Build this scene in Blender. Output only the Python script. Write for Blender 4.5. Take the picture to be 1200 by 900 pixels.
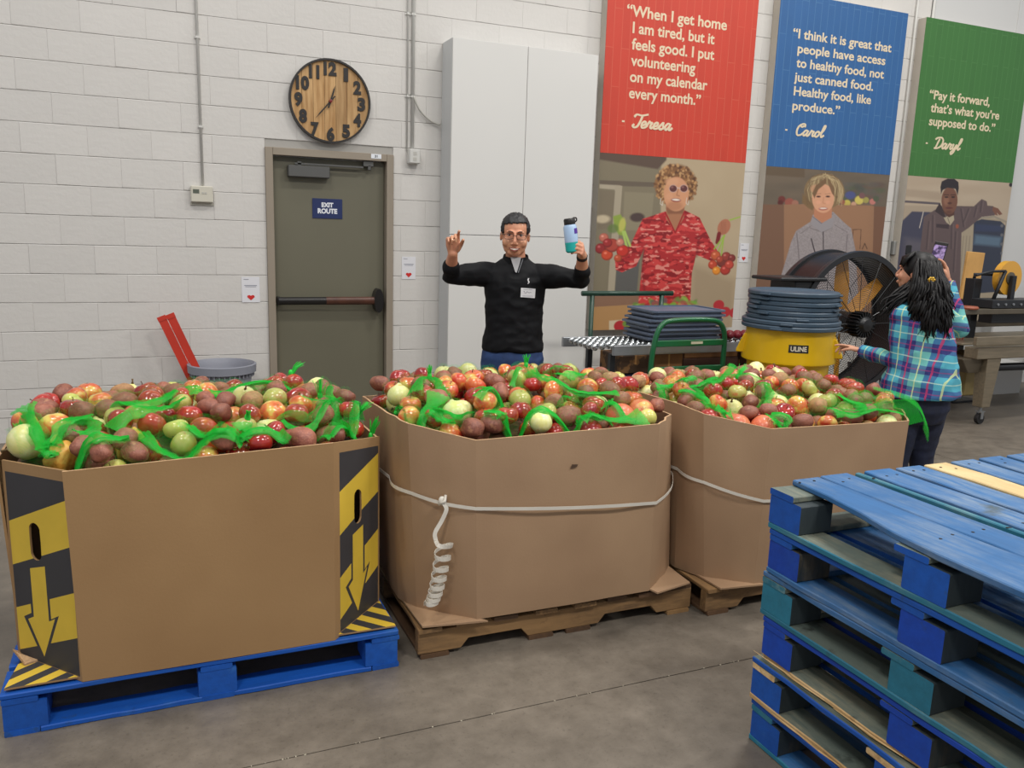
import bpy, bmesh, math, random
import numpy as np
from mathutils import Vector, Matrix, geometry, noise

for o in list(bpy.data.objects):
    bpy.data.objects.remove(o)
SC = bpy.context.scene
COL = SC.collection
PI = math.pi

# ------------------------------------------------------------------ camera
cam_d = bpy.data.cameras.new('camera')
cam_d.sensor_width = 36.0
cam_d.lens = 965.0 / 1200.0 * 36.0
cam_d.clip_start = 0.05
cam = bpy.data.objects.new('camera', cam_d)
COL.objects.link(cam)
cam.matrix_world = Matrix(((0.91979, 0.04437, -0.38990, 0.0),
                           (-0.39097, 0.18512, -0.90159, 0.0),
                           (0.03217, 0.98171, 0.18761, 1.60),
                           (0, 0, 0, 1)))
SC.camera = cam

# ------------------------------------------------------------------ light
world = bpy.data.worlds.new('world')
SC.world = world
world.use_nodes = True
world.node_tree.nodes['Background'].inputs['Color'].default_value = (0.93, 0.95, 1.0, 1)
world.node_tree.nodes['Background'].inputs['Strength'].default_value = 0.5
SC.view_settings.view_transform = 'Standard'
SC.view_settings.look = 'None'
SC.view_settings.gamma = 1.0
SC.view_settings.use_curve_mapping = False
SC.view_settings.exposure = 0.0


def area_light(name, loc, sx, sy, watts, color=(1.0, 0.965, 0.91)):
    l = bpy.data.lights.new(name, 'AREA')
    l.shape = 'RECTANGLE'
    l.size = sx
    l.size_y = sy
    l.energy = watts
    l.color = color
    o = bpy.data.objects.new(name, l)
    o.location = loc
    COL.objects.link(o)
    return o


# rows of high-bay fluorescent lamps of the warehouse, hung level, all above the frame
for lx, ly, w in ((-0.8, 3.0, 80), (3.6, 3.2, 105), (8.0, 3.0, 105), (-1.6, -1.2, 170), (3.0, -1.2, 210), (8.0, -1.6, 170),
                  (5.6, 5.0, 45), (0.4, 4.9, 20)):
    area_light('high_bay_lamp', (lx, ly, 6.4), 1.2, 0.45, w)


# ------------------------------------------------------------------ helpers
def lin(c):
    return tuple(((x / 12.92) if x <= 0.04045 else ((x + 0.055) / 1.055) ** 2.4) for x in c)


def rgb(r, g, b):
    return lin((r / 255.0, g / 255.0, b / 255.0))


MATS = {}


def mat(name, color, rough=0.6, metal=0.0, var=0.0, nscale=6.0, bump=0.0, bscale=40.0, color2=None, stretch=None,
        rand=0.0, spec=0.5, coat=0.0, detail=3.0, contrast=(0.35, 0.65)):
    """noise-blended principled material; color2 = second colour; rand = per-object brightness jitter"""
    if name in MATS:
        return MATS[name]
    m = bpy.data.materials.new(name)
    m.use_nodes = True
    nt = m.node_tree
    N, L = nt.nodes, nt.links
    b = N['Principled BSDF']
    b.inputs['Roughness'].default_value = rough
    b.inputs['Metallic'].default_value = metal
    b.inputs['Specular IOR Level'].default_value = spec
    b.inputs['Coat Weight'].default_value = coat
    tc = N.new('ShaderNodeTexCoord')
    mp = N.new('ShaderNodeMapping')
    L.new(tc.outputs['Object'], mp.inputs['Vector'])
    if stretch:
        mp.inputs['Scale'].default_value = stretch
    src = None
    if color2 is None and var > 0:
        color2 = tuple(max(0, c * (1 - var)) for c in color)
        color = tuple(min(1, c * (1 + var * 0.6)) for c in color)
    if color2 is not None:
        n = N.new('ShaderNodeTexNoise')
        n.inputs['Scale'].default_value = nscale
        n.inputs['Detail'].default_value = detail
        L.new(mp.outputs[0], n.inputs['Vector'])
        cr = N.new('ShaderNodeValToRGB')
        cr.color_ramp.elements[0].position = contrast[0]
        cr.color_ramp.elements[1].position = contrast[1]
        cr.color_ramp.elements[0].color = (*color, 1)
        cr.color_ramp.elements[1].color = (*color2, 1)
        L.new(n.outputs['Fac'], cr.inputs['Fac'])
        src = cr.outputs['Color']
    if rand > 0:
        oi = N.new('ShaderNodeObjectInfo')
        mr = N.new('ShaderNodeMapRange')
        mr.inputs['To Min'].default_value = 1 - rand
        mr.inputs['To Max'].default_value = 1 + rand
        L.new(oi.outputs['Random'], mr.inputs['Value'])
        hs = N.new('ShaderNodeHueSaturation')
        L.new(mr.outputs[0], hs.inputs['Value'])
        if src:
            L.new(src, hs.inputs['Color'])
        else:
            hs.inputs['Color'].default_value = (*color, 1)
        src = hs.outputs['Color']
    if src:
        L.new(src, b.inputs['Base Color'])
    else:
        b.inputs['Base Color'].default_value = (*color, 1)
    if bump > 0:
        n2 = N.new('ShaderNodeTexNoise')
        n2.inputs['Scale'].default_value = bscale
        n2.inputs['Detail'].default_value = 4
        L.new(mp.outputs[0], n2.inputs['Vector'])
        bp = N.new('ShaderNodeBump')
        bp.inputs['Strength'].default_value = bump
        bp.inputs['Distance'].default_value = 0.01
        L.new(n2.outputs['Fac'], bp.inputs['Height'])
        L.new(bp.outputs[0], b.inputs['Normal'])
    MATS[name] = m
    return m


class MB:
    """collects shapes and builds ONE mesh object"""

    def __init__(self):
        self.v = []
        self.f = []
        self.mi = []

    def add(self, vs, fs, mi=0):
        b = len(self.v)
        self.v += [tuple(v) for v in vs]
        for f in fs:
            self.f.append(tuple(b + i for i in f))
            self.mi.append(mi)
        return self

    def box(self, lo, hi, mi=0, M=None):
        x0, y0, z0 = lo
        x1, y1, z1 = hi
        vs = [(x0, y0, z0), (x1, y0, z0), (x1, y1, z0), (x0, y1, z0), (x0, y0, z1), (x1, y0, z1), (x1, y1, z1), (x0, y1, z1)]
        if M is not None:
            vs = [M @ Vector(v) for v in vs]
        return self.add(vs, [(0, 3, 2, 1), (4, 5, 6, 7), (0, 1, 5, 4), (1, 2, 6, 5), (2, 3, 7, 6), (3, 0, 4, 7)], mi)

    def tube(self, pts, r, n=8, mi=0, caps=True, flat=None):
        pts = [Vector(p) for p in pts]
        rr = r if isinstance(r, (list, tuple)) else [r] * len(pts)
        rings = []
        up = Vector((0, 0, 1))
        d0 = (pts[1] - pts[0]).normalized()
        if abs(d0.dot(up)) > 0.9:
            up = Vector((1, 0, 0))
        nrm = (up - d0 * up.dot(d0)).normalized()
        for i, p in enumerate(pts):
            if i == 0:
                d = pts[1] - pts[0]
            elif i == len(pts) - 1:
                d = pts[-1] - pts[-2]
            else:
                d = (pts[i + 1] - pts[i]).normalized() + (pts[i] - pts[i - 1]).normalized()
            if d.length < 1e-9:
                d = Vector((0, 0, 1))
            d.normalize()
            nrm = nrm - d * nrm.dot(d)
            if nrm.length < 1e-6:
                nrm = d.orthogonal()
            nrm.normalize()
            bn = d.cross(nrm)
            k = flat if flat else 1.0
            rings.append([p + (nrm * math.cos(a) + bn * math.sin(a) * k) * rr[i] for a in [2 * PI * j / n for j in range(n)]])
        return self.loft(rings, caps, mi)

    def loft(self, rings, caps=True, mi=0, closed=True):
        n = len(rings[0])
        vs = [v for r in rings for v in r]
        fs = []
        for i in range(len(rings) - 1):
            for j in range(n if closed else n - 1):
                a = i * n + j
                c = i * n + (j + 1) % n
                fs.append((a, c, c + n, a + n))
        if caps:
            fs.append(tuple(reversed(range(n))))
            fs.append(tuple(range((len(rings) - 1) * n, len(rings) * n)))
        return self.add(vs, fs, mi)

    def lathe(self, prof, c=(0, 0, 0), n=24, mi=0, axis='z', caps=False):
        rings = []
        for r, h in prof:
            ring = []
            for j in range(n):
                a = 2 * PI * j / n
                if axis == 'z':
                    ring.append((c[0] + r * math.cos(a), c[1] + r * math.sin(a), c[2] + h))
                elif axis == 'y':
                    ring.append((c[0] + r * math.cos(a), c[1] + h, c[2] - r * math.sin(a)))
                else:
                    ring.append((c[0] + h, c[1] + r * math.cos(a), c[2] + r * math.sin(a)))
            rings.append(ring)
        return self.loft(rings, caps, mi)

    def ellipsoid(self, c, r, n=12, m=8, mi=0, M=None):
        vs = []
        for i in range(1, m):
            t = PI * i / m
            for j in range(n):
                a = 2 * PI * j / n
                vs.append(Vector((r[0] * math.sin(t) * math.cos(a), r[1] * math.sin(t) * math.sin(a), r[2] * math.cos(t))))
        vs.append(Vector((0, 0, r[2])))
        vs.append(Vector((0, 0, -r[2])))
        if M is not None:
            vs = [M @ v for v in vs]
        vs = [v + Vector(c) for v in vs]
        fs = []
        T = (m - 1) * n
        for j in range(n):
            fs.append((T, j, (j + 1) % n))
            fs.append((T + 1, (m - 2) * n + (j + 1) % n, (m - 2) * n + j))
        for i in range(m - 2):
            for j in range(n):
                a = i * n + j
                b = i * n + (j + 1) % n
                fs.append((a, a + n, b + n, b))
        return self.add(vs, fs, mi)

    def mesh(self, name, mats, smooth=False):
        me = bpy.data.meshes.new(name)
        me.from_pydata(self.v, [], self.f)
        if not isinstance(mats, (list, tuple)):
            mats = [mats]
        for m in mats:
            me.materials.append(m)
        me.polygons.foreach_set('material_index', self.mi)
        if smooth:
            me.polygons.foreach_set('use_smooth', [True] * len(me.polygons))
        me.update()
        return me

    def build(self, name, mats, parent=None, smooth=False, loc=None, fix=True, bevel=0.0, autosmooth=False):
        me = self.mesh(name, mats, smooth or autosmooth)
        if fix or bevel > 0:
            bm = bmesh.new()
            bm.from_mesh(me)
            bmesh.ops.recalc_face_normals(bm, faces=bm.faces)
            if bevel > 0:
                bmesh.ops.bevel(bm, geom=list(bm.edges), offset=bevel, segments=1, affect='EDGES')
            bm.to_mesh(me)
            bm.free()
        if autosmooth:
            me.set_sharp_from_angle(angle=math.radians(38))
        return obj(name, me, parent, loc)


def obj(name, me, parent=None, loc=None):
    o = bpy.data.objects.new(name, me)
    COL.objects.link(o)
    if parent is not None:
        o.parent = parent
    if loc is not None:
        o.location = loc
    return o


def tag(o, label, cat, group=None, kind=None):
    o['label'] = label
    o['category'] = cat
    if group:
        o['group'] = group
    if kind:
        o['kind'] = kind
    return o


def thing(name, label, cat, loc=(0, 0, 0), rz=0.0, group=None):
    o = bpy.data.objects.new(name, None)
    o.empty_display_size = 0.1
    COL.objects.link(o)
    o.location = loc
    o.rotation_euler = (0, 0, rz)
    return tag(o, label, cat, group)


def struct(o):
    o['kind'] = 'structure'
    return o


def copy_tree(o, parent=None):
    c = o.copy()
    COL.objects.link(c)
    c.parent = parent
    for ch in [x for x in bpy.data.objects if x.parent is o]:
        copy_tree(ch, c)
    return c


def text_mesh(s, italic=0.0, bold=0.0, extrude=0.0005, spacing=1.0):
    cu = bpy.data.curves.new('text', 'FONT')
    cu.body = s
    cu.shear = italic
    cu.offset = bold
    cu.extrude = extrude
    cu.space_character = spacing
    cu.resolution_u = 4
    o = bpy.data.objects.new('text_tmp', cu)
    COL.objects.link(o)
    dg = bpy.context.evaluated_depsgraph_get()
    me = bpy.data.meshes.new_from_object(o.evaluated_get(dg))
    bpy.data.objects.remove(o)
    return me


def text_part(name, s, x0, x1, z0, h, y, m, parent, italic=0.0, bold=0.02, ang=0.0, ref=None, facing='-y', depth=0.0008):
    """lettering in the X-Z plane, from x0 to x1, baseline z0, capital height h, standing proud of y by depth"""
    me = text_mesh(s, italic, bold, 1.0)
    co = np.zeros(len(me.vertices) * 3)
    me.vertices.foreach_get('co', co)
    co = co.reshape(-1, 3)
    mn, mx = co.min(0), co.max(0)
    capm = text_mesh('H', 0, bold, 0)
    cz = np.zeros(len(capm.vertices) * 3)
    capm.vertices.foreach_get('co', cz)
    cap = cz.reshape(-1, 3)[:, 1].max()
    sx = (x1 - x0) / (mx[0] - mn[0])
    sz = h / cap
    out = np.zeros_like(co)
    out[:, 0] = x0 + (co[:, 0] - mn[0]) * sx
    out[:, 2] = z0 + co[:, 1] * sz + np.tan(ang) * (out[:, 0] - x0)
    out[:, 1] = y - depth * (0.5 + 0.5 * np.sign(co[:, 2]))
    me.vertices.foreach_set('co', out.reshape(-1))
    me.materials.clear()
    me.materials.append(m)
    me.update()
    return obj(name, me, parent)


def region_panel(name, outline, holes, lines, classify, mats, to3, thick, parent=None):
    """flat board cut by constraint lines; classify(x,y)->material index or None (hole); to3(x,y,d)->point; d=0 outer face"""
    vs = []
    es = []

    def loop(pts):
        b = len(vs)
        vs.extend(pts)
        for i in range(len(pts)):
            es.append((b + i, b + (i + 1) % len(pts)))
    loop(outline)
    for h in holes:
        loop(h)
    for ln in lines:
        b = len(vs)
        vs.extend(ln)
        for i in range(len(ln) - 1):
            es.append((b + i, b + i + 1))
    r = geometry.delaunay_2d_cdt([Vector(v) for v in vs], es, [], 0, 1e-6)
    V, F = r[0], r[2]
    fs, mi = [], []
    for f in F:
        cx = sum(V[i].x for i in f) / len(f)
        cy = sum(V[i].y for i in f) / len(f)
        k = classify(cx, cy)
        if k is None:
            continue
        fs.append(tuple(f))
        mi.append(k)
    n = len(V)
    verts = [to3(v.x, v.y, 0.0) for v in V] + [to3(v.x, v.y, thick) for v in V]
    faces = list(fs)
    mis = list(mi)
    for f in fs:
        faces.append(tuple(reversed([i + n for i in f])))
        mis.append(0)
    cnt = {}
    for f in fs:
        for i in range(len(f)):
            e = (f[i], f[(i + 1) % len(f)])
            cnt[tuple(sorted(e))] = cnt.get(tuple(sorted(e)), []) + [e]
    for k, l in cnt.items():
        if len(l) == 1:
            a, b = l[0]
            faces.append((b, a, a + n, b + n))
            mis.append(0)
    me = bpy.data.meshes.new(name)
    me.from_pydata(verts, [], faces)
    for m in mats:
        me.materials.append(m)
    me.polygons.foreach_set('material_index', mis)
    me.update()
    bm = bmesh.new()
    bm.from_mesh(me)
    bmesh.ops.delete(bm, geom=[v for v in bm.verts if not v.link_faces], context='VERTS')
    bmesh.ops.recalc_face_normals(bm, faces=bm.faces)
    bm.to_mesh(me)
    bm.free()
    return obj(name, me, parent)


def in_poly(x, y, P):
    c = False
    j = len(P) - 1
    for i in range(len(P)):
        if (P[i][1] > y) != (P[j][1] > y) and x < (P[j][0] - P[i][0]) * (y - P[i][1]) / (P[j][1] - P[i][1]) + P[i][0]:
            c = not c
        j = i
    return c


def smooth_path(P, n=6):
    P = [Vector(p) for p in P]
    Q = [P[0] * 2 - P[1]] + P + [P[-1] * 2 - P[-2]]
    out = []
    for i in range(1, len(Q) - 2):
        for k in range(n):
            t = k / n
            a, b, c, d = Q[i - 1], Q[i], Q[i + 1], Q[i + 2]
            out.append(0.5 * ((2 * b) + (c - a) * t + (2 * a - 5 * b + 4 * c - d) * t * t + (3 * b - a - 3 * c + d) * t ** 3))
    out.append(P[-1])
    return out


WY = 6.5            # the block wall's face

# ================================================================== SETTING
# ---- floor: concrete slabs with saw cuts between them
def concrete():
    m = bpy.data.materials.new('concrete_floor')
    m.use_nodes = True
    N, L = m.node_tree.nodes, m.node_tree.links
    b = N['Principled BSDF']
    tc = N.new('ShaderNodeTexCoord')

    def nz(scale, detail, lo, hi, c0, c1, rough=0.55):
        n = N.new('ShaderNodeTexNoise')
        n.inputs['Scale'].default_value = scale
        n.inputs['Detail'].default_value = detail
        n.inputs['Roughness'].default_value = rough
        L.new(tc.outputs['Object'], n.inputs['Vector'])
        r = N.new('ShaderNodeValToRGB')
        r.color_ramp.elements[0].position = lo
        r.color_ramp.elements[1].position = hi
        r.color_ramp.elements[0].color = (*c0, 1)
        r.color_ramp.elements[1].color = (*c1, 1)
        L.new(n.outputs['Fac'], r.inputs['Fac'])
        return n, r
    n1, r1 = nz(1.3, 6, 0.3, 0.7, rgb(103, 95, 85), rgb(128, 119, 107))
    n2, r2 = nz(9, 8, 0.36, 0.7, (0.66, 0.66, 0.66), (1.12, 1.12, 1.12), 0.7)
    mx = N.new('ShaderNodeMix')
    mx.data_type = 'RGBA'
    mx.blend_type = 'MULTIPLY'
    mx.inputs['Factor'].default_value = 0.75
    L.new(r1.outputs[0], mx.inputs['A'])
    L.new(r2.outputs[0], mx.inputs['B'])
    n3, r3 = nz(70, 3, 0.33, 0.4, (0.5, 0.5, 0.5), (1, 1, 1))
    mx2 = N.new('ShaderNodeMix')
    mx2.data_type = 'RGBA'
    mx2.blend_type = 'MULTIPLY'
    mx2.inputs['Factor'].default_value = 0.35
    L.new(mx.outputs['Result'], mx2.inputs['A'])
    L.new(r3.outputs[0], mx2.inputs['B'])
    L.new(mx2.outputs['Result'], b.inputs['Base Color'])
    mr = N.new('ShaderNodeMapRange')
    mr.inputs['To Min'].default_value = 0.3
    mr.inputs['To Max'].default_value = 0.62
    L.new(n2.outputs['Fac'], mr.inputs['Value'])
    L.new(mr.outputs[0], b.inputs['Roughness'])
    bp = N.new('ShaderNodeBump')
    bp.inputs['Strength'].default_value = 0.12
    bp.inputs['Distance'].default_value = 0.01
    L.new(n2.outputs['Fac'], bp.inputs['Height'])
    L.new(bp.outputs[0], b.inputs['Normal'])
    return m


M_conc = concrete()
fl = struct(MB().box((-6, -5, -0.2), (16, 12, -0.02)).build('floor', mat('joint_dark', rgb(44, 40, 36), 0.9)))
xs = [-6, -2.2, 5.4, 10.4, 16]
ys = [-5, -2.6, 2.3, 7.2, 12]
for i in range(4):
    for j in range(4):
        MB().box((xs[i] + .0022, ys[j] + .0022, -0.06), (xs[i + 1] - .0022, ys[j + 1] - .0022, 0)).build('slab', M_conc, fl)
# pale grit caught in the saw cut
rr = random.Random(4)
g = MB()
for k in range(55):
    x = rr.uniform(-.6, 3.2)
    w = rr.uniform(.002, .005)
    g.box((x, 2.2985 + rr.uniform(-.002, .002), -.003), (x + w, 2.3015 + rr.uniform(0, .002), .0015))
gr = g.build('joint_grit', mat('grit', rgb(176, 168, 150), .8), fl)
gr['kind'] = 'stuff'

# ---- block wall
M_block = mat('painted_block', rgb(209, 206, 201), 0.62, var=0.035, nscale=1.6, bump=0.22, bscale=26, rand=0.022)
M_grout = mat('painted_joint', rgb(168, 165, 159), 0.8)
DOOR = (0.765, 1.735, 2.12)
wall = struct(MB().box((-7, WY + .009, 0), (DOOR[0], WY + .2, 6.8)).box((DOOR[1], WY + .009, 0), (7.27, WY + .2, 6.8))
              .box((DOOR[0], WY + .009, DOOR[2]), (DOOR[1], WY + .2, 6.8)).build('wall_back', M_grout))
rr = random.Random(11)
blocks_mesh = {}


def block_mesh(w, h, seed):
    key = (round(w, 3), round(h, 3), seed)
    if key in blocks_mesh:
        return blocks_mesh[key]
    r = random.Random(seed * 31 + 5)
    c = .0035
    vs = [(0, .02, 0), (w, .02, 0), (w, .02, h), (0, .02, h)]
    j = lambda: r.uniform(-.0012, .0012)
    vs += [(0, c * .5, 0), (w, c * .5, 0), (w, c * .5, h), (0, c * .5, h)]
    vs += [(c * .15, j(), c + j()), (w / 2, j(), c + j()), (w - c * .15, j(), c + j()), (w - c * .15, j(), h - c + j()), (w / 2, j(), h - c + j()),
           (c * .15, j(), h - c + j())]
    fs = [(0, 1, 5, 4), (1, 2, 6, 5), (2, 3, 7, 6), (3, 0, 4, 7), (4, 5, 10, 9, 8), (5, 6, 11, 10), (6, 7, 13, 12, 11), (7, 4, 8, 13),
          (8, 9, 12, 13), (9, 10, 11, 12)]
    me = bpy.data.meshes.new('block')
    me.from_pydata(vs, [], fs)
    me.materials.append(M_block)
    me.update()
    blocks_mesh[key] = me
    return me


zrows = [0.0, .18, .24, .38]
while zrows[-1] < 6.7:
    zrows.append(zrows[-1] + .2)
individual, rest = [], []
for k in range(len(zrows) - 1):
    z0, z1 = zrows[k], zrows[k + 1]
    x = -3.8 + (.2 if k % 2 else 0)
    while x < 7.26:
        a, b_ = x, min(x + .4, 7.26)
        x += .4
        if z0 < DOOR[2] - .02:
            if a < DOOR[1] and b_ > DOOR[0]:
                if a < DOOR[0] - .05:
                    b_ = DOOR[0]
                elif b_ > DOOR[1] + .05:
                    a = DOOR[1]
                else:
                    continue
        hid = (2.0 < a and b_ < 3.4 and z1 < 2.95) or (3.5 < a and b_ < 5.05 and z1 > .75) or (5.25 < a and b_ < 6.9 and z1 > .75 and z1 < 3.8)
        vis = (-1.15 < b_) and z0 > .1 and z1 < 2.75 + .16 * (a + 1.2) + .25 and not hid
        (individual if vis else rest).append((a, b_, z0, z1))
individual.sort(key=lambda q: q[0] * .3 + abs(q[2] - 1.5))
rest += individual[300:]
individual = individual[:300]
for a, b_, z0, z1 in individual:
    me = block_mesh(b_ - a - .0003, z1 - z0 - .003, rr.randrange(3))
    obj('block', me, wall, (a, WY + rr.uniform(-.0008, .0008), z0))
mb = MB()
for a, b_, z0, z1 in rest:
    mb.box((a, WY, z0), (b_ - .0015, WY + .02, z1 - .0045))
o = mb.build('block_courses', M_block, wall)
o['kind'] = 'stuff'
# smooth panel wall beyond the control joint, on the right
M_panelwall = mat('smooth_white_panel', rgb(205, 205, 203), 0.5, var=.02, nscale=.8)
wr = struct(MB().box((7.30, WY - .012, 0), (14, WY + .2, 6.8)).build('wall_right', M_panelwall))
for xx in (8.5, 9.9):
    MB().box((xx, WY - .02, 0), (xx + .03, WY - .011, 6.8)).build('panel_batten', M_panelwall, wr)
# control joint pipe + conduit between the second and third posters
M_white = mat('white_paint', rgb(206, 205, 200), .45, var=.02)
M_lgrey = mat('light_grey_plastic', rgb(186, 184, 176), .45)
struct(MB().tube([(7.05, WY - .016, .0), (7.05, WY - .016, 6.5)], .012, 8).build('trim_1', M_white, smooth=True))
struct(MB().tube([(7.275, WY - .014, .0), (7.275, WY - .014, 6.5)], .014, 8).build('trim_2', M_white, smooth=True))
# camera/outlet on that joint
t = thing('wall_switch', 'black switch on a grey junction box between the blue and green posters', 'switch', (7.17, WY, 1.5))
MB().box((-.1, -.06, -.06), (.02, 0, .08)).build('junction_box', mat('galv_box', rgb(165, 166, 164), .4, .6), t, bevel=.005)
MB().box((.02, -.11, -.055), (.10, -.005, .045)).build('switch_body', mat('black_plastic', rgb(24, 24, 26), .4), t, bevel=.008)

# conduits
def conduit(name, label, x, z0, z1, r=.009):
    mbx = MB().tube([(x, WY - .012, z1), (x, WY - .012, z0)], r, 8)
    tt = thing(name, label, 'conduit', (0, 0, 0))
    mbx.build('pipe', M_white, tt, smooth=True)
    for z in (z0 + .4, z0 + 1.0, z0 + 1.6):
        MB().box((x - .02, WY - .006, z), (x + .02, WY, z + .015)).box((x - r - .002, WY - .024, z), (x + r + .002, WY, z + .015)).build('strap_clip', M_white, tt)
    return tt


conduit('conduit_pipe', 'thin white conduit running down the block wall to the thermostat', .327, 1.82, 6.5)
conduit('conduit_pipe', 'thick white conduit right of the clock, ending in an outlet box', 1.885, 2.16, 6.5, .013)
conduit('conduit_pipe', 'thin white conduit beside the thick one right of the clock', 1.842, 2.16, 6.5, .006)
t = thing('thermostat', 'cream thermostat box at the foot of the left conduit', 'thermostat', (.318, WY, 1.70))
MB().box((-.075, -.045, 0), (.075, -.006, .115)).build('housing', mat('cream_plastic', rgb(205, 201, 186), .4), t, bevel=.006)
MB().box((-.08, -.012, -.02), (.08, 0, .0)).build('base_plate', mat('cream_plastic2', rgb(180, 176, 164), .4), t)
MB().box((-.06, -.047, .062), (-.018, -.0445, .09)).build('display', mat('lcd_grey', rgb(92, 98, 86), .25), t)
MB().box((.0, -.048, .06), (.012, -.0445, .072)).box((.02, -.048, .06), (.032, -.0445, .072)).build('button', M_lgrey, t)
t = thing('outlet_box', 'white outlet box under the conduits right of the door', 'outlet', (1.89, WY, 2.06))
MB().box((-.045, -.07, 0), (.045, 0, .11)).build('box_body', M_white, t, bevel=.005)
o = MB().box((-.04, -.0745, .005), (.04, -.0695, .105)).build('face_plate', M_white, t, bevel=.002)
MB().box((-.014, -.0765, .062), (.014, -.074, .088)).box((-.014, -.0765, .02), (.014, -.074, .046)).build('socket', M_lgrey, o)
tag(MB().tube(smooth_path([(1.89, WY - .02, 2.57), (1.94, WY - .03, 2.47), (2.02, WY - .03, 2.40), (2.105, WY - .03, 2.37)]), .009, 8).build('cable', M_lgrey, smooth=True),
    'pale cable curving from the conduit to the tall white cabinet', 'cable')

# ---- door
M_frame = mat('door_frame_paint', rgb(148, 137, 122), .5, var=.03, nscale=3)
M_leaf = mat('door_leaf_paint', rgb(106, 103, 86), .5, var=.05, nscale=1.4)
d = struct(thing('door_1', 'x', 'door'))
for k in ('label', 'category'):
    del d[k]
x0, x1, zt = DOOR
fw = .055
MB().box((x0, WY - .02, 0), (x0 + fw, WY + .14, zt)).build('jamb', M_frame, d, bevel=.003)
MB().box((x1 - fw, WY - .02, 0), (x1, WY + .14, zt)).build('jamb', M_frame, d, bevel=.003)
MB().box((x0 + fw + .0005, WY - .02, zt - fw), (x1 - fw - .0005, WY + .14, zt)).build('head_jamb', M_frame, d, bevel=.003)
MB().box((x0 + fw, WY + .1, 0), (x0 + fw + .016, WY + .125, zt - fw)).box((x1 - fw - .016, WY + .1, 0), (x1 - fw, WY + .125, zt - fw)).build('door_stop', M_frame, d)
leaf = MB().box((x0 + fw + .003, WY + .055, .01), (x1 - fw - .003, WY + .10, zt - fw - .004)).build('door_leaf', M_leaf, d, bevel=.002)
M_closer = mat('closer_grey', rgb(92, 92, 90), .45, .3)
cl = MB().box((.93, WY - .015, 1.915), (1.24, WY + .055, 2.0)).build('door_closer', M_closer, d, bevel=.006)
MB().box((.98, WY + .0, 2.005), (1.5, WY + .014, 2.02)).box((1.0, WY + .0, 2.0), (1.03, WY + .02, 2.03)).build('closer_arm', M_closer, d, bevel=.002)
MB().box((1.50, WY - .0, 2.02), (1.58, WY + .05, 2.062)).box((1.535, WY + .0, 1.995), (1.56, WY + .02, 2.03)).build('arm_bracket', M_closer, d, bevel=.003)
M_bar = mat('bar_black', rgb(34, 32, 31), .35, .2)
M_barbrown = mat('bar_brown', rgb(92, 55, 40), .4, .1, color2=rgb(66, 40, 31))
pb = MB().tube([(.84, WY - .02, .985), (1.215, WY - .02, .985)], .03, 12, flat=.7).build('panic_bar', M_bar, d, autosmooth=True)
MB().tube([(1.2, WY - .025, .985), (1.60, WY - .025, .985)], .031, 12, flat=.6).build('push_pad', M_barbrown, pb, autosmooth=True)
MB().box((.83, WY - .03, .955), (.86, WY + .056, 1.015)).build('bar_bracket', M_bar, pb, bevel=.004)
MB().loft([[(1.615 + .038 * math.cos(a), WY + .055 - q, .985 + .095 * math.sin(a)) for a in [2 * PI * j / 18 for j in range(18)]] for q in (0, .09, .1)]).build('latch_case', M_bar, pb, autosmooth=True)
M_navy = mat('sign_navy', rgb(30, 45, 92), .4, var=.04)
M_signw = mat('sign_white', rgb(226, 230, 236), .5)
s = thing('exit_sign', 'navy EXIT ROUTE sign on the olive door', 'sign', (0, 0, 0))
MB().box((1.115, WY + .050, 1.615), (1.345, WY + .0545, 1.765)).build('sign_plate', M_navy, s, bevel=.001)
text_part('lettering', 'EXIT', 1.185, 1.275, 1.702, .034, WY + .0495, M_signw, s, bold=.05)
text_part('lettering', 'ROUTE', 1.155, 1.305, 1.655, .036, WY + .0495, M_signw, s, bold=.05)
s = thing('number_label', 'small white number label on the top of the door frame', 'label')
MB().box((1.555, WY - .0225, 2.083), (1.635, WY - .0203, 2.117)).build('sticker', M_signw, s)
text_part('lettering', '31', 1.583, 1.605, 2.091, .018, WY - .0228, M_bar, s, bold=.03)

# ---- notices (their QR codes are left out)
M_paper = mat('notice_paper', rgb(222, 222, 226), .6)
M_ink = mat('ink_grey', rgb(96, 100, 120), .6)
M_heart = mat('ink_red', rgb(206, 42, 40), .5)


def notice(x0, x1, z0, z1, label):
    s = thing('paper_notice', label, 'notice', (x0, WY, z0), group='paper notices with a red mark on the block wall')
    w, h = x1 - x0, z1 - z0
    MB().box((0, -.004, 0), (w, -.0015, h)).build('sheet', M_paper, s)
    cx, r = w * .5, w * .17
    hp = [(cx, h * .08), (cx + r * 1.25, h * .21), (cx + r * 1.1, h * .27), (cx + r * .5, h * .29), (cx, h * .26), (cx - r * .5, h * .29), (cx - r * 1.1, h * .27), (cx - r * 1.25, h * .21)]
    MB().loft([[(p[0], -.0042, p[1]) for p in hp], [(p[0], -.0055, p[1]) for p in hp]]).build('red_mark', M_heart, s)
    m2 = MB()
    for zz, a, b_ in ((.9, .12, .4), (.66, .15, .85), (.61, .2, .8)):
        m2.box((w * a, -.005, h * zz), (w * b_, -.0041, h * zz + .003))
    m2.build('print_lines', M_ink, s)


notice(.575, .705, .975, 1.165, 'white notice with a red heart left of the door')
notice(1.81, 1.925, 1.155, 1.335, 'white notice with a red heart between door and cabinet')
notice(5.14, 5.245, 1.335, 1.515, 'white notice with a red heart between the red and blue posters')

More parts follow.
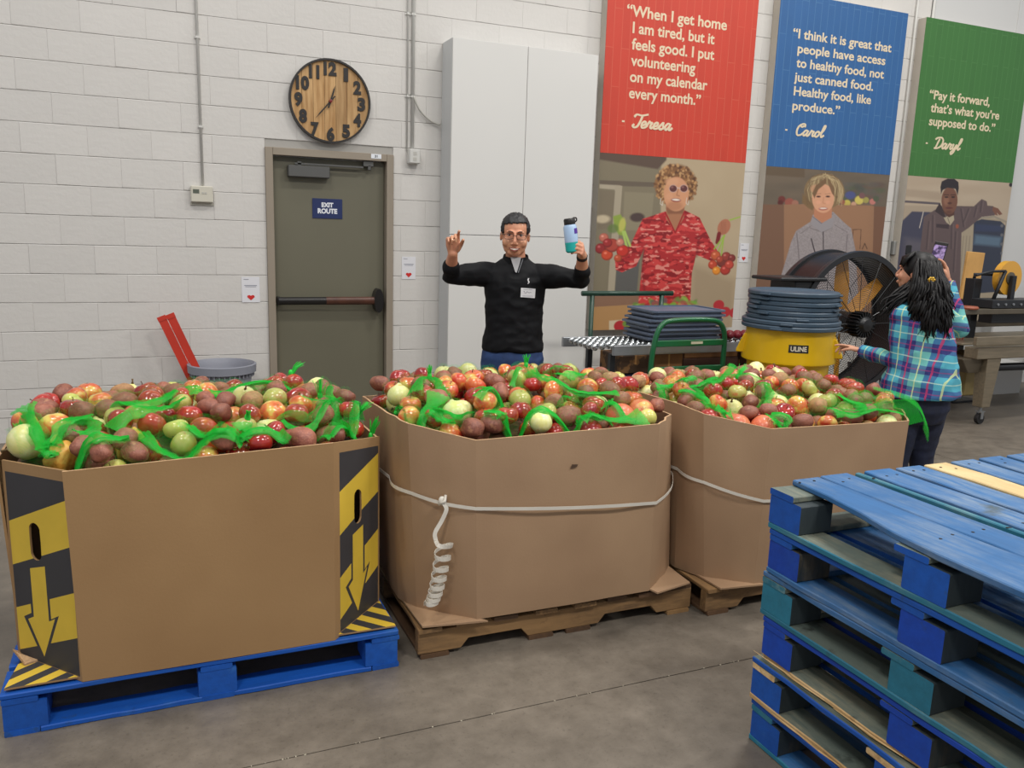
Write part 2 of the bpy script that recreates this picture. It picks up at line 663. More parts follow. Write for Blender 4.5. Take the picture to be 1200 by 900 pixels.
# ---- tall white cabinet box
M_cab = mat('cabinet_white', rgb(216, 215, 211), .42, var=.015, nscale=1)
c = thing('storage_cabinet', 'tall white cabinet against the wall behind the man', 'cabinet', (2.125, 6.25, 0))
W_, Hc = 1.25, 2.99
MB().box((0, .018, 0), (W_, .245, Hc)).build('carcass', mat('cabinet_side', rgb(196, 198, 198), .45), c, bevel=.003)
zs = 1.525
for a, b_, z0, z1 in ((.002, .622, zs + .002, Hc - .002), (.626, W_ - .002, zs + .002, Hc - .002), (.002, .622, .06, zs - .003), (.626, W_ - .002, .06, zs - .003)):
    MB().box((a, 0, z0), (b_, .0175, z1)).build('door', M_cab, c, bevel=.0015)
MB().box((.01, .03, 0), (W_ - .01, .04, .06)).build('plinth', M_lgrey, c)

# ---- clock
ck = thing('wall_clock', 'round wooden plank clock with black numerals above the door', 'clock', (1.243, WY, 2.475))
R = .292
M_wood = mat('clock_wood', rgb(158, 118, 70), .6, color2=rgb(196, 158, 108), nscale=5, stretch=(6, 6, .6), rand=.16, bump=.1)
M_blk = mat('clock_black', rgb(36, 32, 30), .5, var=.1)
npl = 7
for k in range(npl):
    a = -R + 2 * R * k / npl + .0012
    b_ = -R + 2 * R * (k + 1) / npl - .0012
    top = [(a + (b_ - a) * q / 5, math.sqrt(max(0, R * R - (a + (b_ - a) * q / 5) ** 2)) - .002) for q in range(6)]
    prof = [(p[0], -p[1]) for p in top] + [(p[0], p[1]) for p in reversed(top)]
    MB().loft([[(p[0], y, p[1]) for p in prof] for y in (-.012, -.032)]).build('plank', M_wood, ck)
MB().lathe([(R - .004, -.006), (R + .01, -.006), (R + .01, -.048), (R - .004, -.048), (R - .004, -.006)], n=64, axis='y').build('rim', M_blk, ck, autosmooth=True)
MB().lathe([(.001, -.01), (R, -.01), (R, -.003), (.001, -.003)], n=48, axis='y').build('back_board', M_blk, ck)
for hnum in range(1, 13):
    a = PI / 2 - hnum * PI / 6
    rr_ = R * .80
    cx, cz = rr_ * math.cos(a), rr_ * math.sin(a)
    w = .095 if hnum >= 10 else .058
    if hnum == 11:
        w = .075
    if hnum == 1:
        w = .034
    text_part('numeral', str(hnum), cx - w / 2, cx + w / 2, cz - .045, .09, -.0325, M_blk, ck, bold=.055, depth=.006)


def hand(ang, ln, w, y, m):
    M = Matrix.Rotation(ang, 4, 'Y')
    pts = [(-w, -.05), (w, -.05), (w * .9, ln * .7), (0, ln), (-w * .9, ln * .7)]
    return MB().loft([[tuple(M @ Vector((p[0], yy, p[1]))) for p in pts] for yy in (y, y - .003)])


hand(math.radians(18), .12, .006, -.042, None).build('hour_hand', M_blk, ck)
hand(math.radians(221), .17, .005, -.047, None).build('minute_hand', M_blk, ck)
MB().lathe([(.001, -.058), (.012, -.056), (.012, -.036), (.001, -.036)], n=14, axis='y').build('hub', mat('hub_red', rgb(120, 30, 30), .4), ck)

# ================================================================== POSTERS (flat prints on deep canvas boxes)
def paint_mat():
    m = bpy.data.materials.new('printed_photo')
    m.use_nodes = True
    N, L = m.node_tree.nodes, m.node_tree.links
    a = N.new('ShaderNodeVertexColor')
    a.layer_name = 'ink'
    L.new(a.outputs['Color'], N['Principled BSDF'].inputs['Base Color'])
    N['Principled BSDF'].inputs['Roughness'].default_value = .5
    return m


M_print = paint_mat()


def board_mat(name, base, line):
    m = bpy.data.materials.new(name)
    m.use_nodes = True
    N, L = m.node_tree.nodes, m.node_tree.links
    b = N['Principled BSDF']
    b.inputs['Roughness'].default_value = .5
    tc = N.new('ShaderNodeTexCoord')
    sp = N.new('ShaderNodeSeparateXYZ')
    cb = N.new('ShaderNodeCombineXYZ')
    L.new(tc.outputs['Object'], sp.inputs[0])
    L.new(sp.outputs['Z'], cb.inputs['X'])
    L.new(sp.outputs['X'], cb.inputs['Y'])
    br = N.new('ShaderNodeTexBrick')
    br.inputs['Scale'].default_value = 1
    br.inputs['Brick Width'].default_value = .62
    br.inputs['Row Height'].default_value = .078
    br.inputs['Mortar Size'].default_value = .0035
    br.inputs['Color1'].default_value = (*base, 1)
    br.inputs['Color2'].default_value = (*[c * .9 for c in base], 1)
    br.inputs['Mortar'].default_value = (*line, 1)
    L.new(cb.outputs[0], br.inputs['Vector'])
    n = N.new('ShaderNodeTexNoise')
    n.inputs['Scale'].default_value = 7
    L.new(tc.outputs['Object'], n.inputs['Vector'])
    mx = N.new('ShaderNodeMix')
    mx.data_type = 'RGBA'
    L.new(n.outputs['Fac'], mx.inputs['Factor'])
    L.new(br.outputs['Color'], mx.inputs['A'])
    mx.inputs['B'].default_value = (*[min(1, c * 1.05) for c in base], 1)
    L.new(mx.outputs['Result'], b.inputs['Base Color'])
    return m


class Paint:
    """paints on the points of a grid; shapes are given in the sketch's own units (x right, y down)"""

    def __init__(self, ns, nt, xl, xr, yt, H):
        s, t = np.meshgrid(np.linspace(0, 1, ns), np.linspace(0, 1, nt))
        y = yt(xl[0] + (xr[0] - xl[0]) * s) + H * t
        for _ in range(2):
            x = (xl[0] + xl[1] * y) * (1 - s) + (xr[0] + xr[1] * y) * s
            y = yt(x) + H * t
        self.x, self.y, self.c = x, y, np.zeros((nt, ns, 3))
        self.s, self.t = s, t
        r = np.random.RandomState(3)
        self.g = [r.rand(64, 64) for _ in range(6)]

    def noise(self, sx, sy, k=0):
        u, v = (self.x / sx) % 63, (self.y / sy) % 63
        i, j = u.astype(int), v.astype(int)
        fu, fv = u - i, v - j
        fu, fv = fu * fu * (3 - 2 * fu), fv * fv * (3 - 2 * fv)
        g = self.g[k]
        return (g[j, i] * (1 - fu) + g[j, i + 1] * fu) * (1 - fv) + (g[j + 1, i] * (1 - fu) + g[j + 1, i + 1] * fu) * fv

    def put(self, m, col, a=1.0):
        m = np.clip(m, 0, 1)[..., None] * a
        col = np.array(lin([q / 255. for q in col])) if not isinstance(col, np.ndarray) else col
        self.c = self.c * (1 - m) + col * m

    def ell(self, cx, cy, rx, ry, ang=0, soft=3.0):
        dx, dy = self.x - cx, self.y - cy
        ca, sa = math.cos(ang), math.sin(ang)
        u, v = (dx * ca + dy * sa) / rx, (-dx * sa + dy * ca) / ry
        return (1 - np.sqrt(u * u + v * v)) * min(rx, ry) / soft + .5

    def poly(self, P, soft=2.5):
        x, y = self.x, self.y
        ins = np.zeros(x.shape, bool)
        dmin = np.full(x.shape, 1e9)
        j = len(P) - 1
        for i in range(len(P)):
            (x1, y1), (x2, y2) = P[j], P[i]
            if y1 != y2:
                cnd = ((y1 > y) != (y2 > y)) & (x < (x2 - x1) * (y - y1) / (y2 - y1) + x1)
                ins ^= cnd
            L2 = (x2 - x1) ** 2 + (y2 - y1) ** 2 + 1e-9
            t = np.clip(((x - x1) * (x2 - x1) + (y - y1) * (y2 - y1)) / L2, 0, 1)
            dmin = np.minimum(dmin, np.hypot(x - x1 - t * (x2 - x1), y - y1 - t * (y2 - y1)))
            j = i
        return np.where(ins, dmin, -dmin) / soft + .5

    def line(self, P, w, soft=2.0):
        out = np.full(self.x.shape, -9.)
        for (x1, y1), (x2, y2) in zip(P[:-1], P[1:]):
            L2 = (x2 - x1) ** 2 + (y2 - y1) ** 2 + 1e-9
            t = np.clip(((self.x - x1) * (x2 - x1) + (self.y - y1) * (y2 - y1)) / L2, 0, 1)
            dd = np.hypot(self.x - x1 - t * (x2 - x1), self.y - y1 - t * (y2 - y1))
            out = np.maximum(out, (w / 2 - dd) / soft + .5)
        return out

    def mesh(self, x0, x1, z0, z1, y):
        nt, ns, _ = self.c.shape
        V = np.stack([x0 + (x1 - x0) * self.s, np.full(self.s.shape, y), z1 - (z1 - z0) * self.t], -1).reshape(-1, 3)
        idx = np.arange(nt * ns).reshape(nt, ns)
        F = np.stack([idx[:-1, :-1], idx[1:, :-1], idx[1:, 1:], idx[:-1, 1:]], -1).reshape(-1, 4)
        me = bpy.data.meshes.new('photo_print')
        me.vertices.add(len(V))
        me.vertices.foreach_set('co', V.reshape(-1))
        me.loops.add(F.size)
        me.loops.foreach_set('vertex_index', F.reshape(-1))
        me.polygons.add(len(F))
        me.polygons.foreach_set('loop_start', np.arange(0, F.size, 4))
        ca = me.color_attributes.new('ink', 'FLOAT_COLOR', 'POINT')
        C = np.ones((nt * ns, 4), np.float32)
        C[:, :3] = self.c.reshape(-1, 3)
        ca.data.foreach_set('color', C.reshape(-1))
        me.materials.append(M_print)
        me.update(calc_edges=True)
        me.validate()
        return me


def picture_red():
    p = Paint(300, 280, (217, -.045), (1076, -.08), lambda x: .064 * (x - 215), 1000)
    p.put(p.x * 0 + 1, (178, 158, 128))
    p.put(p.noise(90, 120) - .2, (188, 170, 140), .5)
    p.put(p.poly([(100, -80), (560, -80), (560, 330), (480, 1100), (100, 1100)], 12), (128, 118, 96))
    p.put(p.poly([(100, -80), (600, -80), (590, 40), (540, 90), (100, 20)], 10), (92, 74, 62))
    p.put(p.poly([(215, 150), (545, 165), (545, 190), (215, 180)], 4), (104, 92, 78))
    p.put(p.poly([(215, 172), (330, 180), (325, 205), (215, 195)], 4), (172, 160, 138))
    p.put(p.poly([(300, 178), (340, 182), (300, 780), (262, 780)], 4), (168, 156, 134))
    p.put(p.poly([(352, 215), (520, 225), (500, 440), (345, 430)], 6), (140, 130, 106))
    p.put(p.poly([(215, 205), (300, 210), (285, 420), (205, 420)], 6), (124, 112, 92))
    p.put(p.ell(232, 365, 40, 22, 0, 12), (196, 180, 150))
    p.put(p.ell(425, 360, 42, 26, 0, 10), (78, 62, 58))
    p.put(p.poly([(310, 640), (440, 600), (425, 790), (300, 790)], 8), (94, 92, 88))
    p.put(p.poly([(100, 780), (440, 790), (440, 870), (100, 862)], 3), (138, 104, 82))
    p.put(p.poly([(100, 862), (440, 865), (440, 1080), (100, 1080)], 3), (178, 136, 88))
    p.put(p.poly([(270, 950), (350, 950), (350, 1020), (270, 1020)], 4), (206, 190, 160))
    p.put(p.poly([(745, 640), (1010, 760), (1000, 1080), (740, 1080)], 60), (150, 130, 104), .6)
    # shirt with its camouflage print
    body = p.poly([(585, 330), (700, 325), (790, 370), (850, 490), (905, 580), (880, 640), (770, 590), (745, 700), (735, 900), (740, 1000), (425, 1000),
                   (435, 830), (455, 620), (465, 540), (420, 640), (340, 672), (305, 655), (300, 585), (385, 520), (455, 370)], 3)
    camo = np.array([lin((.68, .16, .17)), lin((.80, .25, .24)), lin((.54, .10, .12)), lin((.87, .52, .47))])
    n1 = p.noise(38, 15, 0) + .35 * p.noise(17, 8, 1)
    n2 = p.noise(34, 14, 2) + .35 * p.noise(15, 8, 3)
    n3 = p.noise(30, 12, 4) + .35 * p.noise(13, 7, 5)
    k = np.tile(camo[0], p.x.shape + (1,))
    for f, cc in ((n1 - .72, 1), (n2 - .85, 2), (n3 - .9, 3)):
        w = np.clip(f * 14, 0, 1)[..., None]
        k = k * (1 - w) + camo[cc] * w
    p.put(body, k)
    for q in ([(462, 540), (455, 700), (470, 800)], [(790, 480), (772, 600)], [(700, 780), (735, 900)]):
        p.put(p.line(q, 14, 10), (120, 22, 30), .5)
    # hair: many curls
    r = random.Random(5)
    p.put(p.ell(648, 180, 122, 118, 0, 16), (128, 88, 54))
    for q in range(330):
        a, d = r.uniform(0, 2 * PI), r.uniform(.25, 1.05) ** .6
        cx, cy = 648 + 122 * d * math.cos(a), 182 + 118 * d * math.sin(a)
        if cy > 215 and 585 < cx < 715:
            continue
        p.put(p.ell(cx, cy, r.uniform(5, 12), r.uniform(4, 9), r.uniform(0, 3), 4), r.choice([(176, 130, 84), (108, 70, 44), (150, 106, 64), (84, 54, 36), (200, 156, 106)]), .8)
    # neck and face
    p.put(p.poly([(590, 290), (700, 290), (695, 370), (645, 450), (590, 370)], 4), (170, 116, 84))
    p.put(p.poly([(590, 310), (700, 300), (690, 345), (600, 345)], 10), (120, 76, 54), .7)
    p.put(p.ell(650, 232, 74, 98, 0, 6), (208, 150, 112))
    p.put(p.ell(625, 160, 40, 22, 0, 12), (214, 160, 122), .8)
    p.put(p.ell(610, 245, 22, 20, 0, 12), (216, 158, 122), .7)
    p.put(p.ell(690, 250, 20, 18, 0, 12), (210, 150, 112), .7)
    p.put(p.ell(640, 300, 46, 26, 0, 14), (160, 104, 74), .5)
    for cx in (631, 694):
        p.put(p.ell(cx, 200, 25, 23, .1, 3), (196, 160, 146))
        p.put(p.ell(cx, 200, 21, 19, .1, 3), (96, 52, 50))
        p.put(p.ell(cx - 6, 192, 8, 6, 0, 4), (150, 104, 100), .7)
    p.put(p.line([(655, 196), (672, 198)], 6), (206, 178, 164))
    p.put(p.line([(660, 205), (652, 238), (668, 242)], 5, 5), (150, 96, 70), .8)
    p.put(p.ell(648, 266, 30, 11, .08, 3), (150, 70, 60))
    p.put(p.ell(648, 264, 23, 6, .08, 4), (232, 216, 200))
    for cx in (560, 712):
        p.put(p.line([(cx, 255), (cx - 4, 285), (cx + 8, 295), (cx + 12, 270)], 4), (210, 196, 180))
    # V-neck edge
    p.put(p.line([(585, 335), (645, 455), (698, 335)], 9, 3), (160, 30, 34))
    # bunches of radishes and beets, left and right
    p.put(p.ell(940, 430, 38, 50, .5, 5), (176, 112, 84))
    p.put(p.line([(910, 470), (900, 520)], 26, 5), (120, 30, 34))
    for q in range(4):
        p.put(p.line([(925 + q * 8, 400), (920 + q * 10, 470)], 3, 4), (140, 84, 62), .6)
    for q in ([(975, 390), (1040, 372)], [(945, 480), (900, 590)], [(940, 480), (925, 600)], [(935, 490), (880, 560)]):
        p.put(p.line(q, 8, 4), (150, 180, 70))
    p.put(p.poly([(290, 350), (330, 340), (362, 390), (355, 465), (320, 455), (295, 410)], 8), (140, 160, 66))
    p.put(p.ell(340, 400, 18, 40, .2, 8), (196, 190, 96), .8)
    p.put(p.ell(290, 420, 30, 26, 0, 12), (96, 120, 60), .8)
    for q in ([(345, 440), (365, 520)], [(355, 440), (385, 520)]):
        p.put(p.line(q, 12, 6), (170, 196, 100))
    for cx, cy, rx, col in ((240, 470, 26, (196, 110, 90)), (222, 530, 30, (150, 44, 44)), (258, 568, 32, (204, 74, 44)), (285, 515, 40, (176, 70, 56)), (345, 550, 36, (196, 52, 40)),
                            (330, 500, 22, (206, 130, 110)), (318, 590, 22, (190, 80, 50)), (260, 500, 26, (160, 46, 44)),
                            (890, 600, 30, (196, 92, 54)), (930, 640, 34, (124, 52, 44)), (872, 655, 28, (190, 70, 44)), (955, 610, 30, (150, 60, 50)), (990, 620, 24, (130, 50, 44)),
                            (895, 692, 26, (226, 140, 44)), (950, 690, 32, (176, 56, 44)), (975, 660, 28, (190, 70, 54)), (915, 625, 22, (170, 70, 50))):
        p.put(p.ell(cx, cy, rx, rx * .98, 0, 4), tuple(int(v * .75) for v in col))
        p.put(p.ell(cx - 2, cy - 3, rx * .85, rx * .8, 0, 9), col)
        p.put(p.ell(cx - rx * .3, cy - rx * .35, rx * .25, rx * .2, 0, 6), tuple(min(255, v + 70) for v in col), .7)
    # produce in the foreground
    for q in range(60):
        cx, cy = r.uniform(420, 760), r.uniform(850, 930)
        p.put(p.ell(cx, cy, r.uniform(14, 40), r.uniform(8, 18), r.uniform(-1, 1), 8), r.choice([(120, 170, 60), (96, 140, 60), (90, 84, 90), (160, 80, 70), (140, 180, 80)]), .8)
    for cx, cy in ((330, 985), (910, 905), (950, 950), (1010, 960), (880, 960)):
        p.put(p.ell(cx, cy, 34, 32, 0, 5), (178, 44, 50))
    p.put(p.ell(370, 975, 26, 20, 0, 8), (110, 140, 60))
    return p


def picture_blue():
    p = Paint(260, 260, (132, -.09), (1060, -.115), lambda x: .065 * (x - 130) + 25, 1242)
    p.put(p.x * 0 + 1, (112, 98, 82))
    p.put(p.noise(160, 60) - .1, (92, 84, 72), .7)
    p.put(p.poly([(90, 30), (400, 40), (400, 110), (90, 90)], 12), (100, 84, 66))
    r = random.Random(8)
    for q in range(80):
        p.put(p.ell(r.uniform(690, 960), r.uniform(160, 300), r.uniform(20, 60), r.uniform(14, 30), 0, 14), r.choice([(74, 76, 70), (96, 92, 86), (110, 84, 74), (84, 92, 70)]), .5)
    p.put(p.ell(740, 245, 40, 30, 0, 12), (78, 84, 130))
    for cx, cy, rr_, col in ((715, 308, 26, (196, 180, 84)), (808, 285, 34, (206, 190, 96)), (765, 318, 20, (206, 160, 130)), (912, 298, 24, (190, 120, 110)), (860, 285, 24, (160, 150, 80)), (830, 250, 24, (120, 84, 84)),
                             (235, 275, 26, (110, 50, 44)), (290, 300, 34, (150, 84, 70)), (330, 305, 24, (160, 110, 90)), (940, 275, 24, (84, 90, 70)), (680, 300, 20, (150, 90, 70)), (225, 300, 20, (90, 40, 36))):
        p.put(p.ell(cx, cy, rr_, rr_, 0, 9), col)
    p.put(p.poly([(0, 310), (250, 315), (250, 1400), (0, 1400)], 5), (120, 88, 68))
    p.put(p.poly([(250, 315), (400, 312), (900, 330), (925, 335), (900, 1400), (240, 1400)], 5), (150, 112, 84))
    p.put(p.poly([(925, 335), (1100, 345), (1100, 1400), (890, 1400)], 5), (118, 84, 64))
    p.put(p.poly([(400, 312), (900, 330), (880, 640), (640, 620)], 60), (158, 118, 88), .6)
    p.put(p.line([(755, 520), (822, 520), (812, 680)], 6), (104, 74, 56))
    p.put(p.line([(760, 520), (752, 690)], 6), (104, 74, 56))
    p.put(p.line([(830, 680), (850, 635), (868, 680)], 8), (96, 68, 52))
    # grey fleece
    jac = p.poly([(460, 395), (610, 375), (690, 460), (745, 510), (780, 700), (810, 1400), (180, 1400), (215, 900), (300, 600), (335, 520), (440, 450)], 4)
    fl_ = np.array(lin((.60, .565, .565)))[None, None] * (.82 + .3 * p.noise(7, 7, 2))[..., None]
    p.put(jac, fl_)
    for q, w in (([(340, 540), (352, 700), (360, 900)], 8), ([(715, 560), (705, 700)], 8), ([(370, 540), (450, 480)], 5), ([(620, 480), (715, 540)], 5), ([(440, 500), (530, 535), (600, 500)], 6)):
        p.put(p.line(q, w, 5), (112, 102, 104), .8)
    p.put(p.line([(445, 585), (470, 690)], 9), (66, 58, 62))
    p.put(p.line([(533, 455), (535, 900)], 7), (60, 52, 56))
    p.put(p.poly([(455, 400), (520, 460), (600, 380), (620, 420), (600, 500), (520, 535), (445, 470)], 4), (150, 144, 146))
    p.put(p.line([(455, 410), (520, 465), (605, 390)], 6, 3), (110, 100, 104), .8)
    # hair, face
    p.put(p.ell(545, 215, 150, 138, 0, 6), (132, 108, 76))
    p.put(p.poly([(385, 230), (470, 330), (455, 362), (420, 340), (380, 300)], 10), (124, 98, 66))
    for q in range(70):
        a = r.uniform(PI * .93, PI * 2.1)
        rx, ry = r.uniform(70, 150), r.uniform(60, 135)
        x0, y0 = 545 + rx * math.cos(a), 215 + ry * math.sin(a)
        p.put(p.line([(560 + r.uniform(-20, 20), 85 + r.uniform(0, 20)), ((x0 + 545) / 2 + (x0 - 545) * .25, (y0 + 60) / 2), (x0, y0), (x0 - (x0 - 545) * .12, y0 + 90)], 5, 4),
              r.choice([(188, 166, 122), (150, 124, 88), (100, 78, 56), (206, 184, 140)]), .55)
    p.put(p.poly([(470, 330), (600, 330), (598, 420), (525, 462), (465, 410)], 4), (186, 126, 94))
    p.put(p.ell(535, 270, 82, 112, 0, 5), (214, 158, 124))
    p.put(p.ell(500, 205, 60, 40, .3, 10), (206, 150, 116), .6)
    p.put(p.poly([(455, 230), (480, 170), (555, 110), (560, 150), (500, 200), (470, 270)], 6), (120, 92, 64))
    p.put(p.poly([(570, 110), (615, 180), (622, 260), (600, 230), (575, 160)], 6), (124, 96, 68))
    for cx in (500, 570):
        p.put(p.ell(cx, 255, 17, 7, 0, 4), (80, 52, 44))
        p.put(p.line([(cx - 20, 236), (cx + 18, 232)], 5, 4), (140, 100, 76), .7)
        p.put(p.ell(cx, 300, 18, 14, 0, 10), (226, 164, 132), .8)
    p.put(p.line([(538, 262), (532, 305), (550, 310)], 6, 6), (186, 124, 94), .7)
    p.put(p.ell(535, 350, 34, 13, 0, 4), (170, 90, 78))
    p.put(p.ell(535, 347, 26, 6, 0, 4), (232, 218, 202))
    return p


def picture_green():
    p = Paint(260, 260, (168, -.12), (962, -.125), lambda x: .075 * (x - 155) + 98, 1220)
    p.put(p.x * 0 + 1, (176, 158, 136))
    p.put(p.noise(200, 70) - .25, (190, 174, 152), .8)
    p.put(p.poly([(100, 200), (380, 230), (420, 300), (100, 260)], 20), (160, 142, 122), .7)
    p.put(p.line([(130, 305), (380, 325)], 16), (92, 84, 88))
    p.put(p.poly([(100, 335), (380, 345), (380, 1400), (100, 1400)], 8), (166, 150, 130))
    p.put(p.poly([(180, 385), (350, 395), (350, 1400), (20, 1400), (100, 470)], 8), (66, 66, 84))
    p.put(p.poly([(130, 600), (300, 640), (300, 1400), (0, 1400)], 60), (104, 98, 104), .6)
    p.put(p.line([(262, 390), (232, 520)], 6), (190, 180, 170))
    p.put(p.poly([(560, 470), (720, 440), (880, 470), (870, 1400), (450, 1400)], 6), (164, 150, 128))
    for q in (560, 585, 610):
        p.put(p.line([(q, 600), (q - 60, 1300)], 6, 6), (124, 112, 98), .7)
    p.put(p.poly([(640, 480), (700, 460), (850, 480), (890, 520), (860, 760), (840, 1100), (600, 1100), (630, 700)], 6), (50, 56, 72))
    p.put(p.poly([(650, 590), (860, 620), (845, 700), (640, 670)], 30), (96, 120, 140), .8)
    p.put(p.poly([(655, 500), (860, 520), (850, 570), (650, 560)], 20), (54, 64, 92), .8)
    p.put(p.line([(690, 450), (800, 440), (900, 490), (880, 700), (860, 860)], 16, 4), (150, 140, 124))
    for cy in (520, 600, 680, 760):
        p.put(p.ell(862, cy, 12, 14, 0, 5), (104, 104, 108))
    # jacket and arm
    jk = p.poly([(345, 375), (440, 400), (500, 345), (640, 350), (700, 290), (740, 310), (745, 345), (790, 350), (830, 400), (800, 430), (700, 440), (600, 530), (545, 570), (520, 1400),
                 (200, 1400), (235, 700), (265, 430)], 4)
    p.put(jk, (96, 80, 80))
    for q in ([(300, 470), (280, 700)], [(330, 420), (325, 640)], [(540, 370), (560, 520)], [(600, 370), (560, 480)], [(660, 350), (640, 440)], [(700, 310), (690, 400)], [(470, 500), (465, 700)], [(500, 560), (480, 900)]):
        p.put(p.line(q, 9, 8), (66, 54, 58), .7)
        p.put(p.line([(a + 14, b) for a, b in q], 7, 8), (122, 104, 102), .5)
    p.put(p.poly([(355, 490), (450, 500), (448, 535), (355, 520)], 4), (64, 52, 56))
    p.put(p.ell(512, 515, 12, 18, 0, 4), (150, 84, 64))
    p.put(p.poly([(410, 440), (440, 430), (485, 420), (490, 460), (460, 505), (430, 480)], 4), (176, 164, 140))
    p.put(p.line([(440, 440), (455, 490)], 6, 4), (96, 88, 76), .8)
    p.put(p.poly([(400, 340), (495, 330), (490, 420), (450, 440), (410, 400)], 4), (86, 56, 46))
    p.put(p.poly([(345, 385), (380, 320), (400, 350), (425, 440), (400, 430)], 4), (58, 46, 48))
    # head, knitted cap
    p.put(p.ell(455, 300, 60, 112, .02, 4), (116, 78, 62))
    p.put(p.ell(430, 300, 20, 40, 0, 14), (150, 106, 84), .7)
    p.put(p.poly([(392, 250), (388, 190), (398, 145), (440, 122), (490, 122), (522, 150), (525, 200), (516, 260), (500, 205), (440, 195), (405, 215)], 4), (44, 38, 42))
    for cx in (432, 482):
        p.put(p.ell(cx, 272, 15, 7, 0, 3), (40, 26, 24))
        p.put(p.line([(cx - 18, 254), (cx + 16, 254)], 6, 4), (46, 30, 28))
    p.put(p.ell(456, 322, 16, 9, 0, 6), (82, 50, 42))
    p.put(p.ell(452, 362, 27, 7, 0, 4), (92, 48, 46))
    p.put(p.ell(450, 395, 22, 12, 0, 10), (84, 54, 44), .6)
    p.put(p.poly([(790, 355), (830, 370), (865, 420), (840, 430), (815, 400), (830, 432), (810, 428), (785, 385)], 4), (122, 82, 66))
    p.put(p.ell(930, 172, 14, 18, 0, 4), (40, 36, 40))
    return p


M_canvas = mat('canvas_edge', rgb(186, 178, 166), .7, var=.05)
M_txt = mat('poster_lettering', rgb(226, 208, 176), .5)
SCRIPT = {
    'T': ([[(-.35, 1.55), (-.1, 1.95), (.5, 1.85), (1.25, 2.1)], [(.6, 1.88), (.55, 1.0), (.38, .2), (.05, -.02), (-.2, .2), (-.05, .45)]], .75),
    'C': ([[(1.0, 1.5), (.95, 1.95), (.6, 2.05), (.15, 1.6), (.05, .8), (.3, .05), (.75, .1), (1.1, .55)], [(.35, 1.7), (.6, 1.5), (.85, 1.75)]], 1.05),
    'D': ([[(.45, 1.85), (.35, 1.0), (.25, .1), (0, .0), (.5, .0), (1.05, .5), (1.1, 1.4), (.7, 1.95), (.1, 1.9), (-.25, 1.55)]], 1.25),
    'e': ([[(0, .35), (.42, .5), (.5, .85), (.3, 1.0), (.08, .65), (.2, .05), (.55, .1), (.8, .4)]], .72),
    'r': ([[(0, .35), (.2, 1.05), (.28, .88), (.55, .9), (.45, .4), (.6, .03), (.85, .35)]], .78),
    's': ([[(0, .3), (.38, 1.05), (.42, .7), (.58, .3), (.32, -.02), (.1, .15), (.45, .1), (.8, .4)]], .72),
    'a': ([[(.58, .85), (.3, 1.0), (.05, .5), (.22, .0), (.5, .4), (.62, .98), (.56, .25), (.72, .0), (.98, .4)]], .92),
    'o': ([[(.42, 1.0), (.12, .75), (.1, .2), (.35, 0), (.62, .4), (.5, .92), (.35, .9), (.6, .75), (.9, .85)]], .8),
    'l': ([[(0, .4), (.35, 1.4), (.38, 2.05), (.2, 1.95), (.12, .8), (.25, .03), (.6, .4)]], .55),
    'y': ([[(0, .7), (.1, 1.0), (.1, .3), (.35, .1), (.62, .95), (.5, -.3), (.2, -.85), (.05, -.5), (.4, -.05), (.85, .4)]], .82),
    '-': ([[(0, .75), (.45, .75)]], .85)}


def signature(word, x0, x1, z0, xh, y, parent):
    strokes, cx = [], 0
    for ch in word:
        s, adv = SCRIPT[ch]
        for st in s:
            strokes.append([(cx + p[0] + .22 * p[1], p[1]) for p in st])
        cx += adv
    sx = (x1 - x0) / cx
    mbx = MB()
    k0 = 0
    for st in strokes:
        P = smooth_path([(x0 + p[0] * sx, 0, z0 + p[1] * xh) for p in st], 5) if len(st) > 2 else [Vector((x0 + p[0] * sx, 0, z0 + p[1] * xh)) for p in st]
        n = len(P)
        top, bot = [], []
        for i in range(n):
            d = (P[min(i + 1, n - 1)] - P[max(i - 1, 0)]).normalized()
            nn = Vector((-d.z, 0, d.x))
            w = xh * (.13 + .07 * abs(d.z))
            top.append(P[i] + nn * w)
            bot.append(P[i] - nn * w)
        k0 += 1
        rings = []
        for i, (t_, b_) in enumerate(zip(top, bot)):
            yy0 = y - .001 - .00008 * (k0 % 7) - .00006 * i
            rings.append([(t_.x, yy0, t_.z), (b_.x, yy0, b_.z), (b_.x, y, b_.z), (t_.x, y, t_.z)])
        mbx.loft(rings)
    return mbx.build('signature_lettering', M_txt, parent)


def poster(label, x0, x1, zb, zm, zt, pic, base, line, lines, sig):
    yf = WY - .10
    t = thing('wall_poster', label, 'poster', (0, 0, 0), group='tall canvas posters on the block wall')
    MB().box((x0, yf + .004, zb), (x1, WY - .002, zt)).build('canvas_box', M_canvas, t, bevel=.003)
    MB().box((x0, yf - .001, zm), (x1, yf + .003, zt)).build('colour_field', board_mat('field_' + pic.__name__[8:], base, line), t)
    me = pic().mesh(x0, x1, zb, zm - .0005, yf)
    obj('photo_print', me, t)
    for s, a, b_, z, h in lines:
        text_part('quote_lettering', s, a, b_, z, h, yf - .0012, M_txt, t, bold=.022)
    signature('-', sig[1], sig[1] + .05, sig[3], sig[4], yf - .0012, t)
    signature(sig[0], sig[1] + .13, sig[2], sig[3], sig[4], yf - .0012, t)
    return t


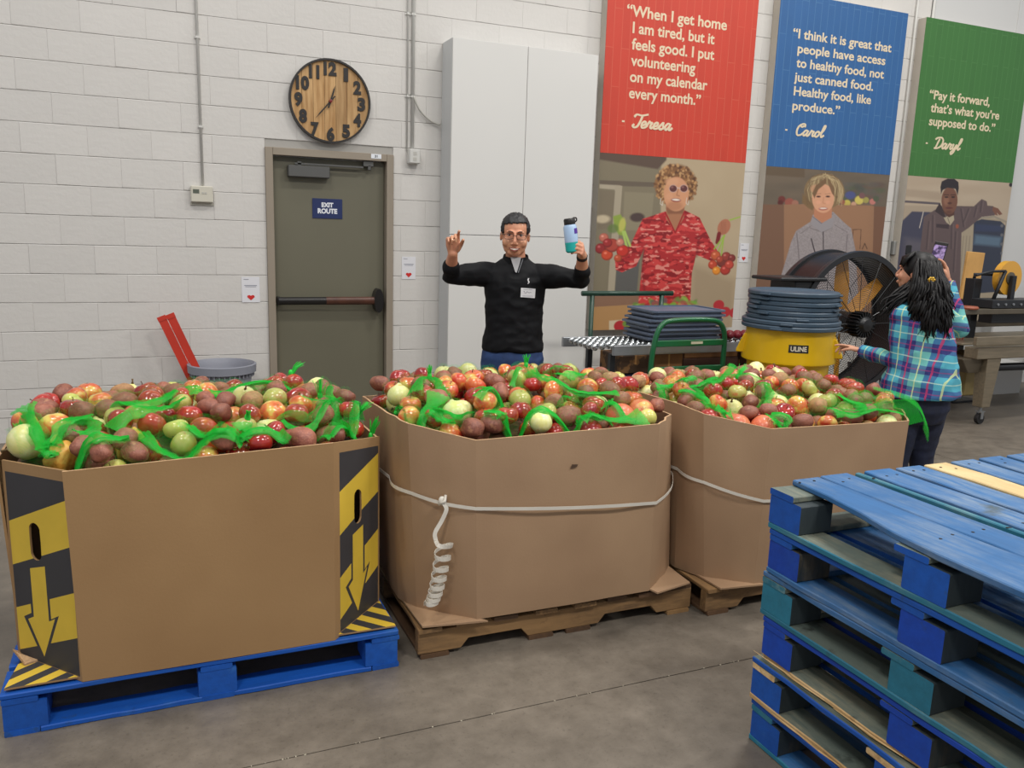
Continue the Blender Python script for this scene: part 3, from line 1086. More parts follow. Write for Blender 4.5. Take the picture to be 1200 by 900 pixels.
L1, L2 = 3.375, .134
poster('red canvas poster over a smiling woman holding radishes, left of three', 3.515, 5.045, .72, 2.245, 3.80, picture_red, rgb(200, 62, 42), rgb(206, 96, 72),
       [('\u201cWhen I get home', 3.70, 4.72, 3.365, .088), ('I am tired, but it', 3.765, 4.60, 3.235, .088), ('feels good. I put', 3.765, 4.61, 3.105, .088),
        ('volunteering', 3.765, 4.42, 2.975, .088), ('on my calendar', 3.765, 4.56, 2.845, .088), ('every month.\u201d', 3.765, 4.50, 2.712, .088)],
       ('Teresa', 3.70, 4.21, 2.475, .055))
poster('blue canvas poster over a blond woman in a grey fleece, middle one', 5.29, 6.85, .72, 2.235, 3.765, picture_blue, rgb(44, 96, 152), rgb(78, 124, 168),
       [('\u201cI think it is great that', 5.46, 6.68, 3.39, .08), ('people have access', 5.53, 6.62, 3.265, .08), ('to healthy food, not', 5.53, 6.62, 3.14, .08),
        ('just canned food.', 5.52, 6.50, 3.015, .08), ('Healthy food, like', 5.53, 6.49, 2.89, .08), ('produce.\u201d', 5.53, 6.11, 2.76, .08)],
       ('Carol', 5.46, 5.93, 2.535, .052))
poster('green canvas poster over a man in a knitted cap by a truck, right of three', 7.10, 8.66, .72, 2.245, 3.765, picture_green, rgb(60, 114, 54), rgb(82, 132, 74),
       [('\u201cPay it forward,', 7.26, 8.14, 3.01, .085), ('that\u2019s what you\u2019re', 7.30, 8.31, 2.885, .085), ('supposed to do.\u201d', 7.30, 8.27, 2.755, .085)],
       ('Daryl', 7.28, 7.78, 2.535, .055))

# ================================================================== PALLETS
def wood_mat(name, base, worn, wear=.5, axis='x', rand=.1, rough=.65, dirt=(.25, .22, .18)):
    m = bpy.data.materials.new(name)
    m.use_nodes = True
    N, L = m.node_tree.nodes, m.node_tree.links
    b = N['Principled BSDF']
    b.inputs['Roughness'].default_value = rough
    tc = N.new('ShaderNodeTexCoord')
    oi = N.new('ShaderNodeObjectInfo')
    ad = N.new('ShaderNodeVectorMath')
    ad.operation = 'MULTIPLY_ADD'
    L.new(oi.outputs['Random'], ad.inputs[0])
    ad.inputs[1].default_value = (7, 5, 9)
    L.new(tc.outputs['Object'], ad.inputs[2])
    mp = N.new('ShaderNodeMapping')
    mp.inputs['Scale'].default_value = {'x': (1, 9, 9), 'y': (9, 1, 9), 'z': (9, 9, 1)}[axis]
    L.new(ad.outputs[0], mp.inputs['Vector'])

    def nz(sc, det, vec):
        n = N.new('ShaderNodeTexNoise')
        n.inputs['Scale'].default_value = sc
        n.inputs['Detail'].default_value = det
        n.inputs['Roughness'].default_value = .65
        L.new(vec, n.inputs['Vector'])
        return n

    def mix(fac, a, c, mode='MIX'):
        x = N.new('ShaderNodeMix')
        x.data_type = 'RGBA'
        x.blend_type = mode
        for sck, v in (('Factor', fac), ('A', a), ('B', c)):
            if isinstance(v, tuple):
                x.inputs[sck].default_value = (*v, 1)
            elif isinstance(v, (int, float)):
                x.inputs[sck].default_value = v
            else:
                L.new(v, x.inputs[sck])
        return x.outputs['Result']

    def ramp(src, lo, hi):
        r = N.new('ShaderNodeMapRange')
        r.inputs['From Min'].default_value = lo
        r.inputs['From Max'].default_value = hi
        r.clamp = True
        L.new(src, r.inputs['Value'])
        return r.outputs[0]
    g = nz(3.2, 5, mp.outputs[0])
    w = nz(2.3, 6, ad.outputs[0])
    d = nz(6, 6, mp.outputs[0])
    c1 = mix(ramp(g.outputs['Fac'], .3, .75), base, tuple(q * .72 for q in base))
    wv = N.new('ShaderNodeMath')
    wv.operation = 'MULTIPLY'
    L.new(ramp(w.outputs['Fac'], .5 - (wear - .5) * .4, .72 - (wear - .5) * .4), wv.inputs[0])
    L.new(ramp(d.outputs['Fac'], .36, .6), wv.inputs[1])
    c2 = mix(wv.outputs[0], c1, worn)
    dn = nz(5, 5, ad.outputs[0])
    c3 = mix(ramp(dn.outputs['Fac'], .62, .72), c2, dirt)
    hs = N.new('ShaderNodeHueSaturation')
    mr = N.new('ShaderNodeMapRange')
    mr.inputs['To Min'].default_value = 1 - rand
    mr.inputs['To Max'].default_value = 1 + rand
    L.new(oi.outputs['Random'], mr.inputs['Value'])
    L.new(mr.outputs[0], hs.inputs['Value'])
    L.new(c3, hs.inputs['Color'])
    L.new(hs.outputs[0], b.inputs['Base Color'])
    bp = N.new('ShaderNodeBump')
    bp.inputs['Strength'].default_value = .35
    bp.inputs['Distance'].default_value = .004
    L.new(g.outputs['Fac'], bp.inputs['Height'])
    L.new(bp.outputs[0], b.inputs['Normal'])
    return m


BL = rgb(36, 106, 176)
WOODS = {}


def W3(key, base, worn, wear=.5, rand=.1, dirt=(.02, .05, .08)):
    WOODS[key] = {a: wood_mat('wood_%s_along_%s' % (key, a), base, worn, wear, a, rand, dirt=dirt) for a in 'xyz'}


W3('royal_blue', rgb(8, 84, 178), rgb(70, 130, 180), .35)
W3('worn_blue', rgb(46, 104, 160), rgb(112, 134, 160), .68, dirt=rgb(70, 84, 90))
W3('deep_blue', rgb(6, 68, 176), rgb(30, 84, 168), .35)
W3('teal', rgb(34, 116, 142), rgb(120, 150, 148), .5, dirt=rgb(50, 70, 70))
W3('raw', rgb(196, 158, 104), rgb(224, 196, 150), .6, dirt=rgb(120, 84, 50))
W3('pine', rgb(212, 184, 132), rgb(226, 204, 160), .6, dirt=rgb(176, 140, 90))
W3('brown', rgb(150, 116, 76), rgb(92, 70, 48), .75, .2, dirt=rgb(60, 42, 28))
W3('dark_brown', rgb(96, 70, 48), rgb(64, 48, 36), .6, .16, dirt=rgb(40, 30, 22))
brd = random.Random(77)


def board(name, lo, hi, key, parent, jit=.003, axis=None, ragged=False):
    """one piece of timber: its long edges wander a little"""
    dx = [hi[i] - lo[i] for i in range(3)]
    ax = axis if axis is not None else dx.index(max(dx))
    n = 7 if dx[ax] > .3 else 2
    o2 = [i for i in range(3) if i != ax]
    rings = []
    c = .003
    for k in range(n + 1):
        t = lo[ax] + dx[ax] * k / n
        r = []
        a0, a1, b0, b1 = lo[o2[0]], hi[o2[0]], lo[o2[1]], hi[o2[1]]
        j = lambda s=1.0: brd.uniform(-jit, jit) * s
        q = [a0 + j(), a1 + j(), b0 + j(.3), b1 + j(.4)]
        if ragged and k % 2:
            q[0] += brd.uniform(0, .018)
            q[2] += brd.uniform(0, .005)
        for (u, v) in ((q[0] + c, q[2]), (q[1] - c, q[2]), (q[1], q[2] + c), (q[1], q[3] - c), (q[1] - c, q[3]), (q[0] + c, q[3]), (q[0], q[3] - c), (q[0], q[2] + c)):
            p = [0, 0, 0]
            p[ax], p[o2[0]], p[o2[1]] = t, u, v
            r.append(tuple(p))
        rings.append(r)
    return MB().loft(rings).build(name, WOODS[key]['xyz'[ax]], parent)


def nail_heads(parent, pts, key=None):
    m = MB()
    for p in pts:
        m.lathe([(.0045, 0), (.0045, .0012), (.0001, .0014)], p, 6, caps=True)
    o = m.build('nail_heads', mat('nail_dark', rgb(40, 34, 32), .5, .5), parent)
    o['kind'] = 'stuff'
    return o


def block_pallet(label, loc, LX, LY, deck_axis, key_deck, key_str, key_blk, key_bot, nb=7, group=None, special=None, ragged=False, gaps=None, mid=0.0, skew=0.0):
    """nine-block pallet; origin at the corner of smallest x,y, z=0 the ground"""
    t = thing('block_pallet', label, 'pallet', loc, 0, group)
    H = .142
    tb, ts, tk = .018, .018, .088
    tb0 = .018
    w = .10
    # bottom boards
    board('bottom_board', (0, 0, 0), (w, LY, tb0), key_bot, t, ragged=ragged)
    board('bottom_board', (LX - w, 0, 0), (LX, LY, tb0), key_bot, t)
    board('bottom_board', (LX / 2 - w / 2, 0, 0), (LX / 2 + w / 2, LY, tb0), key_bot, t)
    for y0 in (0, LY - w):
        board('bottom_board', (w + .001, y0, 0), (LX / 2 - w / 2 - .001, y0 + w, tb0), key_bot, t)
        board('bottom_board', (LX / 2 + w / 2 + .001, y0, 0), (LX - w - .001, y0 + w, tb0), key_bot, t)
    zb = tb0 + .0005
    for x0 in (.002, LX / 2 - .06, LX - .122):
        for y0 in (.002, LY / 2 - .065 + mid, LY - .132):
            board('block', (x0, y0, zb), (x0 + .12, y0 + .13, zb + tk), key_blk, t, .002, axis=1 if deck_axis == 'x' else 0)
    zs = zb + tk + .0005
    if deck_axis == 'y':
        for y0 in (0.0, LY / 2 - .05, LY - .10):
            board('stringer_board', (0, y0, zs), (LX, y0 + .10, zs + ts), key_str, t)
    else:
        for x0 in (0, LX / 2 - .05, LX - .10):
            board('stringer_board', (x0, 0, zs), (x0 + .10, LY, zs + ts), key_str, t)
    zd = zs + ts + .0005
    pts = []
    if gaps is None:
        S = LX if deck_axis == 'y' else LY
        bw = S / nb * .9
        gaps = [(k * (S - bw) / (nb - 1), k * (S - bw) / (nb - 1) + bw) for k in range(nb)]
    for k, (a, b_) in enumerate(gaps):
        kk = key_deck if not special or k not in special else special[k]
        kd = brd.uniform(-.002, .002)
        if deck_axis == 'y':
            db = board('deck_board', (a, kd, zd), (b_, LY + kd, zd + tb), kk, t)
            if skew and k == 0:      # waney first board: bows in towards its far end
                for v in db.data.vertices:
                    if v.co.x < (a + b_) / 2:
                        q = max(0, min(1, (v.co.y - .42) / .55))
                        v.co.x += -a - .004 + .085 * q * q * (3 - 2 * q) + .006 * math.sin(v.co.y * 21)
            for yy in (.05, LY / 2, LY - .05):
                for q in (.3, .7):
                    pts.append((a + (b_ - a) * q + brd.uniform(-.01, .01), yy + brd.uniform(-.02, .02), zd + tb))
        else:
            board('deck_board', (kd, a, zd), (LX + kd, b_, zd + tb), kk, t)
            for xx in (.05, LX / 2, LX - .05):
                pts.append((xx, a + (b_ - a) * .5, zd + tb))
    nail_heads(t, pts)
    return t


def stringer_pallet(label, loc, LX, LY, group=None):
    """brown pallet on three notched stringers running along x"""
    t = thing('stringer_pallet', label, 'pallet', loc, 0, group)
    z0, zt = .018, .018 + .089
    for y0 in (0, LY / 2 - .02, LY - .04):
        prof = [(0, z0), (.17, z0), (.20, z0 + .035), (.42, z0 + .035), (.45, z0), (LX - .45, z0), (LX - .42, z0 + .035), (LX - .20, z0 + .035), (LX - .17, z0), (LX, z0), (LX, zt), (0, zt)]
        MB().loft([[(p[0], y0, p[1]) for p in prof], [(p[0], y0 + .04, p[1]) for p in prof]]).build('stringer', WOODS['brown']['x'], t, bevel=.002)
    x = 0
    k = 0
    while x < LX - .05:
        w = brd.choice([.09, .10, .12])
        w = min(w, LX - x)
        board('deck_board', (x, -.012 + brd.uniform(-.006, .006), zt + .0005), (x + w, LY + .01, zt + .0175), brd.choice(['brown', 'brown', 'dark_brown']), t)
        x += w + brd.uniform(.05, .075)
        if LX - .1 < x < LX - .02:
            x = LX - .1
            board('deck_board', (x, 0, zt + .0005), (LX, LY, zt + .0175), 'dark_brown', t)
            break
    for x0 in (.01, .45, LX - .6, LX - .12):
        board('bottom_board', (x0, -.005, 0), (x0 + .11, LY, z0 - .0005), brd.choice(['brown', 'dark_brown']), t)
    return t


block_pallet('royal blue block pallet under the left bin with striped corners', (-.50, 2.70, 0), 1.25, 1.05, 'x', 'royal_blue', 'royal_blue', 'royal_blue', 'royal_blue', nb=6)
stringer_pallet('worn brown wooden pallet under the middle cardboard bin', (.83, 2.72, 0), 1.215, 1.05)
stringer_pallet('worn brown wooden pallet under the right cardboard bin', (2.075, 2.655, 0), 1.215, 1.05)

# the stack of blue pallets at the lower right
sets = [('lowest pallet of the blue stack, resting on the concrete', 'royal_blue', 'teal', 'royal_blue', 'teal', False),
        ('second pallet from the floor in the blue stack, splintered bare wood edge', 'royal_blue', 'raw', 'royal_blue', 'raw', True),
        ('third pallet from the floor in the stack, deep blue above a bare splintered board', 'deep_blue', 'deep_blue', 'deep_blue', 'raw', True),
        ('fourth pallet from the floor in the blue stack, with teal blocks', 'worn_blue', 'teal', 'teal', 'teal', False),
        ('fifth pallet from the floor in the blue stack, bright blue blocks under a teal board', 'royal_blue', 'royal_blue', 'deep_blue', 'worn_blue', False),
        ('top pallet of the blue stack, with one bare pine deck board', 'worn_blue', 'royal_blue', 'royal_blue', 'teal', False)]
offs = [(.0, .0), (-.006, .006), (.008, -.008), (.004, .008), (.002, -.006), (-.004, .0)]
xs_t = [(.05, .185), (.19, .305), (.335, .355), (.375, .485), (.51, .62), (.64, .745), (.765, .875), (.90, 1.01), (1.04, 1.22)]
M_grimy_shaded = wood_mat('grimy_shaded_block_end', rgb(52, 62, 66), rgb(120, 104, 78), .45, 'z', dirt=rgb(20, 24, 26))  # bare weathered wood, its colour also darkened for the shade inside the stack
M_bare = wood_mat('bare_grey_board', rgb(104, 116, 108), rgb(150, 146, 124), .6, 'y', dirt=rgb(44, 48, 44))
for k, (lb, kd, ks, kb, kt, rg) in enumerate(sets):
    top = k == 5
    t = block_pallet(lb, (1.69 + offs[k][0], .86 + offs[k][1], k * .1442), 1.22, 1.03, 'y', kd, ks, kb, kt, nb=7,
                     group='blue pallets stacked at the lower right', special={2: 'teal', 5: 'pine', 8: 'worn_blue', 3: 'worn_blue'} if top else None, ragged=rg, gaps=xs_t if top else None, mid=-.045, skew=-.038 if top else 0.0)
    for ch in t.children:                 # sprayed only on the outside of the stack: inner faces stay bare and grimy, blocks also darkened as shade
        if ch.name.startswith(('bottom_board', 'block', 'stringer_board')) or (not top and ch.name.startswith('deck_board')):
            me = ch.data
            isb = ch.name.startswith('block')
            me.materials.append(M_grimy_shaded if isb else (M_bare if (rg or k in (3, 5)) else WOODS['worn_blue']['y']))
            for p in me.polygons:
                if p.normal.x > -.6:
                    p.material_index = 1
    if rg:
        for q in range(5):
            y0 = brd.uniform(.1, .9)
            MB().tube([(-.004, y0, .012 + q * .001), (-.012, y0 + .07, .018), (-.006, y0 + .17, .012)], [.0012, .003, .0006], 4).build('splinter', WOODS['raw']['y'], t)

# ================================================================== CARDBOARD BINS
M_card = mat('cardboard', rgb(162, 128, 87), .75, color2=rgb(150, 116, 77), nscale=2.2, bump=.06, bscale=120, contrast=(.3, .7))
M_card2 = mat('cardboard_pale', rgb(170, 139, 108), .72, color2=rgb(158, 127, 98), nscale=2.6, bump=.06, bscale=120, contrast=(.3, .7))
M_edge = mat('cardboard_edge', rgb(190, 154, 116), .8, var=.2, nscale=90)
M_hyel = mat('hazard_yellow', rgb(222, 188, 62), .6, var=.06, nscale=8)
M_hblk = mat('hazard_black', rgb(58, 57, 60), .6, var=.08, nscale=8)


def sleeve(bin_t, bot, top, zb, zt, m, bulge=.0, th=.008, names=None, skip=(), nz=8, waves=0.0, seed=1):
    """panels between corners; bot/top = lists of (x,y); zt = height of the rim at each corner"""
    r = random.Random(seed)
    n = len(bot)
    cx = sum(p[0] for p in bot) / n
    cy = sum(p[1] for p in bot) / n
    for i in range(n):
        if i in skip:
            continue
        j = (i + 1) % n
        nu = 10
        outer, inner = [], []
        d = Vector((bot[j][0] - bot[i][0], bot[j][1] - bot[i][1], 0))
        nr = Vector((d.y, -d.x, 0)).normalized()
        if nr.dot(Vector((bot[i][0] - cx, bot[i][1] - cy, 0))) < 0:
            nr = -nr
        for a in range(nz + 1):
            v = a / nz
            ro, ri = [], []
            for b_ in range(nu + 1):
                u = b_ / nu
                x0 = bot[i][0] * (1 - v) + top[i][0] * v
                y0 = bot[i][1] * (1 - v) + top[i][1] * v
                x1 = bot[j][0] * (1 - v) + top[j][0] * v
                y1 = bot[j][1] * (1 - v) + top[j][1] * v
                zz = zt[i] * (1 - u) + zt[j] * u
                z = zb + (zz - zb) * v
                off = bulge * math.sin(PI * u) * math.sin(PI * min(1, v * .9 + .1)) + waves * (noise.noise(Vector((x0 * 3 + u * 3, y0 * 3, v * 4 + seed)))) * math.sin(PI * u)
                p = Vector((x0 * (1 - u) + x1 * u, y0 * (1 - u) + y1 * u, z)) + nr * off
                ro.append(p)
                ri.append(p - nr * th)
            outer.append(ro)
            inner.append(ri)
        mbx = MB()
        mbx.loft(outer, caps=False, closed=False, mi=0)
        mbx.loft([list(reversed(q)) for q in inner], caps=False, closed=False, mi=0)
        mbx.loft([outer[-1], inner[-1]], caps=False, closed=False, mi=1)
        mbx.loft([inner[0], outer[0]], caps=False, closed=False, mi=1)
        mbx.loft([[q[0] for q in outer], [q[0] for q in inner]], caps=False, closed=False, mi=0)
        mbx.loft([[q[-1] for q in inner], [q[-1] for q in outer]], caps=False, closed=False, mi=0)
        nm = names[i] if names else ('corner_panel' if i % 2 else 'side_panel')
        mbx.build(nm, [m, M_edge], bin_t, autosmooth=True)


def hazard_panel(P0, P1, zb, z0, z1, parent, flip, arrow_off):
    """corner panel with printed stripes, an arrow and a real hand hole. P0->P1 left to right as seen from outside"""
    a, b_ = Vector((P0[0], P0[1], 0)), Vector((P1[0], P1[1], 0))
    W = (b_ - a).length
    d = (b_ - a).normalized()
    nr = Vector((d.y, -d.x, 0))
    H = min(z0, z1) - zb
    mz = .015
    ml = .035 if flip else .012
    mr_ = .01
    topm = .035
    hx, hz, hw, hh = W * (.5 if flip else .43), .43, .026, .062
    hole = [(hx + hw * math.cos(q), hz + (hh - hw) * (1 if math.sin(q) > 0 else -1) * (abs(math.sin(q)) > .01) + hw * math.sin(q)) for q in [2 * PI * k / 20 + .001 for k in range(20)]]
    pl = [(ml, mz), (W - mr_, mz), (W - mr_, H - topm), (ml, H - topm)]
    ax = hx + arrow_off
    at = .345
    s = .066
    arrow = [(ax - s * .55, at - .01), (ax + s * .55, at + .01), (ax + s * .55, at - .175), (ax + s * 1.0, at - .16), (ax, at - .305), (ax - s * 1.0, at - .19), (ax - s * .55, at - .175)]
    ar2 = [(ax - s * .72, at + .0), (ax + s * .72, at + .02), (ax + s * .72, at - .165), (ax + s * 1.3, at - .145), (ax, at - .33), (ax - s * 1.3, at - .185), (ax - s * .72, at - .165)]
    slope = .385
    per = .297
    ph = .044 if flip else .03
    lines = []
    k = -6
    while k < 14:
        c = k * per / 2 + ph
        lines.append([(0.0, c), (W, c + slope * W)])
        k += 1
    outline = [(0, 0), (W, 0), (W, H), (0, H)]
    clipped = []
    for (p, q) in lines:
        # keep the line inside the board
        t0, t1 = 0.0, 1.0
        dy = q[1] - p[1]
        if dy != 0:
            ta, tb_ = (0.001 - p[1]) / dy, (H - .001 - p[1]) / dy
            t0, t1 = max(t0, min(ta, tb_)), min(t1, max(ta, tb_))
        if t1 > t0:
            clipped.append([(p[0] + (q[0] - p[0]) * t0, p[1] + dy * t0), (p[0] + (q[0] - p[0]) * t1, p[1] + dy * t1)])

    def classify(x, y):
        if in_poly(x, y, hole):
            return None
        if not in_poly(x, y, pl):
            return 0
        if in_poly(x, y, arrow):
            return 1
        if in_poly(x, y, ar2):
            return 2
        v = (y - slope * x - ph) / (per / 2)
        return 1 if min(3, math.floor(v)) % 2 == 0 else 2
    ccl = lambda P: P + [P[0]]
    return region_panel('corner_panel', outline, [hole], clipped + [ccl(pl), ccl(arrow), ccl(ar2)], classify, [M_card, M_hyel, M_hblk],
                        lambda x, y, dd: tuple(a + d * x - nr * dd + Vector((0, 0, zb + y * ((z0 + (z1 - z0) * x / W) - zb) / H))), .007, parent)


# left bin
BIN_L = thing('produce_bin', 'octagonal cardboard bin with yellow and black striped corners, left of three', 'bin', (0, 0, 0), 0, 'cardboard bins heaped with produce')
bL = [(-.275, 2.70), (.52, 2.70), (.735, 2.93), (.73, 3.52), (.54, 3.74), (-.26, 3.74), (-.47, 3.52), (-.47, 2.93)]
tL = [(-.29, 2.70), (.52, 2.70), (.728, 2.93), (.72, 3.52), (.54, 3.75), (-.27, 3.75), (-.50, 3.52), (-.50, 2.93)]
zL = [.836, .865, .815, .80, .80, .80, .82, .825]
sleeve(BIN_L, bL, tL, .145, zL, M_card, bulge=.008, skip=(1, 7), seed=3)
hazard_panel(bL[1], bL[2], .145, zL[1], zL[2], BIN_L, True, .0)
hazard_panel((-.48, 2.93), bL[0], .145, zL[7], zL[0], BIN_L, False, .0)


def flap(pts, z, parent, mats, stripes=None, name='bottom_flap', lift=0.0):
    """flap of board lying on the pallet"""
    P = [Vector((p[0], p[1], z + (p[2] if len(p) > 2 else 0))) for p in pts]
    m = MB().loft([P, [p + Vector((0, 0, .007)) for p in P]])
    o = m.build(name, mats, parent)
    return o


def striped_flap(A, B, C_, z, parent, n=5):
    """triangular corner flap A-B along the bin, C outer corner, printed with diagonal stripes"""
    A, B, C_ = (Vector((*p, 0)) for p in (A, B, C_))
    u = (B - A).normalized()
    v = Vector((u.y, -u.x, 0))
    if v.dot(C_ - A) < 0:
        v = -v
    T = [((p - A).dot(u), (p - A).dot(v)) for p in (A, B, C_)]
    W = T[1][0]
    lines = []
    for k in range(-2, 14):
        c = k * W / 9
        lines.append([(c, .002), (c - .02, .4)])
    tri = T

    def cls(x, y):
        if not in_poly(x, y, tri):
            return None
        if y < .02:
            return 0
        return 1 if math.floor((x + .05 * y) / (W / 9)) % 2 else 2
    return region_panel('bottom_flap', tri, [], lines + [[(0, .02), (W, .02)]], cls, [M_card, M_hblk, M_hyel], lambda x, y, dd: tuple(A + u * x + v * y + Vector((0, 0, z - dd))), .006, parent)


striped_flap((.50, 2.715), (.735, 2.955), (.742, 2.712), .158, BIN_L)
striped_flap((-.46, 2.955), (-.26, 2.715), (-.49, 2.712), .158, BIN_L)
flap([(-.47, 2.93), (-.41, 2.86), (-.45, 2.84), (-.49, 2.90, .03)], .158, BIN_L, M_edge)

# middle bin
BIN_M = thing('produce_bin', 'plain cardboard bin with a white strap and curled strap end, middle of three', 'bin', (0, 0, 0), 0, 'cardboard bins heaped with produce')
bM = [(1.05, 2.69), (1.81, 2.69), (2.035, 2.88), (2.03, 3.5), (1.83, 3.72), (1.06, 3.72), (.84, 3.5), (.82, 2.96), (.865, 2.86)]
tM = [(1.025, 2.68), (1.80, 2.68), (1.985, 2.87), (2.04, 3.5), (1.83, 3.76), (1.04, 3.76), (.80, 3.5), (.765, 2.96), (.80, 2.78)]
zM = [.842, .852, .838, .82, .80, .80, .85, .90, .895]
sleeve(BIN_M, bM, tM, .14, zM, M_card2, bulge=.014, waves=.012, seed=5, names=['side_panel', 'corner_panel', 'side_panel', 'corner_panel', 'side_panel', 'corner_panel', 'side_panel', 'corner_panel', 'corner_panel'])
flap([(.83, 2.95), (1.05, 2.70), (1.09, 2.675, -.006), (.84, 2.70)], .136, BIN_M, M_card2)
flap([(1.82, 2.70), (2.03, 2.89), (2.02, 2.70), (1.84, 2.67, -.006)], .136, BIN_M, M_card2)
MB().loft([[(x, 2.664 - .001 * k, z) for x, z in ((1.405, .708), (1.43, .712), (1.436, .722), (1.41, .724))] for k in (0, 1)]).build('scuff_mark', mat('scuff', rgb(82, 62, 46), .8), BIN_M)

# right bin
BIN_R = thing('produce_bin', 'plain cardboard bin partly behind the pallet stack, right of three', 'bin', (0, 0, 0), 0, 'cardboard bins heaped with produce')
bR = [(2.29, 2.615), (3.06, 2.615), (3.29, 2.84), (3.29, 3.46), (3.07, 3.68), (2.30, 3.68), (2.10, 3.46), (2.065, 2.88), (2.125, 2.745)]
tR = [(2.30, 2.61), (3.08, 2.61), (3.30, 2.84), (3.30, 3.46), (3.08, 3.70), (2.30, 3.70), (2.09, 3.46), (2.045, 2.90), (2.06, 2.75)]
zR = [.815, .80, .79, .79, .79, .80, .84, .872, .862]
sleeve(BIN_R, bR, tR, .13, zR, M_card2, bulge=.012, waves=.008, seed=9, names=['side_panel', 'corner_panel', 'side_panel', 'corner_panel', 'side_panel', 'corner_panel', 'side_panel', 'corner_panel', 'corner_panel'])
flap([(2.10, 2.87), (2.30, 2.63), (2.34, 2.60, -.004), (2.12, 2.62)], .128, BIN_R, M_card2)
flap([(3.10, 2.62), (3.30, 2.85), (3.27, 2.66)], .128, BIN_R, M_card2)

# straps
M_strap = mat('white_strap', rgb(214, 208, 196), .5, var=.05)


def ring_at(bot, top, zb, zt, z, out):
    n = len(bot)
    cx = sum(p[0] for p in bot) / n
    cy = sum(p[1] for p in bot) / n
    P = []
    for i in range(n):
        v = (z - zb) / (zt[i] - zb)
        x = bot[i][0] * (1 - v) + top[i][0] * v
        y = bot[i][1] * (1 - v) + top[i][1] * v
        d = Vector((x - cx, y - cy, 0)).normalized()
        P.append(Vector((x, y, z)) + d * out)
    return P


def band(P, h, th=.0012, close=True):
    m = MB()
    rings = []
    n = len(P)
    for i in range(n):
        a, c = P[(i - 1) % n], P[(i + 1) % n]
        if not close:
            a, c = P[max(i - 1, 0)], P[min(i + 1, n - 1)]
        d = (c - a).normalized()
        o = Vector((d.y, -d.x, 0)).normalized() * th
        rings.append([P[i] - Vector((0, 0, h)), P[i] + o - Vector((0, 0, h)), P[i] + o + Vector((0, 0, h)), P[i] + Vector((0, 0, h))])
    if close:
        rings.append(rings[0])
    return m.loft(rings, caps=not close)


def dense(P, n=8, bulge=.02, close=True):
    out = []
    for i in range(len(P)):
        a, c = P[i], P[(i + 1) % len(P)]
        d = (c - a)
        nr = Vector((d.y, -d.x, 0)).normalized()
        for k in range(n):
            out.append(a.lerp(c, k / n) + nr * bulge * math.sin(PI * k / n))
    return out


zs_m = [.60, .525, .57, .6, .6, .6, .64, .645, .625]
P = ring_at(bM, tM, .14, zM, .58, .008)
for i, p in enumerate(P):
    p.z = zs_m[i]
P[0].z = .585
sM = thing('plastic_strap', 'white plastic strap around the middle bin with a long curled end', 'strap', (0, 0, 0))
band(dense(P, 8, .026), .0065).build('band', M_strap, sM)
kx, ky, kz = .915, 2.735, .612
MB().ellipsoid((kx, ky - .012, kz), (.014, .010, .018), 10, 8).tube([(kx - .012, ky - .012, kz - .012), (kx + .006, ky - .03, kz + .004), (kx + .014, ky - .01, kz + .018)], .006, 6).build('knot', M_strap, sM, smooth=True)
base = smooth_path([(kx + .004, ky - .022, kz - .005), (kx + .012, ky - .028, kz - .03), (kx - .006, ky - .03, kz - .07), (kx - .032, ky - .036, kz - .11), (kx - .03, ky - .04, kz - .14)], 6)
c0 = Vector((kx + .002, ky - .055, kz - .14))
coil = []
turns = 8.0
for k in range(1, int(turns * 16)):
    a = k / 16
    f = a / turns
    r = .037 - .009 * f
    coil.append(Vector((c0.x - .05 * f - r * math.cos(2 * PI * a), c0.y - .004 - r * math.sin(2 * PI * a + .4) * .9 + .012, c0.z - .235 * (1 - (1 - f) ** 1.75))))
path = base + coil
rings = []
for i in range(len(path)):
    d = (path[min(i + 1, len(path) - 1)] - path[max(i - 1, 0)]).normalized()
    w = max(0.0, min(1.0, (i - len(base) * .6) / 20))
    wd = (Vector((1, 0, 0)) * (1 - w) + Vector((0, 0, 1)) * w)
    wd = (wd - d * wd.dot(d)).normalized() * .0078
    th = d.cross(wd).normalized() * .0008
    q = path[i]
    rings.append([q - wd - th, q + wd - th, q + wd + th, q - wd + th])
MB().loft(rings).build('curled_end', M_strap, sM)
zs_r = [.505, .47, .5, .5, .5, .5, .57, .585, .565]
P = ring_at(bR, tR, .13, zR, .52, .007)
for i, p in enumerate(P):
    p.z = zs_r[i]
sR = band(dense(P, 8, .022), .0065).build('plastic_strap', M_strap)
tag(sR, 'white plastic strap around the right bin', 'strap')

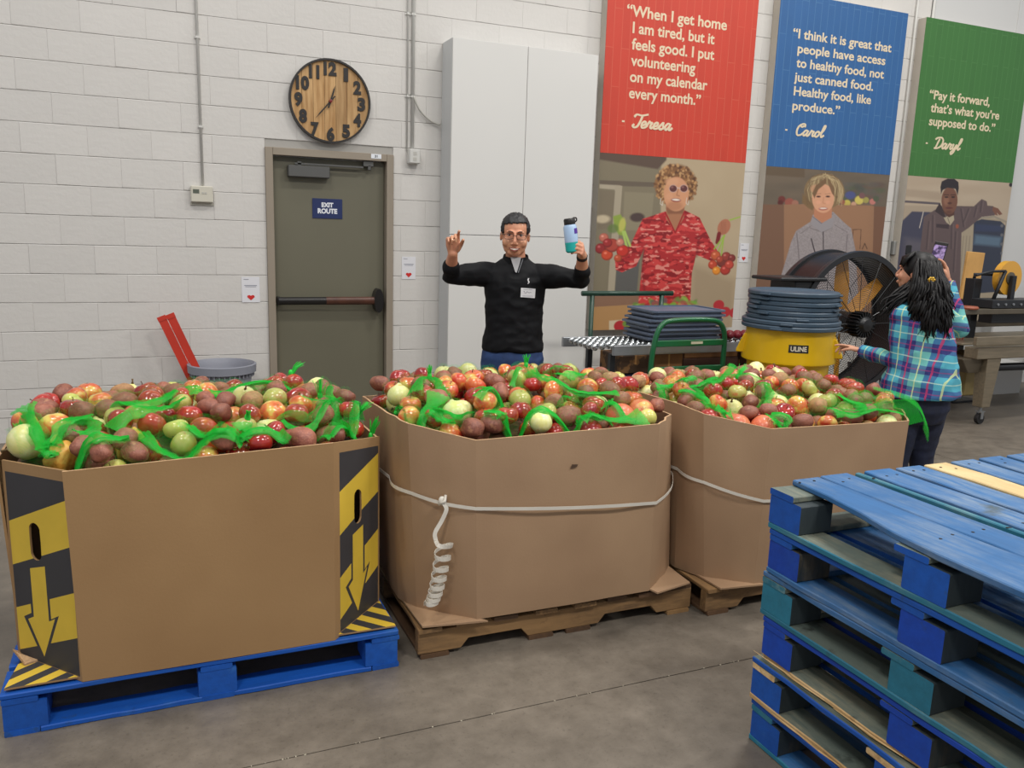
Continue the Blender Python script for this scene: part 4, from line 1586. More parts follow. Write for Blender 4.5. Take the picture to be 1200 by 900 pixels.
# ================================================================== PRODUCE
def produce_mat(name, c1, c2, c3=None, rough=.3, nscale=9, contrast=(.4, .62), speck=0.0, stripes=0.0, bump=0.0, coat=.0):
    m = bpy.data.materials.new(name)
    m.use_nodes = True
    N, L = m.node_tree.nodes, m.node_tree.links
    b = N['Principled BSDF']
    b.inputs['Roughness'].default_value = rough
    b.inputs['Coat Weight'].default_value = coat
    b.inputs['Coat Roughness'].default_value = .12
    b.inputs['Subsurface Weight'].default_value = .0
    tc = N.new('ShaderNodeTexCoord')
    oi = N.new('ShaderNodeObjectInfo')
    ad = N.new('ShaderNodeVectorMath')
    ad.operation = 'MULTIPLY_ADD'
    L.new(oi.outputs['Random'], ad.inputs[0])
    ad.inputs[1].default_value = (3, 7, 5)
    L.new(tc.outputs['Object'], ad.inputs[2])
    n = N.new('ShaderNodeTexNoise')
    n.inputs['Scale'].default_value = nscale * .13
    n.inputs['Detail'].default_value = 4
    L.new(ad.outputs[0], n.inputs['Vector'])
    r = N.new('ShaderNodeValToRGB')
    e = r.color_ramp.elements
    e[0].position, e[1].position = contrast
    e[0].color, e[1].color = (*c1, 1), (*c2, 1)
    if c3:
        x = e.new(min(.95, contrast[1] + .12))
        x.color = (*c3, 1)
    L.new(n.outputs['Fac'], r.inputs['Fac'])
    src = r.outputs['Color']
    if speck > 0:
        v = N.new('ShaderNodeTexNoise')
        v.inputs['Scale'].default_value = 11
        v.inputs['Detail'].default_value = 2
        L.new(ad.outputs[0], v.inputs['Vector'])
        mr = N.new('ShaderNodeMapRange')
        mr.inputs['From Min'].default_value = .56
        mr.inputs['From Max'].default_value = .66
        mr.inputs['To Max'].default_value = speck
        L.new(v.outputs['Fac'], mr.inputs['Value'])
        mx = N.new('ShaderNodeMix')
        mx.data_type = 'RGBA'
        L.new(mr.outputs[0], mx.inputs['Factor'])
        L.new(src, mx.inputs['A'])
        mx.inputs['B'].default_value = (*[min(1, q * 1.7 + .03) for q in c1], 1)
        src = mx.outputs['Result']
    hs = N.new('ShaderNodeHueSaturation')
    m1 = N.new('ShaderNodeMapRange')
    m1.inputs['To Min'].default_value = .78
    m1.inputs['To Max'].default_value = 1.18
    L.new(oi.outputs['Random'], m1.inputs['Value'])
    L.new(m1.outputs[0], hs.inputs['Value'])
    L.new(src, hs.inputs['Color'])
    L.new(hs.outputs[0], b.inputs['Base Color'])
    if bump > 0:
        bp = N.new('ShaderNodeBump')
        bp.inputs['Strength'].default_value = bump
        bp.inputs['Distance'].default_value = .006
        n3 = N.new('ShaderNodeTexNoise')
        n3.inputs['Scale'].default_value = 5
        L.new(ad.outputs[0], n3.inputs['Vector'])
        L.new(n3.outputs['Fac'], bp.inputs['Height'])
        L.new(bp.outputs[0], b.inputs['Normal'])
    return m


PM = {
    'red_apple': produce_mat('skin_red_apple', rgb(150, 32, 32), rgb(186, 54, 40), rgb(212, 130, 66), .14, 8, (.42, .66), .12, coat=.5),
    'blush_apple': produce_mat('skin_blush_apple', rgb(200, 62, 42), rgb(216, 122, 66), rgb(222, 192, 96), .15, 9, (.36, .52), .12, coat=.5),
    'green_apple': produce_mat('skin_green_apple', rgb(190, 190, 92), rgb(208, 200, 116), rgb(206, 130, 84), .22, 7, (.4, .6), .1, coat=.4),
    'pale_onion': produce_mat('skin_pale_onion', rgb(224, 220, 138), rgb(234, 232, 176), rgb(214, 186, 100), .35, 10, (.4, .62), 0, coat=.15),
    'potato': produce_mat('skin_potato', rgb(150, 92, 72), rgb(128, 74, 60), rgb(172, 120, 88), .5, 12, (.4, .6), .4, bump=.3),
    'brown_potato': produce_mat('skin_brown_potato', rgb(172, 130, 88), rgb(150, 110, 76), rgb(186, 152, 110), .62, 10, (.4, .6), .4, bump=.3),
    'grapefruit': produce_mat('skin_grapefruit', rgb(214, 122, 76), rgb(204, 96, 72), rgb(218, 176, 96), .35, 6, (.4, .58), .3, bump=.25, coat=.2),
    'gourd': produce_mat('skin_gourd', rgb(216, 152, 60), rgb(222, 184, 84), rgb(196, 120, 60), .4, 14, (.4, .6), .2, bump=.3),
}
M_stem = mat('fruit_stem', rgb(92, 66, 40), .8)
M_calyx = mat('fruit_calyx', rgb(104, 84, 52), .8)


def produce_mesh(kind, seed):
    r = random.Random(seed * 101 + len(kind))
    n, m = 18, 12
    rings = []
    off = Vector((r.uniform(0, 50), r.uniform(0, 50), 0))
    el = r.uniform(.88, 1.0)
    for i in range(m + 1):
        t = PI * i / m
        st, ct = math.sin(t), math.cos(t)
        ring = []
        for j in range(n):
            a = 2 * PI * j / n
            d = Vector((st * math.cos(a), st * math.sin(a), ct))
            if kind in ('red_apple', 'blush_apple', 'green_apple'):
                rad = 1.0 - .22 * math.exp(-(t / .42) ** 2) - .13 * math.exp(-((PI - t) / .34) ** 2)
                rad *= 1 + .03 * math.cos(5 * a) * max(0, -ct) ** 2 + .05 * noise.noise(d * 1.3 + off)
                p = d * rad
                p.x *= 1.0 + .05 * ct
                p.y *= 1.0 + .05 * ct
                p.z *= .92 * el
            elif kind == 'pale_onion':
                rad = 1 + .03 * noise.noise(d * 1.6 + off)
                p = d * rad
                p.z *= .9
                if t < .5:
                    p.z += .28 * math.exp(-(t / .2) ** 2)
                    p.x *= 1 - .0 * (1 - t / .5)
                if PI - t < .3:
                    p.z += .05
            elif kind == 'grapefruit':
                rad = 1 + .03 * noise.noise(d * 1.5 + off) - .05 * math.exp(-(t / .25) ** 2)
                p = d * rad
                p.z *= .93
            elif kind == 'gourd':
                rad = 1 + .28 * noise.noise(d * 1.7 + off) + .1 * noise.noise(d * 4 + off)
                p = d * rad
                p.z *= 1.25
            else:
                rad = 1 + .16 * noise.noise(d * 1.1 + off) + .05 * noise.noise(d * 3 + off)
                p = d * rad
                p.x *= 1.16
                p.y *= .92
                p.z *= .86
            ring.append(p)
        rings.append(ring)
    mb_ = MB()
    mb_.loft(rings[1:-1], caps=False)
    top = sum(rings[0], Vector()) / n
    bot = sum(rings[-1], Vector()) / n
    b = len(mb_.v)
    mb_.v += [tuple(top), tuple(bot)]
    L_ = (m - 2) * n
    for j in range(n):
        mb_.f.append((b, (j + 1) % n, j))
        mb_.mi.append(0)
        mb_.f.append((b + 1, L_ + j, L_ + (j + 1) % n))
        mb_.mi.append(0)
    if 'apple' in kind:
        z0 = rings[0][0].z
        mb_.tube([(0, 0, z0 - .02), (.03, .02, z0 + .16), (.1, .04, z0 + .3)], [.035, .03, .045], 5, mi=1)
        zb = rings[-1][0].z
        for q in range(5):
            a = q * 2 * PI / 5
            mb_.add([(.0, .0, zb + .02), (.10 * math.cos(a), .10 * math.sin(a), zb - .06), (.07 * math.cos(a + .5), .07 * math.sin(a + .5), zb - .02)], [(0, 1, 2)], 2)
    if kind == 'pale_onion':
        mb_.tube([(0, 0, 1.05), (.02, 0, 1.25), (.06, .03, 1.45)], [.13, .06, .09], 6, mi=2)
        for q in range(7):
            a = q * .9
            mb_.tube([(0, 0, -.86), (.12 * math.cos(a), .12 * math.sin(a), -.98)], [.02, .008], 3, mi=1)
    me = mb_.mesh(kind, [PM[kind], M_stem, M_calyx], True)
    bm = bmesh.new()
    bm.from_mesh(me)
    bmesh.ops.recalc_face_normals(bm, faces=bm.faces)
    bm.to_mesh(me)
    bm.free()
    return me


PMESH = {k: [produce_mesh(k, s) for s in range(4 if k not in ('gourd', 'grapefruit') else 2)] for k in PM}
KIND = {  # radius range, words, category, plural
    'potato': (.031, .041, 'reddish brown potato', 'potato', 'reddish potatoes'),
    'brown_potato': (.034, .05, 'pale brown potato', 'potato', 'pale brown potatoes'),
    'red_apple': (.036, .047, 'dark red apple', 'apple', 'dark red apples'),
    'blush_apple': (.038, .050, 'orange blushed apple', 'apple', 'blushed apples'),
    'green_apple': (.036, .044, 'yellow green apple', 'apple', 'yellow green apples'),
    'pale_onion': (.040, .052, 'pale yellow onion', 'onion', 'pale onions'),
    'grapefruit': (.050, .056, 'orange pink grapefruit', 'grapefruit', 'grapefruits'),
    'gourd': (.038, .045, 'lumpy yellow gourd', 'gourd', 'gourds'),
}
MIX = ['potato'] * 14 + ['brown_potato'] * 4 + ['red_apple'] * 25 + ['blush_apple'] * 26 + ['green_apple'] * 7 + ['pale_onion'] * 17 + ['grapefruit'] * 5
HEAP = {'L': (.13, .875, .065), 'M': (1.41, .885, .065), 'R': (2.68, .845, .05)}
BINS = {'L': (tL, 'left bin', 21), 'M': (tM, 'middle bin', 12), 'R': (tR, 'right bin', 43)}
FRUIT = {'L': [], 'M': [], 'R': []}
# the column of produce seen through the right hand hole of the left bin
for k, kd in enumerate(['potato', 'red_apple', 'brown_potato', 'green_apple', 'blush_apple', 'potato']):
    o = obj(kd, PMESH[kd][k % 3], None, (.575 + .006 * (k % 2), 2.90, .195 + .0765 * k))
    o.scale = (.04, .04, .04)
    tag(o, '%s inside the left bin behind its right corner panel, %s of the column' % (KIND[kd][2], ('lowest', 'second', 'third', 'fourth', 'fifth', 'topmost')[k]), KIND[kd][3], KIND[kd][4] + ' in the left bin')


def target(k, x, y):
    xc, b_, d_ = HEAP[k]
    return b_ + d_ * max(0, 1 - ((y - 3.25) / .56) ** 2) * max(0, 1 - ((x - xc) / .72) ** 4)


def inset_ok(P, x, y, m):
    """signed distance to every edge of the convex outline"""
    n = len(P)
    for i in range(n):
        ax, ay = P[i]
        bx, by = P[(i + 1) % n]
        ex, ey = bx - ax, by - ay
        L_ = math.hypot(ex, ey)
        if (ex * (y - ay) - ey * (x - ax)) / L_ < m:
            return False
    return True


def surf(k, x, y, grow=.0):
    best = target(k, x, y) - .10
    for (fx, fy, fz, r) in FRUIT[k]:
        rr2 = (r + grow) ** 2 - (x - fx) ** 2 - (y - fy) ** 2
        if rr2 > 0:
            h = fz + math.sqrt(rr2)
            if h > best:
                best = h
    return best


for bk, (P, bn, seed) in BINS.items():
    r = random.Random(seed)
    xmin, xmax = min(p[0] for p in P), max(p[0] for p in P)
    ymin, ymax = min(p[1] for p in P), max(p[1] for p in P)
    # mound of produce deeper in the bin, not separable
    g_ = MB()
    nx, ny = 16, 14
    for i in range(nx + 1):
        for j in range(ny + 1):
            x = xmin + .02 + (xmax - xmin - .04) * i / nx
            y = ymin + .02 + (ymax - ymin - .04) * j / ny
            sc = 1.0
            cx, cy = (xmin + xmax) / 2, (ymin + ymax) / 2
            while not inset_ok(P, cx + (x - cx) * sc, cy + (y - cy) * sc, .035) and sc > .3:
                sc -= .02
            x, y = cx + (x - cx) * sc, cy + (y - cy) * sc
            g_.v.append((x, y, target(bk, x, y) - .125 + .008 * noise.noise(Vector((x * 14, y * 14, 0)))))
    for i in range(nx):
        for j in range(ny):
            a = i * (ny + 1) + j
            g_.f.append((a, a + ny + 1, a + ny + 2, a + 1))
            g_.mi.append(0)
    o = g_.build('produce_heap', mat('deep_produce', rgb(96, 56, 40), .7, color2=rgb(70, 60, 30), nscale=24, bump=.5, bscale=24), smooth=True, fix=False)
    tag(o, 'mixed produce lying deep in the %s under the netting' % bn, 'produce heap', kind='stuff')
    placed = []
    items = []
    tries = 0
    cnt = 0
    while tries < 16000 and len(placed) < 215:
        tries += 1
        kind = r.choice(MIX)
        if bk == 'L' and cnt < 3:
            kind = 'gourd'
        lo, hi = KIND[kind][:2]
        rad = r.uniform(lo, hi) * 1.13
        x, y = r.uniform(xmin, xmax), r.uniform(ymin, ymax)
        if kind == 'gourd':
            x, y = [(-.30, 2.98), (-.31, 2.88), (-.22, 2.74)][cnt] if tries < 4 else (r.uniform(-.4, -.1), r.uniform(2.75, 3.1))
        if not inset_ok(P, x, y, rad * 1.1 + .015):
            continue
        z = target(bk, x, y) - .125 + rad
        for (fx, fy, fz, fr) in placed:
            d2 = (x - fx) ** 2 + (y - fy) ** 2
            s = (rad + fr) * .97
            if d2 < s * s:
                z = max(z, fz + math.sqrt(s * s - d2))
        T_ = target(bk, x, y)
        if z + rad > T_ + .024 + (.016 if y > 2.95 else 0):
            continue
        placed.append((x, y, z, rad))
        if kind == 'gourd':
            cnt += 1
        o = obj(kind, r.choice(PMESH[kind]))
        o.location = (x, y, z)
        o.scale = (rad, rad, rad)
        if kind in ('potato', 'brown_potato', 'gourd'):
            o.rotation_euler = (r.uniform(-.4, .4), r.uniform(-.4, .4), r.uniform(0, 6.3))
        else:
            tl = r.choice([r.uniform(0, .7), r.uniform(.7, 2.2), r.uniform(2.2, 3.1)])
            o.rotation_euler = (tl, 0, r.uniform(0, 6.3))
        items.append((o, kind, rad, x, y))
    for (o, kind, rad, x, y) in items:
        xc = (x - xmin) / (xmax - xmin)
        side = 'left' if xc < .34 else ('right' if xc > .66 else 'centre')
        row = 'front' if y < ymin + .28 else ('back' if y > ymax - .38 else 'middle')
        lo, hi = KIND[kind][:2]
        q = (rad / 1.13 - lo) / (hi - lo)
        size = 'small ' if q < .33 else 'large ' if q > .67 else ''
        nb_ = sorted(((x - p[3]) ** 2 + (y - p[4]) ** 2, p[1]) for p in items if p[0] is not o)
        other = [k for d_, k in nb_[:6] if k != kind]
        beside = other[0] if other else nb_[0][1]
        bw = KIND[beside][2]
        art = 'an' if bw[0] in 'aeiou' else 'a'
        tag(o, '%s%s beside %s %s, %s %s of the %s' % (size, KIND[kind][2], art, bw, row, side, bn), KIND[kind][3], '%s in the %s' % (KIND[kind][4], bn))
    FRUIT[bk] = placed
RIBS = {
    'L': [
        [(-0.42, 2.74), (-0.4, 2.74), (-0.39, 2.83), (-0.39, 2.96), (-0.43, 3.16)],
        [(-0.36, 2.84), (-0.39, 2.96), (-0.43, 3.13)],
        [(-0.28, 2.74), (-0.23, 2.75), (-0.17, 2.74), (-0.11, 2.74)],
        [(-0.25, 3.01), (-0.21, 2.91), (-0.26, 2.86)],
        [(-0.07, 2.9), (-0.03, 2.79), (0.03, 2.74), (0.11, 2.74), (0.21, 2.74)],
        [(0.07, 2.84), (0.12, 2.78), (0.17, 2.74), (0.22, 2.74)],
        [(0.24, 2.83), (0.25, 2.74), (0.23, 2.74), (0.32, 2.74), (0.39, 2.74)],
        [(0.17, 3.23), (0.3, 3.28), (0.47, 3.4)],
        [(0.38, 2.93), (0.46, 2.88), (0.55, 2.94)],
        [(0.58, 2.96), (0.58, 3.09), (0.66, 3.45)],
        [(0.51, 2.74), (0.56, 2.74), (0.63, 2.74), (0.73, 2.82)],
        [(0.66, 2.78), (0.67, 2.88), (0.72, 3.02)],
        [(-0.16, 3.03), (-0.06, 3.08), (0.04, 3.14)],
        [(-0.33, 2.86), (-0.3, 2.92), (-0.24, 2.97)],
    ],
    'M': [
        [(0.9, 3.05), (1.03, 3.29), (1.04, 3.07)],
        [(0.76, 2.78), (0.85, 2.81), (0.97, 2.97)],
        [(0.74, 2.91), (0.78, 2.95)],
        [(0.84, 2.74), (0.88, 2.74), (0.96, 2.74)],
        [(0.9, 2.81), (0.99, 2.84), (1.03, 2.76)],
        [(1.12, 2.93), (1.2, 2.96), (1.26, 2.94)],
        [(1.37, 3.15), (1.45, 3.29)],
        [(1.48, 3.26), (1.5, 3.06), (1.58, 2.96), (1.73, 2.91)],
        [(1.09, 2.76), (1.14, 2.74), (1.15, 2.74)],
        [(1.25, 2.78), (1.33, 2.75), (1.43, 2.75)],
        [(1.16, 2.74), (1.2, 2.74)],
        [(1.49, 2.74), (1.53, 2.74), (1.57, 2.74), (1.76, 2.74)],
        [(1.45, 2.74), (1.47, 2.74), (1.5, 2.74)],
        [(1.66, 2.86), (1.68, 2.8), (1.68, 2.74)],
        [(1.54, 2.74), (1.62, 2.77)],
    ],
    'R': [
        [(2.09, 3.21), (2.2, 3.19), (2.32, 3.15), (2.54, 3.25)],
        [(2.3, 3.05), (2.45, 3.16), (2.71, 3.41)],
        [(2.23, 3.05), (2.2, 2.91), (2.11, 2.76)],
        [(2.06, 2.97), (2.16, 2.97), (2.23, 2.95)],
        [(2.59, 3.03), (2.54, 2.92), (2.46, 2.85)],
        [(2.41, 2.74), (2.46, 2.69), (2.41, 2.67), (2.35, 2.67)],
        [(2.18, 2.71), (2.09, 2.67)],
        [(2.06, 2.67), (2.11, 2.67)],
        [(2.89, 2.84), (2.91, 2.74), (2.86, 2.67), (2.85, 2.67)],
        [(2.68, 2.67), (2.84, 2.67), (3.05, 2.67)],
        [(1.96, 3.16), (2.04, 3.11)],
    ],
}


# ================================================================== GREEN NET BAGS
def net_mat(name, cover, strands):
    m = bpy.data.materials.new(name)
    m.use_nodes = True
    N, L = m.node_tree.nodes, m.node_tree.links
    b = N['Principled BSDF']
    b.inputs['Base Color'].default_value = (*rgb(26, 200, 58), 1)
    b.inputs['Roughness'].default_value = .45
    tr = N.new('ShaderNodeBsdfTranslucent')
    tr.inputs['Color'].default_value = (*rgb(40, 215, 70), 1)
    ms = N.new('ShaderNodeMixShader')
    ms.inputs[0].default_value = .3
    L.new(b.outputs[0], ms.inputs[1])
    L.new(tr.outputs[0], ms.inputs[2])
    tp = N.new('ShaderNodeBsdfTransparent')
    uv = N.new('ShaderNodeUVMap')
    sep = N.new('ShaderNodeSeparateXYZ')
    L.new(uv.outputs[0], sep.inputs[0])

    def strand(sx, sy):
        a = N.new('ShaderNodeMath')
        a.operation = 'MULTIPLY'
        L.new(sep.outputs['X'], a.inputs[0])
        a.inputs[1].default_value = sx
        c = N.new('ShaderNodeMath')
        c.operation = 'MULTIPLY_ADD'
        L.new(sep.outputs['Y'], c.inputs[0])
        c.inputs[1].default_value = sy
        L.new(a.outputs[0], c.inputs[2])
        f = N.new('ShaderNodeMath')
        f.operation = 'FRACT'
        L.new(c.outputs[0], f.inputs[0])
        g = N.new('ShaderNodeMath')
        g.operation = 'LESS_THAN'
        L.new(f.outputs[0], g.inputs[0])
        g.inputs[1].default_value = cover
        return g.outputs[0]
    mx = N.new('ShaderNodeMath')
    mx.operation = 'MAXIMUM'
    L.new(strand(strands, strands * .8), mx.inputs[0])
    L.new(strand(strands, -strands * .8), mx.inputs[1])
    m2 = N.new('ShaderNodeMixShader')
    L.new(mx.outputs[0], m2.inputs[0])
    L.new(tp.outputs[0], m2.inputs[1])
    L.new(ms.outputs[0], m2.inputs[2])
    L.new(m2.outputs[0], N['Material Output'].inputs['Surface'])
    return m


M_net = net_mat('green_net_spread', .028, 190.0)      # uv in metres: strands about 5 mm apart
M_netb = net_mat('green_net_bunched', .40, 300.0)

M_netl = net_mat('green_net_loose', .12, 240.0)


def uv_grid(name, rows, m, parent=None, uvs=None):
    """rows of points -> smooth grid with uv in metres"""
    R_, C_ = len(rows), len(rows[0])
    vs = [tuple(p) for r in rows for p in r]
    fs = [(i * C_ + j, i * C_ + j + 1, (i + 1) * C_ + j + 1, (i + 1) * C_ + j) for i in range(R_ - 1) for j in range(C_ - 1)]
    me = bpy.data.meshes.new(name)
    me.from_pydata(vs, [], fs)
    me.materials.append(m)
    uvl = me.uv_layers.new(name='UVMap')
    for li, lp in enumerate(me.loops):
        i, j = divmod(lp.vertex_index, C_)
        uvl.data[li].uv = uvs[i][j]
    me.polygons.foreach_set('use_smooth', [True] * len(me.polygons))
    me.update()
    return obj(name, me, parent)


def net_sheet(bk, cx, cy, lx, ly, ang, parent, r):
    nu, nv = 22, 16
    ca, sa = math.cos(ang), math.sin(ang)
    P = BINS[bk][0]
    H_ = np.zeros((nv + 1, nu + 1))
    XY = [[None] * (nu + 1) for _ in range(nv + 1)]
    for i in range(nv + 1):
        for j in range(nu + 1):
            u, v = j / nu - .5, i / nv - .5
            w = 1 - .35 * abs(u) + .06 * noise.noise(Vector((u * 5, v * 5, cx * 9)))
            x, y = cx + lx * u * ca - ly * v * w * sa, cy + lx * u * sa + ly * v * w * ca
            for _ in range(40):
                if inset_ok(P, x, y, .028):
                    break
                x, y = x + (HEAP[bk][0] - x) * .03, y + (3.22 - y) * .03
            XY[i][j] = (x, y)
            H_[i, j] = surf(bk, x, y, .004)
    K = H_.copy()
    for it in range(5):          # the sheet hangs taut between the tops it touches
        A = K.copy()
        A[1:-1, 1:-1] = (K[:-2, 1:-1] + K[2:, 1:-1] + K[1:-1, :-2] + K[1:-1, 2:]) / 4
        K = np.maximum(A, H_)
    rows, uvs = [], []
    for i in range(nv + 1):
        rw, ru = [], []
        for j in range(nu + 1):
            x, y = XY[i][j]
            rw.append((x, y, K[i, j] + .004))
            ru.append((lx * j / nu, ly * i / nv))
        rows.append(rw)
        uvs.append(ru)
    return uv_grid('netting', rows, M_netl if r.random() < .1 or (bk == 'R' and cx > 2.95 and cy < 2.9) else M_net, parent, uvs)


def net_ribbon(bk, path, parent, r, name='bunched_net', wide=.02, ends=(1.0, 1.0), lift=.006, zs=None, m_=None):
    """gathered net: a pleated band that narrows at knots and flares at its ends"""
    if zs is None:
        cx0, cy0 = HEAP[bk][0], 3.2
        q = []
        for (x, y) in path:
            x, y = x + r.uniform(-.008, .008), y + r.uniform(-.006, .006)
            for _ in range(30):
                if inset_ok(BINS[bk][0], x, y, .03 + wide * .9):
                    break
                x, y = x + (cx0 - x) * .02, y + (cy0 - y) * .03
            q.append((x, y))
        path = q
    P = smooth_path([(p[0], p[1], 0) for p in path], 7)
    n = len(P)
    pts = []
    for i, p in enumerate(P):
        z = max(surf(bk, p.x + dx, p.y + dy, .003) for dx, dy in ((0, 0), (.01, 0), (-.01, 0), (0, .01))) if zs is None else 0
        pts.append(Vector((p.x, p.y, z + lift)))
    if zs is not None:
        for i in range(n):
            pts[i].z = zs[0] + (zs[1] - zs[0]) * i / (n - 1)
    for it in range(6):
        q = [p.z for p in pts]
        for i in range(1, n - 1):
            pts[i].z = max(q[i] - .004, (q[i - 1] + q[i + 1]) / 2) if zs is None else q[i]
    m = 11
    rows, uvs = [], []
    s = 0
    ph = r.uniform(0, 6)
    for i in range(n):
        t = i / (n - 1)
        d = (pts[min(i + 1, n - 1)] - pts[max(i - 1, 0)])
        if d.length < 1e-6:
            d = Vector((1, 0, 0))
        d.normalize()
        sd = d.cross(Vector((0, 0, 1)))
        if sd.length < 1e-3:
            sd = Vector((1, 0, 0))
        sd.normalize()
        up = sd.cross(d).normalized()
        w = wide * (.55 + .5 * abs(noise.noise(Vector((t * 4 + ph, ph, 0)))) * 2 + ends[0] * max(0, 1 - t * 5) ** 2 + ends[1] * max(0, 1 - (1 - t) * 5) ** 2)
        tw = .5 * math.sin(t * 5 + ph)
        a_, b_ = sd * math.cos(tw) + up * math.sin(tw), -sd * math.sin(tw) + up * math.cos(tw)
        rw, ru = [], []
        for j in range(m):
            u = j / (m - 1) - .5
            rw.append(pts[i] + a_ * (u * w * 2) + b_ * ((.0045 if j % 2 else -.001) + .008 * (1 - 4 * u * u) + .002 * noise.noise(Vector((i * .7, j * 1.3, ph)))))
            ru.append((u * .05, s))
        rows.append(rw)
        uvs.append(ru)
        if i < n - 1:
            s += (pts[i + 1] - pts[i]).length
    return uv_grid(name, rows, m_ or M_netb, parent, uvs)


def net_tuft(bk, x, y, parent, r, h=.07, lean=(0, 0), spread=.9, z=None):
    """cut end of a net bag standing up as a little fan of threads"""
    z0 = (surf(bk, x, y) if z is None else z)
    mb_ = MB()
    for q in range(26):
        a = r.uniform(0, 2 * PI)
        s = r.uniform(0, spread) * .5
        hh = h * r.uniform(.75, 1.1)
        e = Vector((x + lean[0] + hh * s * math.cos(a), y + lean[1] + hh * s * math.sin(a), z0 + hh * math.cos(s * .8)))
        b0 = Vector((x + .004 * math.cos(a), y + .004 * math.sin(a), z0 - .012))
        mid = b0.lerp(e, .5) + Vector((0, 0, .012))
        mb_.tube([b0, mid, e], [.0016, .0014, .0009], 3)
    mb_.ellipsoid((x, y, z0 + .002), (.011, .011, .016), 8, 6)
    return mb_.build('frayed_end', M_fray, parent)


M_fray = mat('green_net_threads', rgb(40, 205, 66), .5)
BAGN = {'L': 'left bin', 'M': 'middle bin', 'R': 'right bin'}
posw = lambda bk, x, y: ('left' if x < HEAP[bk][0] - .22 else 'right' if x > HEAP[bk][0] + .24 else 'central', 'front' if y < 2.92 else 'rear' if y > 3.18 else 'middle')
SHEETS = {'L': [(-.33, 3.0, .34, .3, .6), (-.05, 2.86, .4, .26, .1), (-.08, 3.25, .4, .3, .4), (.28, 3.4, .45, .3, 0), (.42, 3.0, .38, .3, -.3), (.15, 2.86, .36, .22, -.2), (.58, 3.3, .28, .3, 1.2)],
          'M': [(.93, 3.2, .34, .3, .8), (.88, 2.93, .26, .3, .4), (1.05, 2.86, .36, .24, .1), (1.32, 3.5, .4, .3, .2), (1.66, 3.35, .5, .26, -.5), (1.45, 2.9, .36, .26, .1), (1.7, 2.95, .34, .3, -.4)],
          'R': [(2.25, 3.15, .4, .3, .2), (2.35, 3.3, .4, .24, .3), (2.22, 2.9, .26, .24, .9), (2.62, 3.0, .3, .26, .5), (2.66, 2.8, .36, .22, -.5), (3.0, 3.05, .4, .3, -.5), (3.0, 2.8, .34, .2, .2)]}
for bk in 'LMR':
    r = random.Random(ord(bk))
    bags = []
    seen = {}
    for (cx, cy, lx, ly, a) in SHEETS[bk]:
        sx, sy = posw(bk, cx, cy)
        if (sx, sy) in seen:
            sx = 'far ' + sx if sx != 'central' else 'centre right'
        seen[(sx, sy)] = 1
        t = thing('net_produce_bag', 'green net bag over the %s %s of the heap in the %s' % (sx, sy, BAGN[bk]), 'net bag', (0, 0, 0), 0, 'green net bags in the ' + BAGN[bk])
        net_sheet(bk, cx, cy, lx, ly, a, t, r)
        bags.append((cx, cy, t))
    for k, path in enumerate(RIBS[bk]):
        mx_, my_ = path[len(path) // 2]
        par = min(bags, key=lambda q: (q[0] - mx_) ** 2 + (q[1] - my_) ** 2)[2]
        if len(path) >= 2:
            net_ribbon(bk, path, par, r, wide=r.choice([.016, .021, .026]), ends=(r.uniform(.3, 1.4), r.uniform(.3, 1.6)))
            net_ribbon(bk, [(x + r.uniform(-.02, .02), y + r.uniform(-.012, .025)) for x, y in path], par, r, wide=r.choice([.026, .032, .038]), ends=(r.uniform(.0, 1.0), r.uniform(.0, 1.0)), lift=.002, m_=M_netl)
net_of = lambda o: [c for c in o.children if c.name.startswith('netting')][0].data
for bk in 'LMR':
    r = random.Random(ord(bk) + 7)
    allb = [o for o in bpy.data.objects if o.name.startswith('net_produce_bag') and BAGN[bk] in o['label']]
    allb.sort(key=lambda o: o['label'])
    for k in range(3):
        x, y, a = HEAP[bk][0] + r.uniform(-.5, .5), r.uniform(2.85, 3.35), r.uniform(-.6, .6)
        q = min(allb, key=lambda o: (Vector(net_of(o).vertices[190].co).xy - Vector((x, y))).length)
        l_ = r.uniform(.06, .15)
        net_ribbon(bk, [(x - l_ * math.cos(a), y - l_ * math.sin(a)), (x, y + r.uniform(-.04, .04)), (x + l_ * math.cos(a), y + l_ * math.sin(a))], q, r, wide=r.choice([.02, .03, .04]),
                   ends=(r.uniform(.2, 1.2), r.uniform(.2, 1.2)), m_=r.choice([M_netb, M_netl]))
net_of = lambda o: [c for c in o.children if c.name.startswith('netting')][0].data
near = lambda bk, x, y: min([o for o in bpy.data.objects if o.name.startswith('net_produce_bag') and BAGN[bk] in o['label']],
                            key=lambda o: sum(((Vector(net_of(o).vertices[80].co).xy - Vector((x, y))).length,)))
rt = random.Random(9)
for bk, x, y, h, ln in (('L', .565, 3.2, .075, (.0, 0)), ('L', .715, 2.98, .07, (.02, 0)), ('L', -.43, 3.05, .05, (-.01, 0)), ('L', .50, 3.52, .05, (.04, 0)), ('M', 1.56, 3.45, .05, (0, 0)),
                        ('M', 1.06, 3.35, .05, (0, 0)), ('R', 2.66, 3.3, .06, (.06, .02)), ('L', .26, 2.86, .03, (.0, -.02)), ('L', .66, 3.02, .06, (.05, -.01))):
    net_tuft(bk, x, y, near(bk, x, y), rt, h, ln)
